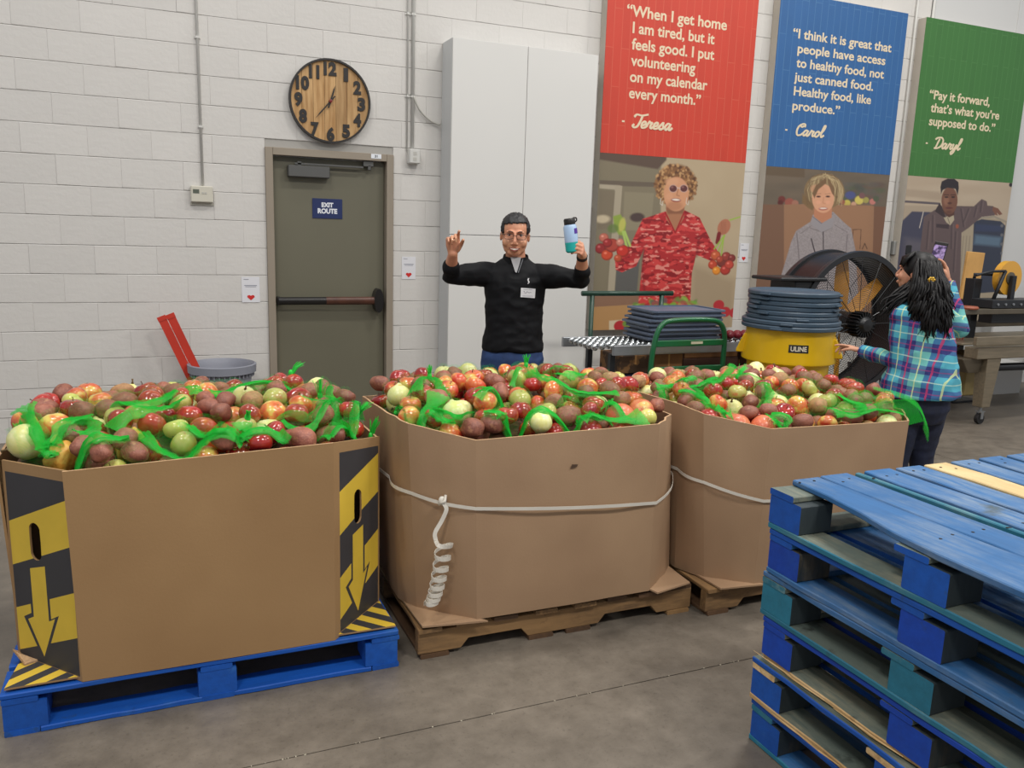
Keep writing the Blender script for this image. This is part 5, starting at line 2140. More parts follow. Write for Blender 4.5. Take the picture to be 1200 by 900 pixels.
# net end hanging over the right corner of the right bin
tb_ = near('R', 3.0, 2.8)
pp = smooth_path([(2.98, 2.74, .93), (3.10, 2.70, .90), (3.20, 2.68, .85), (3.27, 2.68, .76), (3.28, 2.68, .70)], 6)
rows, uvs = [], []
for i, p in enumerate(pp):
    t_ = i / (len(pp) - 1)
    w = .03 + .085 * t_
    rows.append([p + Vector((.55, .6, .1)) * w * (2 * j / 12 - 1) + Vector((.3, -.6, .3)) * (.007 if j % 2 else -.004) for j in range(13)])
    uvs.append([(j * .004, i * .015) for j in range(13)])
uv_grid('hanging_net_end', rows, M_netl, tb_, uvs)
pp = smooth_path([(3.02, 2.68, .88), (3.13, 2.70, .86), (3.2, 2.74, .80), (3.235, 2.75, .735)], 6)
rows, uvs = [], []
for i, p in enumerate(pp):
    w = .03 + .07 * i / (len(pp) - 1)
    rows.append([p + Vector((.5, -.5, .3)) * w * (2 * j / 12 - 1) + Vector((.3, -.6, .3)) * (.006 if j % 2 else -.003) for j in range(13)])
    uvs.append([(j * .004, i * .015) for j in range(13)])
uv_grid('hanging_net_end', rows, M_netb, tb_, uvs)

# ================================================================== THINGS ALONG THE WALL
M_bkt = mat('bucket_grey', rgb(138, 141, 152), .45, var=.04)
t = thing('grey_bucket', 'round grey plastic tub by the wall, left of the door', 'bucket', (.40, 6.22, 0))
MB().lathe([(.001, .015), (.165, .015), (.205, .50), (.235, .505), (.238, .56), (.225, .565), (.20, .52), (.16, .03), (.001, .03)], n=36).build('tub', M_bkt, t, autosmooth=True)
m_ = MB()
for k in range(40):
    a = 2 * PI * k / 40
    m_.box((-.004, .206, .475), (.004, .222, .503), M=Matrix.Rotation(a, 4, 'Z'))
o = m_.build('rim_ribs', M_bkt, t)
o['kind'] = 'stuff'
M_red = mat('red_plastic', rgb(190, 52, 34), .4, var=.08)
for k, (dx, dy, lx, lz) in enumerate(((0, 0, 0, 0), (.064, .012, 0, 0))):
    b0 = Vector((.33 + dx, 6.24 + dy, .10))
    tip = Vector((.015 + dx * .9, 6.30 + dy, .88 + k * .015))
    d = (tip - b0).normalized()
    s = Vector((.96, 0, .0)) - d * d.x * .96
    s.normalize()
    u = s.cross(d)
    tr_ = thing('red_channel_bar', ('left' if k == 0 else 'right') + ' one of two red plastic channel bars standing in the grey tub', 'bar', b0, 0, 'red bars in the grey tub')
    prof = [(-.028, -.014), (.028, -.014), (.028, .014), (.015, .014), (.015, -.004), (.005, -.004), (.005, .012), (-.005, .012), (-.005, -.004), (-.015, -.004), (-.015, .014), (-.028, .014)]
    L_ = (tip - b0).length
    MB().loft([[d * h - u * q[1] + s * q[0] for q in prof] for h in (0, L_)]).build('channel', M_red, tr_)
    MB().loft([[d * h - u * q[1] + s * q[0] for q in ((-.030, -.018), (.030, -.018), (.030, .019), (-.030, .019))] for h in (L_ - .012, L_ + .02)]).build('end_cap', M_red, tr_)

# ---- roller conveyor with a pile of folded grey tubs, boxes beneath
M_chrome = mat('chrome_wheel', rgb(196, 200, 202), .22, .9)
M_galv = mat('galvanised', rgb(158, 162, 166), .38, .75, var=.1, nscale=8)
M_dk = mat('dark_steel', rgb(44, 46, 50), .45, .4)
t = thing('skate_wheel_conveyor', 'chrome skate-wheel conveyor table in front of the red poster', 'conveyor', (0, 0, 0))
CX0, CX1, CYa, CYb, CZ = 2.78, 4.36, 5.02, 5.50, .80
for y in (CYa, CYb):
    MB().box((CX0 + (.16 if y == CYa else 0), y - .015, CZ - .075), (CX1, y + .015, CZ - .004)).build('side_rail', M_galv, t, bevel=.003)
k = 0
axx = MB()
while CX0 + .04 + k * .075 < CX1 - .02:
    x = CX0 + .04 + k * .075
    axx.tube([(x, CYa, CZ - .02), (x, CYb, CZ - .02)], .004, 5)
    k += 1
o = axx.build('axles', M_galv, t)
o['kind'] = 'stuff'
wme = MB().lathe([(.006, -.009), (.024, -.009), (.0245, -.003), (.0245, .003), (.024, .009), (.006, .009), (.006, -.009)], n=12, axis='y').mesh('skate_wheel', M_chrome, True)
for i in range(k):
    x = CX0 + .04 + i * .075
    for j in range(6):
        y = CYa + .05 + j * .07 + (.03 if i % 2 else 0)
        obj('skate_wheel', wme, t, (x, y, CZ - .02))
for x, y in ((2.98, 5.10), (2.98, 5.44), (4.3, 5.05), (4.3, 5.47)):
    MB().box((x - .02, y - .02, 0), (x + .02, y + .02, CZ - .075)).build('leg', M_dk, t, bevel=.002)
MB().tube([(3.0, 5.04, .55), (2.94, 5.04, .3), (2.9, 5.04, .02)], .016, 6).build('brace', M_dk, t)

M_tub = mat('folded_tub_grey', rgb(92, 104, 124), .42, var=.08, nscale=5, rand=.08)
rf = random.Random(3)
for k in range(7):
    z = CZ + .007 + k * .033
    ox, oy = rf.uniform(-.02, .02), rf.uniform(-.015, .015)
    x0, x1, y0, y1 = 3.27 + ox, 3.92 + ox, 5.05 + oy, 5.46 + oy
    c = .03
    out = [(x0 + c, y0), (x1 - c, y0), (x1, y0 + c), (x1, y1 - c), (x1 - c, y1), (x0 + c, y1), (x0, y1 - c), (x0, y0 + c)]
    inn = [(a + (3.6 + ox - a) * .08, b_ + (5.255 + oy - b_) * .08) for a, b_ in out]
    mb_ = MB().loft([[(a, b_, z) for a, b_ in inn], [(a, b_, z + .014) for a, b_ in inn], [(a, b_, z + .016) for a, b_ in out], [(a, b_, z + .030) for a, b_ in out],
                     [(a, b_, z + .031) for a, b_ in inn], [(a, b_, z + .022) for a, b_ in inn]])
    tag(mb_.build('tub_lid', M_tub), '%s blue grey plastic lid in the pile on the conveyor' % ('lowest second third fourth fifth sixth topmost'.split()[k] + (' from the bottom,' if 0 < k < 6 else ',')), 'lid', 'plastic lids piled on the conveyor')

M_green = mat('green_enamel', rgb(20, 98, 58), .3, var=.06, coat=.3)
M_dgreen = mat('dark_green_enamel', rgb(28, 62, 48), .35, var=.06)
t = thing('platform_cart', 'green tube-framed platform cart in front of the conveyor', 'cart', (0, 0, 0))
y = 4.88
x0, x1, zt = 3.19, 3.79, .985
path = smooth_path([(x0 - .02, y, .18), (x0 - .02, y, .6), (x0, y, .83), (x0 + .05, y, .95), (x0 + .15, y, zt), (x1 - .15, y, zt), (x1 - .04, y, .95), (x1, y, .84), (x1 + .0, y, .6), (x1, y, .18)], 6)
MB().tube(path, .019, 10).build('push_frame', M_green, t, autosmooth=True)
MB().box((x0, y - .012, .80), (x1, y + .012, .845)).build('cross_rail', M_green, t, bevel=.004)
MB().box((x0 - .01, y - .012, .615), (x1, y + .012, .655)).build('cross_rail', M_green, t, bevel=.004)
MB().box((x0 + .3, y - .0145, .815), (x0 + .4, y - .0122, .833)).build('maker_label', mat('label_beige', rgb(200, 196, 170), .5), t)
MB().box((x0 - .03, y - .02, .16), (x1 + .02, y + .14, .2)).build('platform', M_green, t, bevel=.004)
for x in (x0 + .05, x1 - .05):
    for yy in (y + .02, y + .10):
        MB().lathe([(.001, -.018), (.07, -.018), (.075, 0), (.07, .018), (.001, .018)], (x, yy, .076), 16, axis='y').build('caster_wheel', mat('rubber_black', rgb(26, 26, 28), .6), t, autosmooth=True)
        MB().box((x - .02, yy - .024, .076), (x + .02, yy + .024, .16)).build('caster_fork', M_dk, t)
t = thing('stock_cart_handle', 'dark green push handle of a cart standing behind the conveyor', 'cart', (0, 0, 0))
MB().tube([(3.07, 5.60, .2), (3.07, 5.60, 1.10)], .019, 8).build('upright', M_dgreen, t, smooth=True)
MB().tube([(3.70, 5.60, .2), (3.70, 5.60, 1.10)], .019, 8).build('upright', M_dgreen, t, smooth=True)
MB().tube([(2.98, 5.60, 1.115), (3.80, 5.60, 1.115)], .02, 8).build('top_bar', M_dgreen, t, smooth=True)
MB().box((3.0, 5.56, .16), (3.78, 5.70, .2)).build('platform', M_dgreen, t, bevel=.004)
for x in (3.08, 3.7):
    MB().lathe([(.001, -.018), (.076, -.018), (.079, 0), (.076, .018), (.001, .018)], (x, 5.63, .08), 16, axis='y').build('caster_wheel', MATS['rubber_black'], t, autosmooth=True)

# boxes below the conveyor
M_cbrown = mat('carton_brown', rgb(138, 96, 56), .75, color2=rgb(112, 76, 44), nscale=5)
M_cprint = mat('carton_printed', rgb(126, 90, 52), .7, color2=rgb(66, 46, 30), nscale=9, contrast=(.45, .5))
M_dark = mat('dark_carton', rgb(74, 46, 34), .75, var=.2)
M_navyc = mat('navy_cloth', rgb(28, 34, 66), .8, var=.2, nscale=14)


def carton(x0, y0, z0, w, d, h, m, label, open_=False, tape=True):
    tt = thing('carton', label, 'box', (x0, y0, z0), 0)
    MB().box((0, 0, 0), (w, d, h)).build('box_body', m, tt, bevel=.004)
    if tape:
        MB().box((w * .47, -.0012, h * .5), (w * .53, d * .5, h + .0012)).build('tape', mat('tape_tan', rgb(176, 132, 84), .3), tt)
    else:
        for s in (0, 1):
            MB().box((s * (w + .003) - .003, 0, h), (s * (w + .003), d, h + .08)).build('flap', m, tt)
    return tt


shelf = thing('low_rack', 'low dark rack under the conveyor carrying cartons', 'rack', (0, 0, 0))
MB().box((3.02, 5.10, .40), (4.27, 5.46, .425)).build('shelf_board', M_dk, shelf, bevel=.003)
for x in (3.06, 4.23):
    for yy in (5.13, 5.41):
        MB().box((x, yy, 0), (x + .03, yy + .03, .40)).build('leg', M_dk, shelf)
carton(3.04, 5.08, .58, .26, .3, .13, M_cprint, 'small dark printed carton under the left end of the conveyor')
carton(3.06, 5.10, .426, .22, .3, .15, M_navyc, 'navy cloth-covered box under the small printed carton', tape=False)
carton(3.31, 5.04, .53, .24, .3, .20, M_cbrown, 'brown carton under the conveyor left of the green cart')
tag(MB().box((3.32, 5.03, .426), (3.54, 5.32, .528)).build('orange_crate', mat('orange_plastic', rgb(206, 104, 40), .5, var=.2, nscale=12), bevel=.006), 'flat orange crate under the brown carton by the green cart', 'crate')
for k, (z, h, m) in enumerate(((.427, .09, M_dark), (.519, .05, M_cbrown), (.571, .10, M_dark), (.673, .04, M_cbrown))):
    carton(3.57 + .01 * k, 5.09, z, .55 - .02 * k, .33, h, m, '%s flat carton in the pile behind the green cart' % 'lowest second third topmost'.split()[k], tape=False)
carton(4.13, 5.03, .426, .13, .34, .29, M_dark, 'dark brown carton under the conveyor beside the yellow drum')
# red beans / cranberry bags on the conveyor's right end
M_rb = mat('red_net_produce', rgb(126, 30, 44), .4, rand=.15)
pm = MB().ellipsoid((0, 0, 0), (.035, .03, .028), 10, 7).mesh('red_onion', M_rb, True)
for k in range(12):
    o = obj('red_onion', pm, None, (3.96 + (k % 6) * .068, 5.12 + (k // 8) * .09 + rf.uniform(-.01, .01), CZ + .034))
    o.rotation_euler = (0, 0, rf.uniform(0, 3))
    tag(o, 'small red onion in the row behind the yellow drum', 'onion', 'red onions in a row on the conveyor')
tag(MB().box((4.12, 4.98, .30), (4.20, 4.985, .44)).tube([(4.16, 5.0, 0), (4.16, 5.0, .44)], .008, 6).build('tag_card', mat('white_card', rgb(214, 216, 222), .6)), 'white card on a post left of the yellow drum', 'card')

# ---- yellow drum with lids
M_yel = mat('drum_yellow', rgb(232, 186, 12), .38, var=.04, coat=.2)
DX, DY = 3.98, 4.42
t = thing('yellow_drum', 'yellow round waste drum with a black and white maker label', 'drum', (DX, DY, 0))
prof = [(.001, .14), (.235, .14), (.245, .18), (.272, .70), (.285, .705), (.308, .735), (.308, .745), (.285, .95), (.283, .975), (.262, .975), (.262, .72), (.235, .17), (.001, .17)]
prof = [(.001, .14), (.235, .14), (.245, .18), (.272, .745), (.312, .765), (.314, .78), (.292, .955), (.294, .985), (.272, .985), (.255, .74), (.232, .17), (.001, .17)]
MB().lathe(prof, n=48).build('drum_body', M_yel, t, autosmooth=True)
for a in (-.73, 2.41):
    M = Matrix.Rotation(a, 4, 'Z')
    MB().loft([[M @ Vector(p) for p in ((.27, -.09, z), (q, -.09, z), (q, .09, z), (.27, .09, z))] for z, q in ((.80, .345), (.82, .345), (.93, .30))]).build('grip', M_yel, t, bevel=.006)
dl = MB().lathe([(.001, .085), (.22, .085), (.24, .10), (.24, .139), (.001, .139)], n=32).build('dolly', M_dk, t, autosmooth=True)
for k in range(4):
    a = PI / 4 + k * PI / 2
    MB().lathe([(.001, -.012), (.04, -.012), (.042, 0), (.04, .012), (.001, .012)], (.17 * math.cos(a), .17 * math.sin(a), .043), 12, axis='y').build('wheel', MATS['rubber_black'], dl)
# label on the drum front, facing the camera
va = math.atan2(-DY, -DX)
la = va + .21
lab = []
for k in range(9):
    a = la - .21 + .42 * k / 8
    lab.append(a)
mb_ = MB()
rr1 = lambda z: .314 + (.292 - .314) * (z - .78) / .175 + .0012
rings = [[(rr1(z) * math.cos(a), rr1(z) * math.sin(a), z) for a in lab] for z in (.848, .900)]
mb_.loft(rings, caps=False, closed=False)
mb_.build('drum_label', mat('label_black', rgb(26, 24, 22), .4), t)
tm = text_mesh('ULINE', 0, .03, .01)
co = np.zeros(len(tm.vertices) * 3)
tm.vertices.foreach_get('co', co)
co = co.reshape(-1, 3)
w = co[:, 0].max() - co[:, 0].min()
h = co[:, 1].max() - co[:, 1].min()
u = (co[:, 0] - co[:, 0].min()) / w
ang = la - .17 + .34 * u
z = .858 + .032 * (co[:, 1] - co[:, 1].min()) / h
rad = .314 + (.292 - .314) * (z - .78) / .175 + .002 + .0006 * np.sign(co[:, 2])
co2 = np.stack([rad * np.cos(ang), rad * np.sin(ang), z], -1)
tm.vertices.foreach_set('co', co2.reshape(-1))
tm.materials.clear()
tm.materials.append(mat('label_cream', rgb(224, 214, 190), .5))
tm.update()
obj('lettering', tm, t)
M_lid = mat('lid_blue_grey', rgb(62, 80, 96), .42, var=.07, rand=.06)
names = 'lowest second third fourth fifth sixth seventh topmost'.split()
for k in range(8):
    z = .987 + k * .0315
    ox, oy = rf.uniform(-.012, .012), rf.uniform(-.012, .012)
    R_ = .325 if k < 2 else .30
    pr = [(.001, .010), (R_ * .80, .010), (R_ * .86, .002), (R_ - .004, 0), (R_, .004), (R_, .022), (R_ - .008, .029), (R_ * .86, .0305), (R_ * .80, .020), (.001, .020)]
    o = thing('round_lid', '%s blue grey lid in the stack on the yellow drum' % (names[k] + (' from the bottom,' if 0 < k < 7 else ',')), 'lid', (DX + ox, DY + oy, z), rf.uniform(0, 6), 'round lids stacked on the yellow drum')
    MB().lathe(pr, n=40).build('lid_disc', M_lid, o, autosmooth=True)
    for q in range(3):
        M = Matrix.Rotation(q * 2.1, 4, 'Z')
        MB().box((R_ - .006, -.04, .003), (R_ + .014, .04, .016), M=M).build('lid_tab', M_lid, o, bevel=.003)

# ---- drum fan, axis along y, facing the room
M_fan = mat('fan_black', rgb(30, 31, 33), .38, .2, var=.15)
M_fan2 = mat('fan_dark', rgb(44, 45, 48), .35, .3)
M_blade = mat('fan_blade_yellow', rgb(214, 146, 34), .35, var=.08)
FX, FY, FZ, FR = 4.98, 4.83, .945, .525
t = thing('drum_fan', 'large black drum fan with yellow blades behind the yellow drum', 'fan', (FX, FY, 0))
DP = .34
MB().lathe([(FR, 0), (FR + .012, 0), (FR + .012, DP), (FR, DP), (FR, 0)], (0, 0, FZ), 64, axis='y').build('housing', M_fan, t, autosmooth=True)
for yy in (0, DP - .03):
    MB().lathe([(FR - .012, yy - .012), (FR + .03, yy - .012), (FR + .036, yy + .012), (FR + .03, yy + .035), (FR + .013, yy + .036), (FR - .012, yy + .0)], (0, 0, FZ), 64, axis='y').build('rim', M_fan2, t, autosmooth=True)
gw = MB()
for yy, nn in ((-.006, 26), (DP + .004, 20)):
    for k in range(nn):
        rr_ = .13 + (FR - .14) * k / (nn - 1)
        pts = [(rr_ * math.cos(a), yy - .03 * (1 - rr_ / FR), FZ + rr_ * math.sin(a)) for a in [2 * PI * j / 48 for j in range(49)]]
        gw.tube(pts, .0018, 3, caps=False)
    for k in range(16):
        a = 2 * PI * k / 16
        gw.tube([(.10 * math.cos(a), yy - .03, FZ + .10 * math.sin(a)), (FR * math.cos(a), yy, FZ + FR * math.sin(a))], .003, 4)
o = gw.build('wire_guard', M_fan2, t)
o['kind'] = 'stuff'
MB().lathe([(.001, -.14), (.045, -.135), (.07, -.10), (.085, -.02), (.085, .18), (.001, .18)], (0, 0, FZ), 28, axis='y').build('motor', M_fan, t, autosmooth=True)
mf = MB()
for k in range(22):
    a = 2 * PI * k / 22
    M = Matrix.Translation((0, 0, FZ)) @ Matrix.Rotation(a, 4, 'Y')
    mf.box((.06, -.11, -.004), (.10, .0, .004), M=M)
o = mf.build('cooling_fins', M_fan, t)
o['kind'] = 'stuff'
for k in range(4):
    a = math.radians((40, 95, 215, 272)[k])
    rings = []
    for q in range(7):
        f = q / 6
        rad = .10 + (FR - .14) * f
        wd = .036 + .022 * math.sin(PI * min(1, f * .8 + .1))
        tw = .65 - .3 * f
        cx, cz = rad * math.cos(a), FZ + rad * math.sin(a)
        px_, pz_ = -math.sin(a), math.cos(a)
        r_ = []
        for (u, th) in ((-1, .0), (-.3, -.006), (.5, -.006), (1, 0), (.5, .003), (-.3, .003)):
            r_.append((cx + px_ * wd * u * math.cos(tw), .15 + wd * u * math.sin(tw) + th, cz + pz_ * wd * u * math.cos(tw)))
        rings.append(r_)
    MB().loft(rings).build('blade', M_blade, t, autosmooth=True)
# side handle plate and wheels/stand
hp = MB().box((-FR - .27, -.04, FZ + .325), (-FR + .17, .30, FZ + .352)).build('handle_plate', M_fan, t, bevel=.008)
MB().box((-FR - .10, .0, FZ + .10), (-FR + .10, .28, FZ + .325)).build('handle_bracket', M_fan, t, bevel=.008)
for s in (-1, 1):
    MB().tube(smooth_path([(s * .38, .03, FZ - .38), (s * .42, .06, .2), (s * .30, .08, .03), (s * .30, .36, .03), (s * .42, .36, .2), (s * .38, .38, FZ - .38)], 5), .016, 8).build('stand_leg', M_fan2, t, smooth=True)
MB().tube([(-.31, .2, .10), (.31, .2, .10)], .012, 8).build('axle', M_fan2, t)
for s in (-1, 1):
    MB().lathe([(.03, -.02), (.09, -.022), (.10, 0), (.09, .022), (.03, .02), (.03, -.02)], (s * .33, .2, .10), 24, axis='x').build('wheel', MATS['rubber_black'], t, autosmooth=True)

# ---- carton taping machine on the right
M_ss = mat('brushed_steel', rgb(146, 134, 114), .36, .5, color2=rgb(132, 122, 104), nscale=6, stretch=(1, 8, 8))
M_ssd = mat('dull_steel', rgb(104, 96, 82), .4, .5, var=.1)
M_tape = mat('tape_amber', rgb(214, 158, 54), .3, coat=.3)
t = thing('taping_machine', 'steel carton taping machine on casters at the right edge', 'machine', (0, 0, 0))
zt = .70
MB().box((6.48, 4.88, .60), (9.6, 5.02, .70)).build('side_beam', M_ss, t, bevel=.006)
MB().box((6.48, 5.62, .60), (9.6, 5.76, .70)).build('side_beam', M_ss, t, bevel=.006)
MB().box((6.45, 5.02, .705), (9.6, 5.62, .725)).build('table_top', M_ss, t, bevel=.004)
MB().box((6.42, 4.86, .725), (9.6, 4.90, .80)).build('guide_rail', M_ss, t, bevel=.004)
MB().box((6.40, 5.60, .78), (8.3, 5.66, .84)).build('guide_rail', M_ssd, t, bevel=.004)
# tapered leg boxes with casters
for (x, y) in ((6.70, 4.95), (6.70, 5.69), (8.9, 4.95), (8.9, 5.69)):
    MB().loft([[(x - .05, y - .05, .16), (x + .05, y - .05, .16), (x + .05, y + .05, .16), (x - .05, y + .05, .16)],
               [(x - .075, y - .06, .60), (x + .10, y - .06, .60), (x + .10, y + .06, .60), (x - .075, y + .06, .60)]]).build('leg', M_ss, t, bevel=.004)
    o = MB().lathe([(.001, -.018), (.045, -.018), (.05, 0), (.045, .018), (.001, .018)], (x, y, .05), 18, axis='y').build('caster_wheel', MATS['rubber_black'], t, autosmooth=True)
    MB().box((x - .015, y - .028, .05), (x + .015, y - .02, .115)).box((x - .015, y + .02, .05), (x + .015, y + .028, .115)).box((x - .03, y - .03, .112), (x + .03, y + .03, .122)).tube([(x, y, .12), (x, y, .17)], .014, 8).build('fork', M_galv, o)
MB().loft([[(6.36, 4.93, .60), (6.62, 4.93, .60), (6.62, 5.6, .60), (6.36, 5.6, .60)], [(6.48, 4.95, .47), (6.62, 4.95, .47), (6.62, 5.55, .47), (6.48, 5.55, .47)]]).build('motor_housing', M_ssd, t, bevel=.004)
MB().box((6.78, 5.20, .20), (7.1, 5.5, .58)).build('drive_cover', mat('drive_olive', rgb(150, 132, 82), .5, var=.1), t, bevel=.01)
MB().tube([(6.9, 5.0, .50), (9.5, 5.0, .46)], .035, 10).build('drive_shaft', M_dk, t, smooth=True)
# upper tier
MB().box((6.20, 5.02, .975), (9.6, 5.10, 1.02)).build('upper_rail', M_ssd, t, bevel=.004)
MB().box((6.20, 5.50, .975), (9.6, 5.58, 1.02)).build('upper_rail', M_ssd, t, bevel=.004)
for x in (6.86, 8.3):
    MB().box((x, 5.30, .725), (x + .10, 5.40, 1.27)).build('column', M_dk if x < 7 else M_ss, t, bevel=.004)
    MB().box((x - .02, 5.10, .98), (x + .10, 5.50, 1.015)).build('cross_bar', M_ssd, t, bevel=.004)
MB().box((6.78, 5.03, 1.022), (7.5, 5.25, 1.10)).build('head_frame', M_dk, t, bevel=.006)
mb_ = MB()
for k in range(7):
    mb_.lathe([(.001, 0), (.011, 0), (.011, .012), (.001, .014)], (6.84 + k * .1, 5.02, 1.06), 8, axis='y')
mb_.build('head_bolts', M_galv, t)['kind'] = 'stuff'
MB().box((6.9, 5.11, .88), (7.35, 5.25, .97)).build('tape_head', M_dk, t, bevel=.006)
MB().tube([(6.92, 5.14, 1.09), (7.03, 5.14, 1.35)], .016, 8).build('tape_arm', M_dk, t, smooth=True)
MB().tube([(7.03, 5.14, 1.35), (6.85, 5.14, 1.345), (6.66, 5.14, 1.31)], .012, 8).build('tension_arm', M_dk, t, smooth=True)
MB().box((7.12, 5.12, 1.09), (7.17, 5.16, 1.31)).build('roll_bracket', M_dk, t, bevel=.004)
roll = MB().lathe([(.055, -.03), (.155, -.03), (.155, .03), (.055, .03), (.055, -.03)], (7.145, 5.20, 1.285), 40, axis='y').build('tape_roll', M_tape, t, autosmooth=True)
MB().lathe([(.001, -.045), (.055, -.04), (.055, .04), (.001, .04)], (7.145, 5.20, 1.285), 20, axis='y').build('roll_core', M_ssd, roll, autosmooth=True)
MB().tube([(6.90, 5.34, 1.27), (6.90, 5.34, 1.31), (7.05, 5.28, 1.31)], .014, 8).build('crank_rod', M_dk, t, smooth=True)
MB().lathe([(.001, 0), (.075, 0), (.08, .012), (.07, .025), (.001, .028)], (6.52, 5.06, 1.021), 20).build('hand_knob', mat('knob_brick', rgb(150, 80, 56), .5), t, autosmooth=True)
mb_ = MB()
for q in range(4):
    mb_.tube(smooth_path([(6.55 + q * .03, 5.2, .92), (6.6 + q * .03, 5.2, .78), (6.5 + q * .05, 5.25, .60), (6.6, 5.3, .5)], 5), .006, 5)
mb_.build('air_hoses', mat('hose_red', rgb(150, 56, 46), .4), t)['kind'] = 'stuff'
# brown kraft boards leaning on the machine
o = MB().box((-.12, 0, 0), (.12, .03, .47), M=Matrix.Rotation(.05, 4, 'Y')).build('kraft_board', mat('kraft', rgb(206, 158, 92), .7, var=.1), loc=(7.46, 5.80, 1.03), bevel=.004)
tag(o, 'upright orange brown kraft board behind the taping machine', 'board')
st_ = thing('kraft_stand', 'narrow steel stand carrying the kraft board behind the machine', 'stand', (7.46, 5.83, 0))
MB().box((-.03, -.02, .02), (.03, .03, 1.0)).build('post', M_dk, st_)
MB().box((-.16, -.06, 1.0), (.16, .06, 1.028)).build('tray', M_dk, st_)
MB().box((-.18, -.15, 0), (.18, .15, .02)).build('foot', M_dk, st_)
# white panels standing at the foot of the right wall
for k, (x, w, h, y) in enumerate(((8.05, .42, .55, 6.30), (8.60, .5, .8, 6.33), (9.25, .6, 1.1, 6.36))):
    o = MB().box((0, 0, 0), (w, .03, h)).build('white_board', M_panelwall, loc=(x, y, 0), bevel=.003)
    tag(o, '%s white board standing at the foot of the right wall' % ('shortest', 'middle', 'tallest')[k], 'board', 'white boards against the right wall')
carton(8.15, 5.9, 0, .42, .3, .34, mat('white_carton', rgb(206, 206, 204), .6), 'white carton on the floor behind the taping machine', tape=False)

# ================================================================== PEOPLE
from mathutils.bvhtree import BVHTree


def fuse(name, mbx, voxel, mats, parent, smooth=4, folds=0.0, fscale=(9, 9, 5), seed=0, deci=None):
    """one continuous skin around all the overlapping closed shapes"""
    me = mbx.mesh(name, mats, True)
    bm = bmesh.new()
    bm.from_mesh(me)
    bmesh.ops.recalc_face_normals(bm, faces=bm.faces)
    bm.to_mesh(me)
    bm.free()
    o = bpy.data.objects.new(name, me)
    COL.objects.link(o)
    m = o.modifiers.new('r', 'REMESH')
    m.mode = 'VOXEL'
    m.voxel_size = voxel
    m.use_smooth_shade = True
    if smooth:
        s = o.modifiers.new('s', 'SMOOTH')
        s.factor = .5
        s.iterations = smooth
    dg = bpy.context.evaluated_depsgraph_get()
    ev = o.evaluated_get(dg)
    new = bpy.data.meshes.new_from_object(ev)
    bpy.data.objects.remove(o)
    if folds:
        n = len(new.vertices)
        co = np.zeros(n * 3)
        new.vertices.foreach_get('co', co)
        co = co.reshape(-1, 3)
        no = np.zeros(n * 3)
        new.vertices.foreach_get('normal', no)
        no = no.reshape(-1, 3)
        for i in range(n):
            p = co[i]
            q = Vector((p[0] * fscale[0] + seed, p[1] * fscale[1], p[2] * fscale[2]))
            v = noise.noise(q)
            v2 = noise.noise(q * 2.3)
            co[i] += no[i] * folds * ((1 - abs(v) * 3.2) * .6 + v2 * .5)
        new.vertices.foreach_set('co', co.reshape(-1))
    new.materials.clear()
    for mm in (mats if isinstance(mats, (list, tuple)) else [mats]):
        new.materials.append(mm)
    new.polygons.foreach_set('use_smooth', [True] * len(new.polygons))
    new.update()
    return obj(name, new, parent)


def limb(mbx, pts, rads, n=14, flat=None):
    """closed tapered limb with rounded ends"""
    P = [Vector(p) for p in pts]
    mbx.tube(P, list(rads), n, flat=flat)
    for p, r in ((P[0], rads[0]), (P[-1], rads[-1])):
        mbx.ellipsoid(p, (r, r, r), n, 8)
    for p, r in zip(P[1:-1], rads[1:-1]):
        mbx.ellipsoid(p, (r * .98, r * .98, r * .98), n, 8)


def ring(c, w, d, ang=0.0, n=24, tilt=0.0):
    out = []
    for j in range(n):
        a = 2 * PI * j / n
        x, y = w * math.cos(a), d * math.sin(a)
        out.append((c[0] + x * math.cos(ang) - y * math.sin(ang), c[1] + x * math.sin(ang) + y * math.cos(ang), c[2] + tilt * x))
    return out


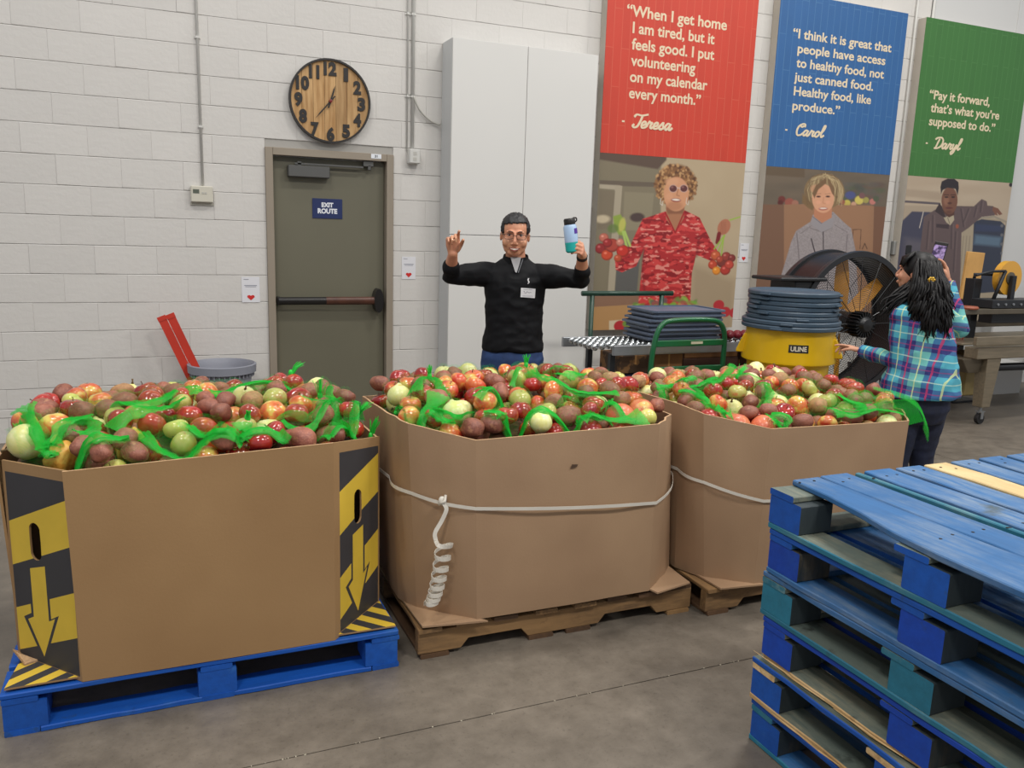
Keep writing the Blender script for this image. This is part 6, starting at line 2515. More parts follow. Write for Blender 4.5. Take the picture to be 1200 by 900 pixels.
def hand(mbx, wrist, d, n, s, curls, thumb=(.5, .5), spread=.0, k=1.0, thumb_len=1.0):
    """palm plus five fingers. d = where the hand points, n = palm side, s = thumb side"""
    d, n, s = Vector(d).normalized(), Vector(n).normalized(), Vector(s)
    s = (s - d * s.dot(d)).normalized()
    n = (n - d * n.dot(d) - s * n.dot(s)).normalized()
    w = Vector(wrist)
    rings = []
    for t, hw, th in ((-.02, .026, .019), (.012, .030, .018), (.045, .039, .0165), (.078, .041, .0135), (.092, .038, .011)):
        c = w + d * t * k
        rings.append([c + s * (hw * k * math.cos(a)) + n * (th * k * math.sin(a)) for a in [2 * PI * j / 16 for j in range(16)]])
    mbx.loft(rings)
    ln = [(.040, .026, .021), (.045, .029, .022), (.042, .027, .021), (.033, .021, .019)]
    off = [.029, .010, -.010, -.028]
    for f in range(4):
        p = w + d * (.084 - .004 * abs(f - 1)) * k + s * off[f] * k
        th = 0
        pts = [p - d * .01, p]
        sd = s * (spread * (1.5 - f))
        for q in range(3):
            th += curls[f] * (1.0 if q else .8)
            dr = (d * math.cos(th) + n * math.sin(th) + sd).normalized()
            p = p + dr * ln[f][q] * k
            pts.append(p)
        r0 = .0088 * k * (1 if f < 3 else .87)
        limb(mbx, pts, [r0 * 1.08, r0 * 1.05, r0, r0 * .92, r0 * .8], 10)
    p = w + d * .022 * k + s * .026 * k + n * .006
    a, b_ = thumb
    d1 = (d * math.cos(a) + s * math.sin(a) + n * .35 * b_).normalized()
    d2 = (d * math.cos(a * .6) + s * math.sin(a * .4) + n * b_).normalized()
    d3 = (d * math.cos(a * .5) + s * math.sin(a * .1) + n * b_ * 1.6).normalized()
    q1 = p + d1 * .038 * k * thumb_len
    q2 = q1 + d2 * .032 * k * thumb_len
    q3 = q2 + d3 * .024 * k * thumb_len
    limb(mbx, [p, q1, q2, q3], [.0145 * k, .0115 * k, .0105 * k, .0088 * k], 10)


def head_shapes(mbx, M, k=1.0, chin=1.0):
    """head in its own frame: origin between the ears, face towards -y, up +z"""
    def e(c, r):
        c = M @ (Vector(c) * k)
        mbx.ellipsoid(c, tuple(q * k for q in r), 20, 14, M=M.to_3x3().to_4x4())
    e((0, .012, .035), (.077, .095, .088))
    e((0, -.022, -.028), (.072, .071, .086 * chin))
    e((0, -.050, -.086 * chin), (.042, .034, .027))
    e((0, -.033, -.068), (.062, .047, .037))
    for s in (-1, 1):
        e((s * .041, -.064, -.032), (.028, .023, .027))
        e((s * .028, -.084, .028), (.026, .011, .008))
        e((s * .079, .012, -.006), (.008, .016, .027))
        e((s * .012, -.103, -.037), (.010, .010, .008))
    e((0, -.106, -.033), (.011, .014, .010))
    e((0, -.088, -.068), (.029, .014, .013))
    a, b_ = M @ (Vector((0, -.084, .022)) * k), M @ (Vector((0, -.112, -.028)) * k)
    mbx.tube([a, b_], [.008 * k, .011 * k], 10)


def shell_hair(name, M, k, mat_, parent, keep, rad=(.083, .102, .096), c=(0, .014, .038), amp=.005, th=.02, n=64, m=48):
    vs, fs = [], []
    for i in range(m + 1):
        t = PI * i / m
        for j in range(n):
            a = 2 * PI * j / n
            d = Vector((math.sin(t) * math.cos(a), math.sin(t) * math.sin(a), math.cos(t)))
            f = 1 + amp / .09 * (noise.noise(d * 9) + .5 * noise.noise(d * 22))
            vs.append(Vector((c[0] + rad[0] * d.x * f, c[1] + rad[1] * d.y * f, c[2] + rad[2] * d.z * f)))
    for i in range(m):
        for j in range(n):
            q = (i * n + j, i * n + (j + 1) % n, (i + 1) * n + (j + 1) % n, (i + 1) * n + j)
            cc = sum((vs[w] for w in q), Vector()) / 4
            if keep(cc):
                fs.append(q)
    me = bpy.data.meshes.new(name)
    me.from_pydata([tuple(M @ (v * k)) for v in vs], [], fs)
    bm = bmesh.new()
    bm.from_mesh(me)
    bmesh.ops.remove_doubles(bm, verts=bm.verts, dist=.0004)
    bmesh.ops.delete(bm, geom=[v for v in bm.verts if not v.link_faces], context='VERTS')
    bmesh.ops.recalc_face_normals(bm, faces=bm.faces)
    bmesh.ops.solidify(bm, geom=list(bm.faces), thickness=th)
    bmesh.ops.recalc_face_normals(bm, faces=bm.faces)
    bm.to_mesh(me)
    bm.free()
    me.materials.append(mat_)
    me.polygons.foreach_set('use_smooth', [True] * len(me.polygons))
    return obj(name, me, parent)


def caster(o):
    bm = bmesh.new()
    bm.from_mesh(o.data)
    t = BVHTree.FromBMesh(bm)
    bm.free()

    def hit(p, d):
        h = t.ray_cast(Vector(p), Vector(d))
        return h[0]
    return hit


M_skin = mat('skin_tan', rgb(218, 160, 126), .5, color2=rgb(206, 142, 112), nscale=14, coat=.05)
M_skin2 = mat('skin_light', rgb(206, 152, 122), .5, color2=rgb(192, 134, 106), nscale=14)
M_hairb = mat('hair_black', rgb(15, 13, 14), .45, var=.3, nscale=60, stretch=(1, 1, .15), spec=.35)
M_hairg = mat('hair_black_grey', rgb(24, 24, 27), .5, color2=rgb(48, 48, 52), nscale=70, contrast=(.55, .75))
M_jeans = mat('denim_blue', rgb(44, 72, 122), .8, color2=rgb(34, 56, 98), nscale=12, bump=.15, bscale=220)
M_jeansd = mat('denim_dark', rgb(22, 30, 56), .8, color2=rgb(16, 22, 42), nscale=12, bump=.15, bscale=220)
M_shirtb = mat('shirt_black', rgb(12, 13, 17), .7, var=.12, nscale=5, spec=.25)
M_shoe = mat('shoe_grey', rgb(70, 72, 78), .6)
M_sole = mat('shoe_sole', rgb(196, 194, 188), .6)
M_lip = mat('lips', rgb(150, 76, 70), .4)
M_teeth = mat('teeth', rgb(236, 230, 216), .3)
M_eye = mat('eye_dark', rgb(34, 24, 20), .2)
M_eyew = mat('eye_white', rgb(220, 214, 206), .3)
M_specs = mat('spectacle_frame', rgb(40, 30, 28), .3, .2)


def glass_mat():
    m = bpy.data.materials.new('spectacle_lens')
    m.use_nodes = True
    b = m.node_tree.nodes['Principled BSDF']
    b.inputs['Base Color'].default_value = (.9, .9, .92, 1)
    b.inputs['Roughness'].default_value = .03
    b.inputs['Transmission Weight'].default_value = 1
    b.inputs['IOR'].default_value = 1.05
    return m


M_lens = glass_mat()


def shoe(parent, x, y, z, ang, m=M_shoe):
    R_ = Matrix.Translation((x, y, z)) @ Matrix.Rotation(ang, 4, 'Z')
    rings = []
    for t, w, h in ((.07, .028, .07), (.05, .038, .10), (-.02, .040, .095), (-.08, .044, .065), (-.14, .044, .045), (-.18, .034, .036), (-.195, .018, .03)):
        rings.append([R_ @ Vector((w * math.cos(a), t, max(.022, .022 + h * .5 + h * .5 * math.sin(a)))) for a in [2 * PI * j / 16 for j in range(16)]])
    o = MB().loft(rings).build('shoe', m, parent, autosmooth=True)
    rings = []
    for t, w in ((.078, .026), (.05, .040), (-.02, .041), (-.08, .047), (-.14, .047), (-.185, .036), (-.203, .015)):
        rings.append([R_ @ Vector((q * w, t, zz)) for q, zz in ((-1, 0), (1, 0), (1, .023), (-1, .023))])
    MB().loft(rings).build('sole', M_sole, o)


# ---------------------------------------------------------------- the man behind the middle bin
MAN = thing('person', 'person in black quarter-zip and jeans, arms raised, holding a teal bottle', 'person', (1.90, 4.40, 0), math.radians(-23.2))
HM = Matrix.Translation((-.008, -.03, 1.548)) @ Matrix.Rotation(.03, 4, 'Y') @ Matrix.Rotation(.06, 4, 'X')
b = MB()
head_shapes(b, HM)
limb(b, [(0, .02, 1.34), (0, .0, 1.40), (-.004, -.012, 1.47)], [.066, .058, .056], 18)
b.loft([ring((0, .01, z), w, d) for z, w, d in ((.84, .12, .09), (.92, .145, .10), (1.02, .135, .09), (1.15, .145, .095), (1.26, .155, .10), (1.34, .15, .085), (1.385, .08, .06))])
EL, WL = (.372, -.10, 1.318), (.362, -.235, 1.462)
ER, WR = (-.362, -.10, 1.318), (-.345, -.235, 1.445)
limb(b, [(.165, .015, 1.335), (.27, -.04, 1.325), EL, (.37, -.16, 1.385), WL], [.05, .044, .040, .037, .026], 14)
limb(b, [(-.165, .015, 1.335), (-.265, -.04, 1.325), ER, (-.358, -.16, 1.38), WR], [.05, .044, .040, .037, .026], 14)
hand(b, WL, (-.12, -1, .42), (-1, .15, 0), (0, .25, 1), (.85, .82, .82, .85), thumb=(.75, .85), k=1.0)
hand(b, WR, (.0, -.25, 1), (.25, -1, -.1), (1, .2, 0), (.5, 1.1, 1.2, 1.25), thumb=(.5, .9), k=1.0)
for s in (-1, 1):
    limb(b, [(s * .085, .01, .86), (s * .10, .0, .50), (s * .10, .03, .09)], [.078, .055, .038], 14)
    limb(b, [(s * .10, .03, .07), (s * .10, -.09, .05)], [.035, .028], 10)
body = fuse('body', b, .0042, M_skin, MAN, smooth=3)
hit = caster(body)
# black shirt
b = MB()
b.loft([ring((c, .01, z), w, d, tilt=0) for z, w, d, c in ((.885, .178, .125, 0), (.90, .182, .13, 0), (.98, .172, .125, .0), (1.08, .168, .122, 0), (1.20, .172, .125, 0), (1.29, .178, .122, 0), (1.345, .172, .10, 0), (1.385, .12, .082, 0), (1.42, .075, .07, 0))])
limb(b, [(.13, .012, 1.325), (.20, -.005, 1.325), (.285, -.05, 1.322), EL, (.371, -.155, 1.372)], [.068, .070, .060, .052, .047], 18)
limb(b, [(-.13, .012, 1.325), (-.20, -.005, 1.325), (-.28, -.05, 1.322), ER, (-.360, -.155, 1.368)], [.068, .070, .060, .052, .047], 18)
shirt = fuse('quarter_zip_shirt', b, .0055, M_shirtb, MAN, smooth=4, folds=.007, fscale=(9, 9, 13), seed=3)
hs = caster(shirt)
# collar, standing, open at the front
cr = []
for j in range(25):
    a = math.radians(-90 + 22 + (360 - 44) * j / 24)
    f = .5 - .5 * math.cos(a + PI / 2)
    cr.append((a, f))
rings = []
for a, f in cr:
    r0, r1 = .070 + .004 * f, .067
    zb_, zt_ = 1.385 + .018 * f, 1.425 + .028 * f
    x, y = math.cos(a), math.sin(a)
    rings.append([(x * r0 * 1.08, .005 + y * r0, zb_), (x * (r0 + .004) * 1.08, .005 + y * (r0 + .004), zb_), (x * (r1 + .004), .0 + y * (r1 + .004), zt_), (x * r1, .0 + y * r1, zt_)])
MB().loft(rings).build('collar', M_shirtb, shirt, autosmooth=True)
# grey undershirt in the open V
M_tee = mat('tee_grey', rgb(168, 168, 170), .8)
pts = [(-.030, 1.430), (.030, 1.430), (.024, 1.40), (.008, 1.345), (.0, 1.348), (-.020, 1.40)]
fr, bk_ = [], []
for x, z in pts:
    h = hs((x, -.5, z), (0, 1, 0))
    y = min(-.074 - (1.43 - z) * .36, (h.y if h else -.07) - .006)
    fr.append((x, y, z))
    bk_.append((x, y + .02, z))
MB().loft([fr, bk_]).build('undershirt', M_tee, shirt)
zp = []
for z in (1.42, 1.40, 1.37, 1.345):
    h = hs((.034 - (1.40 - z) * .31, -.5, z), (0, 1, 0))
    zp.append((.034 - (1.40 - z) * .31, (h.y if h else -.09) - .004, z))
MB().tube(zp, .003, 6).build('zip', mat('zip_grey', rgb(110, 112, 116), .3, .6), shirt)
# chest mark and name badge
M_wht = mat('print_white', rgb(230, 230, 232), .5)
mk = MB()
for s in (1, -1):
    P = []
    for q in range(7):
        a = -1.1 + 2.2 * q / 6
        x, z = .072 + .004 + s * (.010 - .016 * math.cos(a) * .8), 1.300 + s * .006 + .011 * math.sin(a)
        h = hs((x, -.5, z), (0, 1, 0))
        P.append((x, (h.y if h else -.1) - .002, z))
    mk.tube(P, [.001, .0025, .0035, .0038, .0035, .0025, .001], 5)
mk.build('chest_mark', M_wht, shirt)
fr, bk_ = [], []
cs = [(.035, 1.262), (.118, 1.258), (.116, 1.205), (.034, 1.209)]
yb = min((hs((x, -.5, z), (0, 1, 0)) or Vector((0, -.12, 0))).y for x, z in cs + [(.075, 1.235)]) - .003
bd = MB().loft([[(x, yb + (.012 if x > .08 else 0), z) for x, z in cs], [(x, yb + .0015 + (.012 if x > .08 else 0), z) for x, z in cs]]).build('name_badge', M_wht, shirt)
lm = MB()
rq = random.Random(2)
scr = [(.05 + q * .0045, 1.236 + rq.uniform(-.006, .007)) for q in range(11)]
lm.tube([(x, yb - .0012 + (x - .034) / .082 * .012, z) for x, z in scr], .0008, 4)
lm.tube([(x, yb - .001 + (x - .034) / .082 * .012, 1.216) for x in (.045, .105)], .0007, 4)
lm.tube([(x, yb - .001 + (x - .034) / .082 * .012, 1.252) for x in (.05, .10)], .0006, 4)
lm.build('badge_writing', M_ink, bd)
# jeans
b = MB()
b.loft([ring((0, .012, z), w, d) for z, w, d in ((.955, .150, .105), (.90, .172, .118), (.84, .188, .128), (.78, .186, .124), (.74, .16, .10))])
for s in (-1, 1):
    limb(b, [(s * .094, .01, .80), (s * .105, .0, .62), (s * .10, -.005, .48), (s * .10, .012, .25), (s * .10, .025, .07)], [.093, .082, .068, .060, .056], 18)
jeans = fuse('jeans', b, .007, M_jeans, MAN, smooth=3, folds=.005, fscale=(8, 8, 14), seed=8)
MB().loft([ring((0, .012, z), .1525, .1075) for z in (.925, .955)]).build('waistband', M_jeans, jeans, autosmooth=True)
shoe(MAN, -.10, .0, 0, -.12)
shoe(MAN, .10, .0, 0, .12)
# face
hh = lambda x, z: (hit(HM @ Vector((x, -.4, z)), HM.to_3x3() @ Vector((0, 1, 0))) or HM @ Vector((x, -.09, z)))
for s in (-1, 1):
    p = hh(s * .031, .008)
    MB().ellipsoid(p + Vector((0, .004, 0)), (.012, .0055, .004), 12, 8).build('eye', M_eyew, body, smooth=True)
    MB().ellipsoid(p + Vector((0, .0005, -.0005)), (.007, .004, .0042), 10, 8).build('iris', M_eye, body, smooth=True)
    MB().tube([p + Vector((q * .016, -.0022, .0045 + (.003 if abs(q) < .6 else 0))) for q in (-1, -.5, 0, .5, 1)], [.001, .0018, .002, .0018, .001], 6).build('eyelid', mat('lash_brown', rgb(58, 38, 32), .6), body)
    e_ = [hh(s * x, z) + Vector((0, -.001, 0)) for x, z in ((.014, .026), (.026, .031), (.038, .031), (.049, .024))]
    MB().tube(e_, [.0022, .0032, .003, .0015], 6).build('eyebrow', M_hairg, body)
mp_ = [hh(x, -.066 + .16 * abs(x) ** 1.15 * 3.2 * .5) for x in np.linspace(-.030, .030, 9)]
up = [p + Vector((0, -.0012, .0045 - .0012 * abs(i - 4))) for i, p in enumerate(mp_)]
lo = [p + Vector((0, -.0012, -.0085 + .0016 * abs(i - 4))) for i, p in enumerate(mp_)]
MB().loft([[u_ + Vector((0, -.0012, 0)), l_ + Vector((0, -.0012, 0)), l_ + Vector((0, .012, 0)), u_ + Vector((0, .012, 0))] for u_, l_ in zip(up, lo)]).build('mouth', mat('mouth_dark', rgb(84, 34, 32), .5), body)
MB().loft([[u_ + Vector((0, -.0035, -.0008)), u_.lerp(l_, .72) + Vector((0, -.003, 0)), u_.lerp(l_, .72) + Vector((0, .004, 0)), u_ + Vector((0, .004, 0))] for u_, l_ in list(zip(up, lo))[1:-1]]).build('teeth', M_teeth, body)
MB().tube([p + Vector((0, -.001, .001)) for p in up], [.001, .0022, .0028, .003, .0026, .003, .0028, .0022, .001], 6).build('upper_lip', M_lip, body)
MB().tube([p + Vector((0, -.001, -.001)) for p in lo], [.001, .0026, .0034, .0038, .004, .0038, .0034, .0026, .001], 6).build('lower_lip', M_lip, body)
shell_hair('hair', HM, 1.0, M_hairg, body, lambda c: (c.z > .082 + .9 * min(0, c.x * .25)) or (c.y > -.042 - .2 * (abs(c.x) - .07) and c.z > .012 + .0 and not (abs(c.x) > .06 and c.z < .02 and -.02 < c.y < .03)) or (c.y > .03 and c.z > -.045), rad=(.084, .103, .094))
gl = thing('glasses_tmp', 'x', 'y')
bpy.data.objects.remove(gl)
specs = MB()
for s in (-1, 1):
    P = [HM @ Vector((s * (.034 + .027 * (abs(math.cos(a)) ** .6) * (1 if math.cos(a) > 0 else -1)), -.110 + .010 * abs(math.cos(a)), .003 + .0145 * (abs(math.sin(a)) ** .7) * (1 if math.sin(a) > 0 else -1))) for a in [2 * PI * j / 20 for j in range(21)]]
    specs.tube(P, .0016, 6)
    specs.tube([HM @ Vector((s * .058, -.100, .010)), HM @ Vector((s * .076, -.05, .012)), HM @ Vector((s * .086, .01, .006))], .002, 6)
specs.tube([HM @ Vector((-.009, -.112, .008)), HM @ Vector((0, -.116, .011)), HM @ Vector((.009, -.112, .008))], .0018, 6)
sp_ = specs.build('glasses', M_specs, MAN)
for s in (-1, 1):
    P = [HM @ Vector((s * (.033 + .024 * math.cos(a)), -.1085 + .008 * abs(math.cos(a)), .003 + .015 * math.sin(a))) for a in [2 * PI * j / 16 for j in range(16)]]
    MB().loft([P, [p + Vector((0, .0015, 0)) for p in P]]).build('lens', M_lens, sp_)
# watch on the wrist under the bottle
dW = (Vector(WL) - Vector(EL)).normalized()
wc = Vector(WL) - dW * .018
P = []
sd = dW.orthogonal().normalized()
ud = dW.cross(sd)
MB().loft([[wc + dW * q + (sd * math.cos(a) + ud * math.sin(a)) * .0305 for a in [2 * PI * j / 20 for j in range(20)]] for q in (-.009, .009)]).build('watch_band', M_blk, MAN, autosmooth=True)

# bottle, held: a thing of its own, placed in the world
rot = Matrix.Translation((1.90, 4.40, 0)) @ Matrix.Rotation(math.radians(-23.2), 4, 'Z')
hc = Vector(WL) + Vector((-.12, -1, .42)).normalized() * .06
bl = rot @ Vector((hc.x - .052, hc.y - .022, 1.475))
B = thing('water_bottle', 'pale blue and teal water bottle with black lid held up by the man', 'bottle', bl)
B.rotation_euler = (-.03, -.15, 0)
M_teal = mat('bottle_teal', rgb(28, 178, 172), .25, coat=.3)
M_pblue = mat('bottle_pale_blue', rgb(172, 200, 232), .3, coat=.3)
M_purple = mat('sticker_purple', rgb(88, 54, 160), .4)
MB().lathe([(.001, .002), (.028, 0), (.036, .008), (.0365, .055), (.001, .055)], n=32).build('base_half', M_teal, B, autosmooth=True)
MB().lathe([(.001, .0552), (.0365, .0552), (.036, .135), (.029, .148), (.001, .148)], n=32).build('upper_half', M_pblue, B, autosmooth=True)
MB().lathe([(.001, .148), (.030, .148), (.031, .172), (.026, .18), (.001, .181)], n=28).build('cap', M_bar, B, autosmooth=True)
MB().tube(smooth_path([(.028, 0, .155), (.043, 0, .165), (.041, 0, .178), (.022, 0, .180)], 5), .004, 6).build('cap_loop', M_bar, B)
MB().loft([[(.037 * math.cos(a), .037 * math.sin(a), z) for a in [-1.45 + 1.0 * j / 8 for j in range(9)]] for z in (.098, .126)], caps=False, closed=False).build('sticker', M_purple, B)

# ---------------------------------------------------------------- the woman by the right bin, seen from behind
def plaid():
    m = bpy.data.materials.new('plaid_flannel')
    m.use_nodes = True
    N, L = m.node_tree.nodes, m.node_tree.links
    b = N['Principled BSDF']
    b.inputs['Roughness'].default_value = .8
    tc = N.new('ShaderNodeTexCoord')
    nz = N.new('ShaderNodeTexNoise')
    nz.inputs['Scale'].default_value = 4
    L.new(tc.outputs['Object'], nz.inputs['Vector'])
    sc = N.new('ShaderNodeVectorMath')
    sc.operation = 'MULTIPLY_ADD'
    L.new(nz.outputs['Color'], sc.inputs[0])
    sc.inputs[1].default_value = (.03, .03, .03)
    L.new(tc.outputs['Object'], sc.inputs[2])
    sp = N.new('ShaderNodeSeparateXYZ')
    L.new(sc.outputs[0], sp.inputs[0])

    def M_(op, a, b_=None, c=None):
        n = N.new('ShaderNodeMath')
        n.operation = op
        for i, v in enumerate((a, b_, c)):
            if v is None:
                continue
            if isinstance(v, (int, float)):
                n.inputs[i].default_value = v
            else:
                L.new(v, n.inputs[i])
        return n.outputs[0]
    u = M_('MULTIPLY_ADD', sp.outputs['Y'], -.55, sp.outputs['X'])
    v = M_('MULTIPLY_ADD', sp.outputs['X'], .12, sp.outputs['Z'])

    def band(t, per, lo, hi):
        f = M_('FRACT', M_('MULTIPLY', t, 1 / per))
        return M_('MULTIPLY', M_('GREATER_THAN', f, lo), M_('LESS_THAN', f, hi))

    def mix(fac, a, c):
        x = N.new('ShaderNodeMix')
        x.data_type = 'RGBA'
        for sck, vv in (('Factor', fac), ('A', a), ('B', c)):
            if isinstance(vv, tuple):
                x.inputs[sck].default_value = (*vv, 1)
            elif isinstance(vv, (int, float)):
                x.inputs[sck].default_value = vv
            else:
                L.new(vv, x.inputs[sck])
        return x.outputs['Result']
    P_ = .125
    c = mix(0.0, rgb(74, 162, 182), rgb(74, 162, 182))
    c = mix(M_('MULTIPLY', band(u, P_ * 2, 0, .5), .5), c, rgb(122, 188, 160))
    c = mix(M_('MULTIPLY', band(u, P_, .0, .42), .72), c, rgb(38, 74, 140))
    c = mix(M_('MULTIPLY', band(v, P_, .0, .40), .74), c, rgb(40, 58, 132))
    c = mix(M_('MULTIPLY', M_('MULTIPLY', band(u, P_, .0, .42), band(v, P_, .0, .40)), .8), c, rgb(40, 34, 104))
    c = mix(M_('MULTIPLY', band(u, P_, .18, .25), .85), c, rgb(176, 44, 96))
    c = mix(M_('MULTIPLY', band(v, P_, .17, .22), .6), c, rgb(150, 50, 110))
    c = mix(M_('MULTIPLY', band(u, P_, .68, .73), .7), c, rgb(206, 220, 150))
    c = mix(M_('MULTIPLY', band(v, P_, .66, .71), .6), c, rgb(196, 224, 200))
    L.new(c, b.inputs['Base Color'])
    return m


M_plaid = plaid()
WO = (4.045, 3.40)
WOM = thing('person', 'person in blue plaid shirt with long black hair, seen from behind, photographing', 'person', (WO[0], WO[1], 0), math.radians(-49))
fa = math.atan2(.78, -.62)                    # where she faces, in her own frame
F = Vector((math.cos(fa), math.sin(fa), 0))
SIDE = Vector((-F.y, F.x, 0))                 # her left
ta = fa + PI / 2                              # turn that takes -y to F
HW = Matrix.Translation((-.080, .02, 1.415)) @ Matrix.Rotation(ta + .55, 4, 'Z') @ Matrix.Rotation(-.10, 4, 'X')
wa = math.atan2(SIDE.y, SIDE.x)
b = MB()
head_shapes(b, HW, .95, .95)
limb(b, [(-.06, -.01, 1.22), (-.07, .0, 1.31), (-.075, .01, 1.36)], [.055, .048, .048], 16)
b.loft([ring((c, dd, z), w, d, wa) for z, w, d, c, dd in ((.62, .12, .09, .0, 0), (.72, .155, .11, .01, 0), (.85, .14, .10, .0, 0), (1.0, .125, .085, -.01, 0), (1.12, .145, .09, -.03, 0), (1.2, .14, .07, -.05, 0), (1.24, .07, .05, -.06, 0))])
SL, SR = Vector((-.03, 0, 1.175)) + SIDE * .125, Vector((-.035, 0, 1.175)) - SIDE * .145
E1, W1 = Vector((-.125, -.09, .915)), Vector((-.325, .04, .935))
E2, W2 = Vector((.185, .23, 1.09)), Vector((.095, .33, 1.365))
limb(b, [SL, (SL + E1) / 2, E1, (E1 + W1) / 2, W1], [.046, .042, .036, .032, .022], 14)
limb(b, [SR, (SR + E2) / 2, E2, (E2 + W2) / 2, W2], [.046, .042, .036, .032, .022], 14)
hand(b, W1, (-1, .25, .24), (.0, .2, -1), (-.3, -.9, .3), (.18, .5, .62, .7), thumb=(.5, .5), k=.9)
hand(b, W2, (-.22, .05, 1), (-.8, -.55, .0), (.1, -.9, 0), (.35, .55, .6, .65), thumb=(.3, .7), k=.9)
for s in (-1, 1):
    q = SIDE * (s * .085)
    limb(b, [(q.x, q.y, .68), (q.x * 1.1, q.y * 1.1, .42), (q.x * 1.1, q.y * 1.1, .09)], [.075, .052, .036], 14)
    limb(b, [(q.x * 1.1, q.y * 1.1, .07), (q.x * 1.1 + F.x * .11, q.y * 1.1 + F.y * .11, .045)], [.034, .026], 10)
wb = fuse('body', b, .0042, M_skin2, WOM, smooth=3)
b = MB()
b.loft([ring((c, dd, z), w, d, wa, tilt=0) for z, w, d, c, dd in ((.715, .235, .185, .01, 0), (.73, .24, .19, .01, 0), (.80, .225, .175, .012, 0), (.92, .19, .148, .015, 0), (1.04, .172, .130, .005, 0), (1.14, .165, .118, -.015, 0), (1.205, .145, .09, -.03, 0), (1.25, .085, .065, -.05, 0))])
limb(b, [SL - SIDE * .03, SL, (SL + E1) / 2, E1, (E1 + W1) / 2, E1.lerp(W1, .86)], [.06, .066, .060, .054, .046, .038], 18)
limb(b, [SR + SIDE * .03, SR, (SR + E2) / 2, E2, (E2 + W2) / 2, E2.lerp(W2, .86)], [.06, .066, .060, .054, .046, .038], 18)
ws = fuse('plaid_shirt', b, .0055, M_plaid, WOM, smooth=4, folds=.008, fscale=(8, 8, 10), seed=5)
MB().loft([ring((-.068, 0, 1.235), .072, .06, wa), ring((-.075, 0, 1.275), .066, .056, wa), ring((-.075, 0, 1.275), .06, .05, wa), ring((-.068, 0, 1.24), .064, .052, wa)]).build('collar', M_plaid, ws, autosmooth=True)
for A_, B_ in ((E1, W1), (E2, W2)):
    dd = (B_ - A_).normalized()
    c = A_.lerp(B_, .88)
    s1 = dd.orthogonal().normalized()
    s2 = dd.cross(s1)
    MB().loft([[c + dd * q + (s1 * math.cos(a) + s2 * math.sin(a)) * r_ for a in [2 * PI * j / 20 for j in range(20)]] for q, r_ in ((-.03, .0405), (.025, .0385), (.025, .033), (-.03, .035))]).build('cuff', M_plaid, ws, autosmooth=True)
b = MB()
b.loft([ring((.0, 0, z), w, d, wa) for z, w, d in ((.80, .175, .14), (.72, .195, .16), (.64, .195, .165), (.56, .165, .135))])
for s in (-1, 1):
    q = SIDE * (s * .088)
    limb(b, [(q.x, q.y, .64), (q.x * .95, q.y * .95, .50), (q.x * .9, q.y * .9, .38), (q.x * 1.1 - F.x * .01, q.y * 1.1 - F.y * .01, .22), (q.x * 1.1, q.y * 1.1, .07)], [.105, .094, .075, .060, .05], 18)
fuse('jeans', b, .007, M_jeansd, WOM, smooth=3, folds=.004, fscale=(8, 8, 14), seed=2)
for s in (-1, 1):
    q = SIDE * (s * .095)
    shoe(WOM, q.x, q.y, 0, ta + s * -.08, mat('shoe_dark', rgb(40, 40, 46), .6))
# face seen in lost profile
hw_ = caster(wb)
for s in (-1, 1):
    p = hw_(HW @ Vector((s * .03, -.4, .006)), HW.to_3x3() @ Vector((0, 1, 0))) or HW @ Vector((s * .03, -.08, .006))
    MB().ellipsoid(p, (.008, .008, .005), 10, 8).build('eye', M_eye, wb, smooth=True)
    e_ = [HW @ Vector((s * x, -.088 + .25 * (x - .02) ** 1, z)) for x, z in ((.014, .026), (.03, .031), (.047, .024))]
    MB().tube(e_, [.002, .003, .0015], 5).build('eyebrow', M_hairb, wb)
p = hw_(HW @ Vector((0, -.4, -.064)), HW.to_3x3() @ Vector((0, 1, 0))) or HW @ Vector((0, -.1, -.064))
MB().ellipsoid(p + Vector((0, 0, 0)) - (HW.to_3x3() @ Vector((0, -1, 0))) * .009, (.014, .014, .005), 12, 8).build('lips', M_lip, wb, smooth=True)
# hair: cap and long waving locks, one mesh
hb = MB()
rh = random.Random(12)
Hc = HW @ Vector((0, .02, .03))
hb.ellipsoid(HW @ Vector((0, .022, .030)), (.088, .098, .092), 24, 18, M=HW.to_3x3().to_4x4())
hb.ellipsoid(HW @ Vector((0, .045, -.03)), (.086, .075, .10), 20, 14, M=HW.to_3x3().to_4x4())
for q in range(340):
    a = rh.uniform(-1.5, 1.75)                    # around the back of the head, 0 = straight behind
    st = HW @ Vector((.080 * math.sin(a), .028 + .078 * math.cos(a), rh.uniform(.0, .085)))
    out_ = (HW.to_3x3() @ Vector((math.sin(a), math.cos(a), 0)))
    ln = rh.uniform(.20, .40) if abs(a) < 1.5 else rh.uniform(.22, .32)
    pts = []
    ph, am = rh.uniform(0, 6), rh.uniform(.006, .016)
    x_to = st.x + out_.x * .05 + (.05 if st.x > -.1 else -.03) * rh.uniform(.2, 1.2)
    for k in range(9):
        f = k / 8
        p = Vector((st.x * (1 - f) + x_to * f, st.y + out_.y * .05 * f - .035 * math.sin(PI * min(1, f * .8)), st.z - ln * f))
        p += Vector((math.sin(ph + f * 9), math.cos(ph * 1.3 + f * 8), 0)) * am * f * 1.4
        pts.append(p)
    r0 = rh.uniform(.005, .0095)
    hb.tube(pts, [r0 * (.6 + .6 * math.sin(PI * min(1, .25 + .6 * k / 8))) * (1 if k < 7 else (.7 if k == 7 else .2)) for k in range(9)], 6)
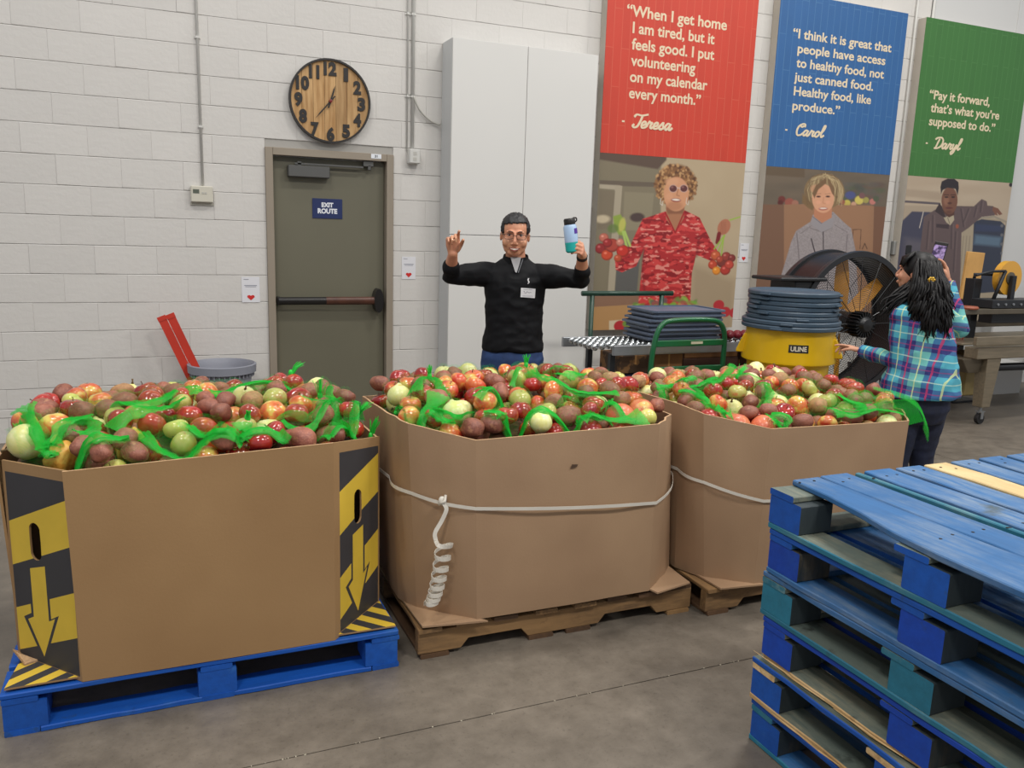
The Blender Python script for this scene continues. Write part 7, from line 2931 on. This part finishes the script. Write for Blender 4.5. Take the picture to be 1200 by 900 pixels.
for q in range(34):                              # locks falling in front of the near shoulder
    p0 = Vector((rh.uniform(-.11, -.05), rh.uniform(-.05, .01), rh.uniform(1.34, 1.40)))
    p3 = Vector((rh.uniform(-.25, -.15), rh.uniform(-.04, .0), rh.uniform(1.15, 1.24)))
    pm = p0.lerp(p3, .5) + Vector((rh.uniform(-.01, .03), -.06, rh.uniform(0, .03)))
    pm2 = p0.lerp(p3, .78) + Vector((rh.uniform(-.02, .01), -.075, .01))
    P_ = smooth_path([p0, pm, pm2, p3 + Vector((0, -.08, 0))], 4)
    n_ = len(P_)
    hb.tube(P_, [.010 * (1 - .8 * i / (n_ - 1)) + .001 for i in range(n_)], 6)
for q in range(26):                              # fringe over the forehead and temples
    a = rh.uniform(-1.3, 1.3)
    p0 = HW @ Vector((.05 * math.sin(a), -.02, .112))
    p1 = HW @ Vector((.088 * math.sin(a), -.088 * math.cos(a) + .004, .075))
    p2 = HW @ Vector((.094 * math.sin(a), -.094 * math.cos(a), rh.uniform(.02, .045)))
    hb.tube([p0, p1, p2], [.012, .011, .003], 6)
hb.build('hair', M_hairb, wb, smooth=True, fix=True)
hcp = HW @ Vector((.04, .115, -.03))
hcp = Vector((.0, -.128, 1.385))
cl_ = MB()
for q in range(6):
    a = q * PI / 3
    cl_.ellipsoid((hcp.x + .012 * math.cos(a), hcp.y, hcp.z + .010 * math.sin(a)), (.009, .006, .008), 8, 6)
cl_.ellipsoid(hcp + Vector((0, -.004, 0)), (.006, .005, .006), 8, 6)
cl_.build('hair_clip', mat('clip_gold', rgb(196, 156, 56), .3, .5), WOM, smooth=True)
dd = (W1 - E1).normalized()
s1 = dd.orthogonal().normalized()
s2 = dd.cross(s1)
MB().loft([[W1 + dd * q + (s1 * math.cos(a) + s2 * math.sin(a)) * .0275 for a in [2 * PI * j / 18 for j in range(18)]] for q in (-.016, .004)]).build('wrist_watch', M_blk, WOM, autosmooth=True)
# phone, held up
rw = Matrix.Translation((WO[0], WO[1], 0)) @ Matrix.Rotation(math.radians(-49), 4, 'Z')
pc = rw @ Vector((.026, .345, 1.515))
PH = thing('mobile_phone', 'black mobile phone with lit screen held up by the woman', 'phone', pc, math.radians(-49 - 14))
PH.rotation_euler = (-.12, .14, math.radians(-63))
MB().box((-.038, -.004, -.078), (.038, .004, .078)).build('phone_case', M_blk, PH, bevel=.003)


def screen_mat():
    m = bpy.data.materials.new('phone_screen')
    m.use_nodes = True
    N, L = m.node_tree.nodes, m.node_tree.links
    b = N['Principled BSDF']
    b.inputs['Roughness'].default_value = .1
    tc = N.new('ShaderNodeTexCoord')
    n = N.new('ShaderNodeTexNoise')
    n.inputs['Scale'].default_value = 34
    L.new(tc.outputs['Object'], n.inputs['Vector'])
    r = N.new('ShaderNodeValToRGB')
    r.color_ramp.elements[0].position = .42
    r.color_ramp.elements[0].color = (*rgb(60, 40, 84), 1)
    r.color_ramp.elements[1].position = .6
    r.color_ramp.elements[1].color = (*rgb(190, 160, 214), 1)
    L.new(n.outputs['Fac'], r.inputs['Fac'])
    L.new(r.outputs[0], b.inputs['Emission Color'])
    b.inputs['Emission Strength'].default_value = .8
    b.inputs['Base Color'].default_value = (.02, .02, .02, 1)
    return m


MB().box((-.034, -.0048, -.045), (.034, -.0041, .058)).build('screen', screen_mat(), PH)
bpy.context.view_layer.update()
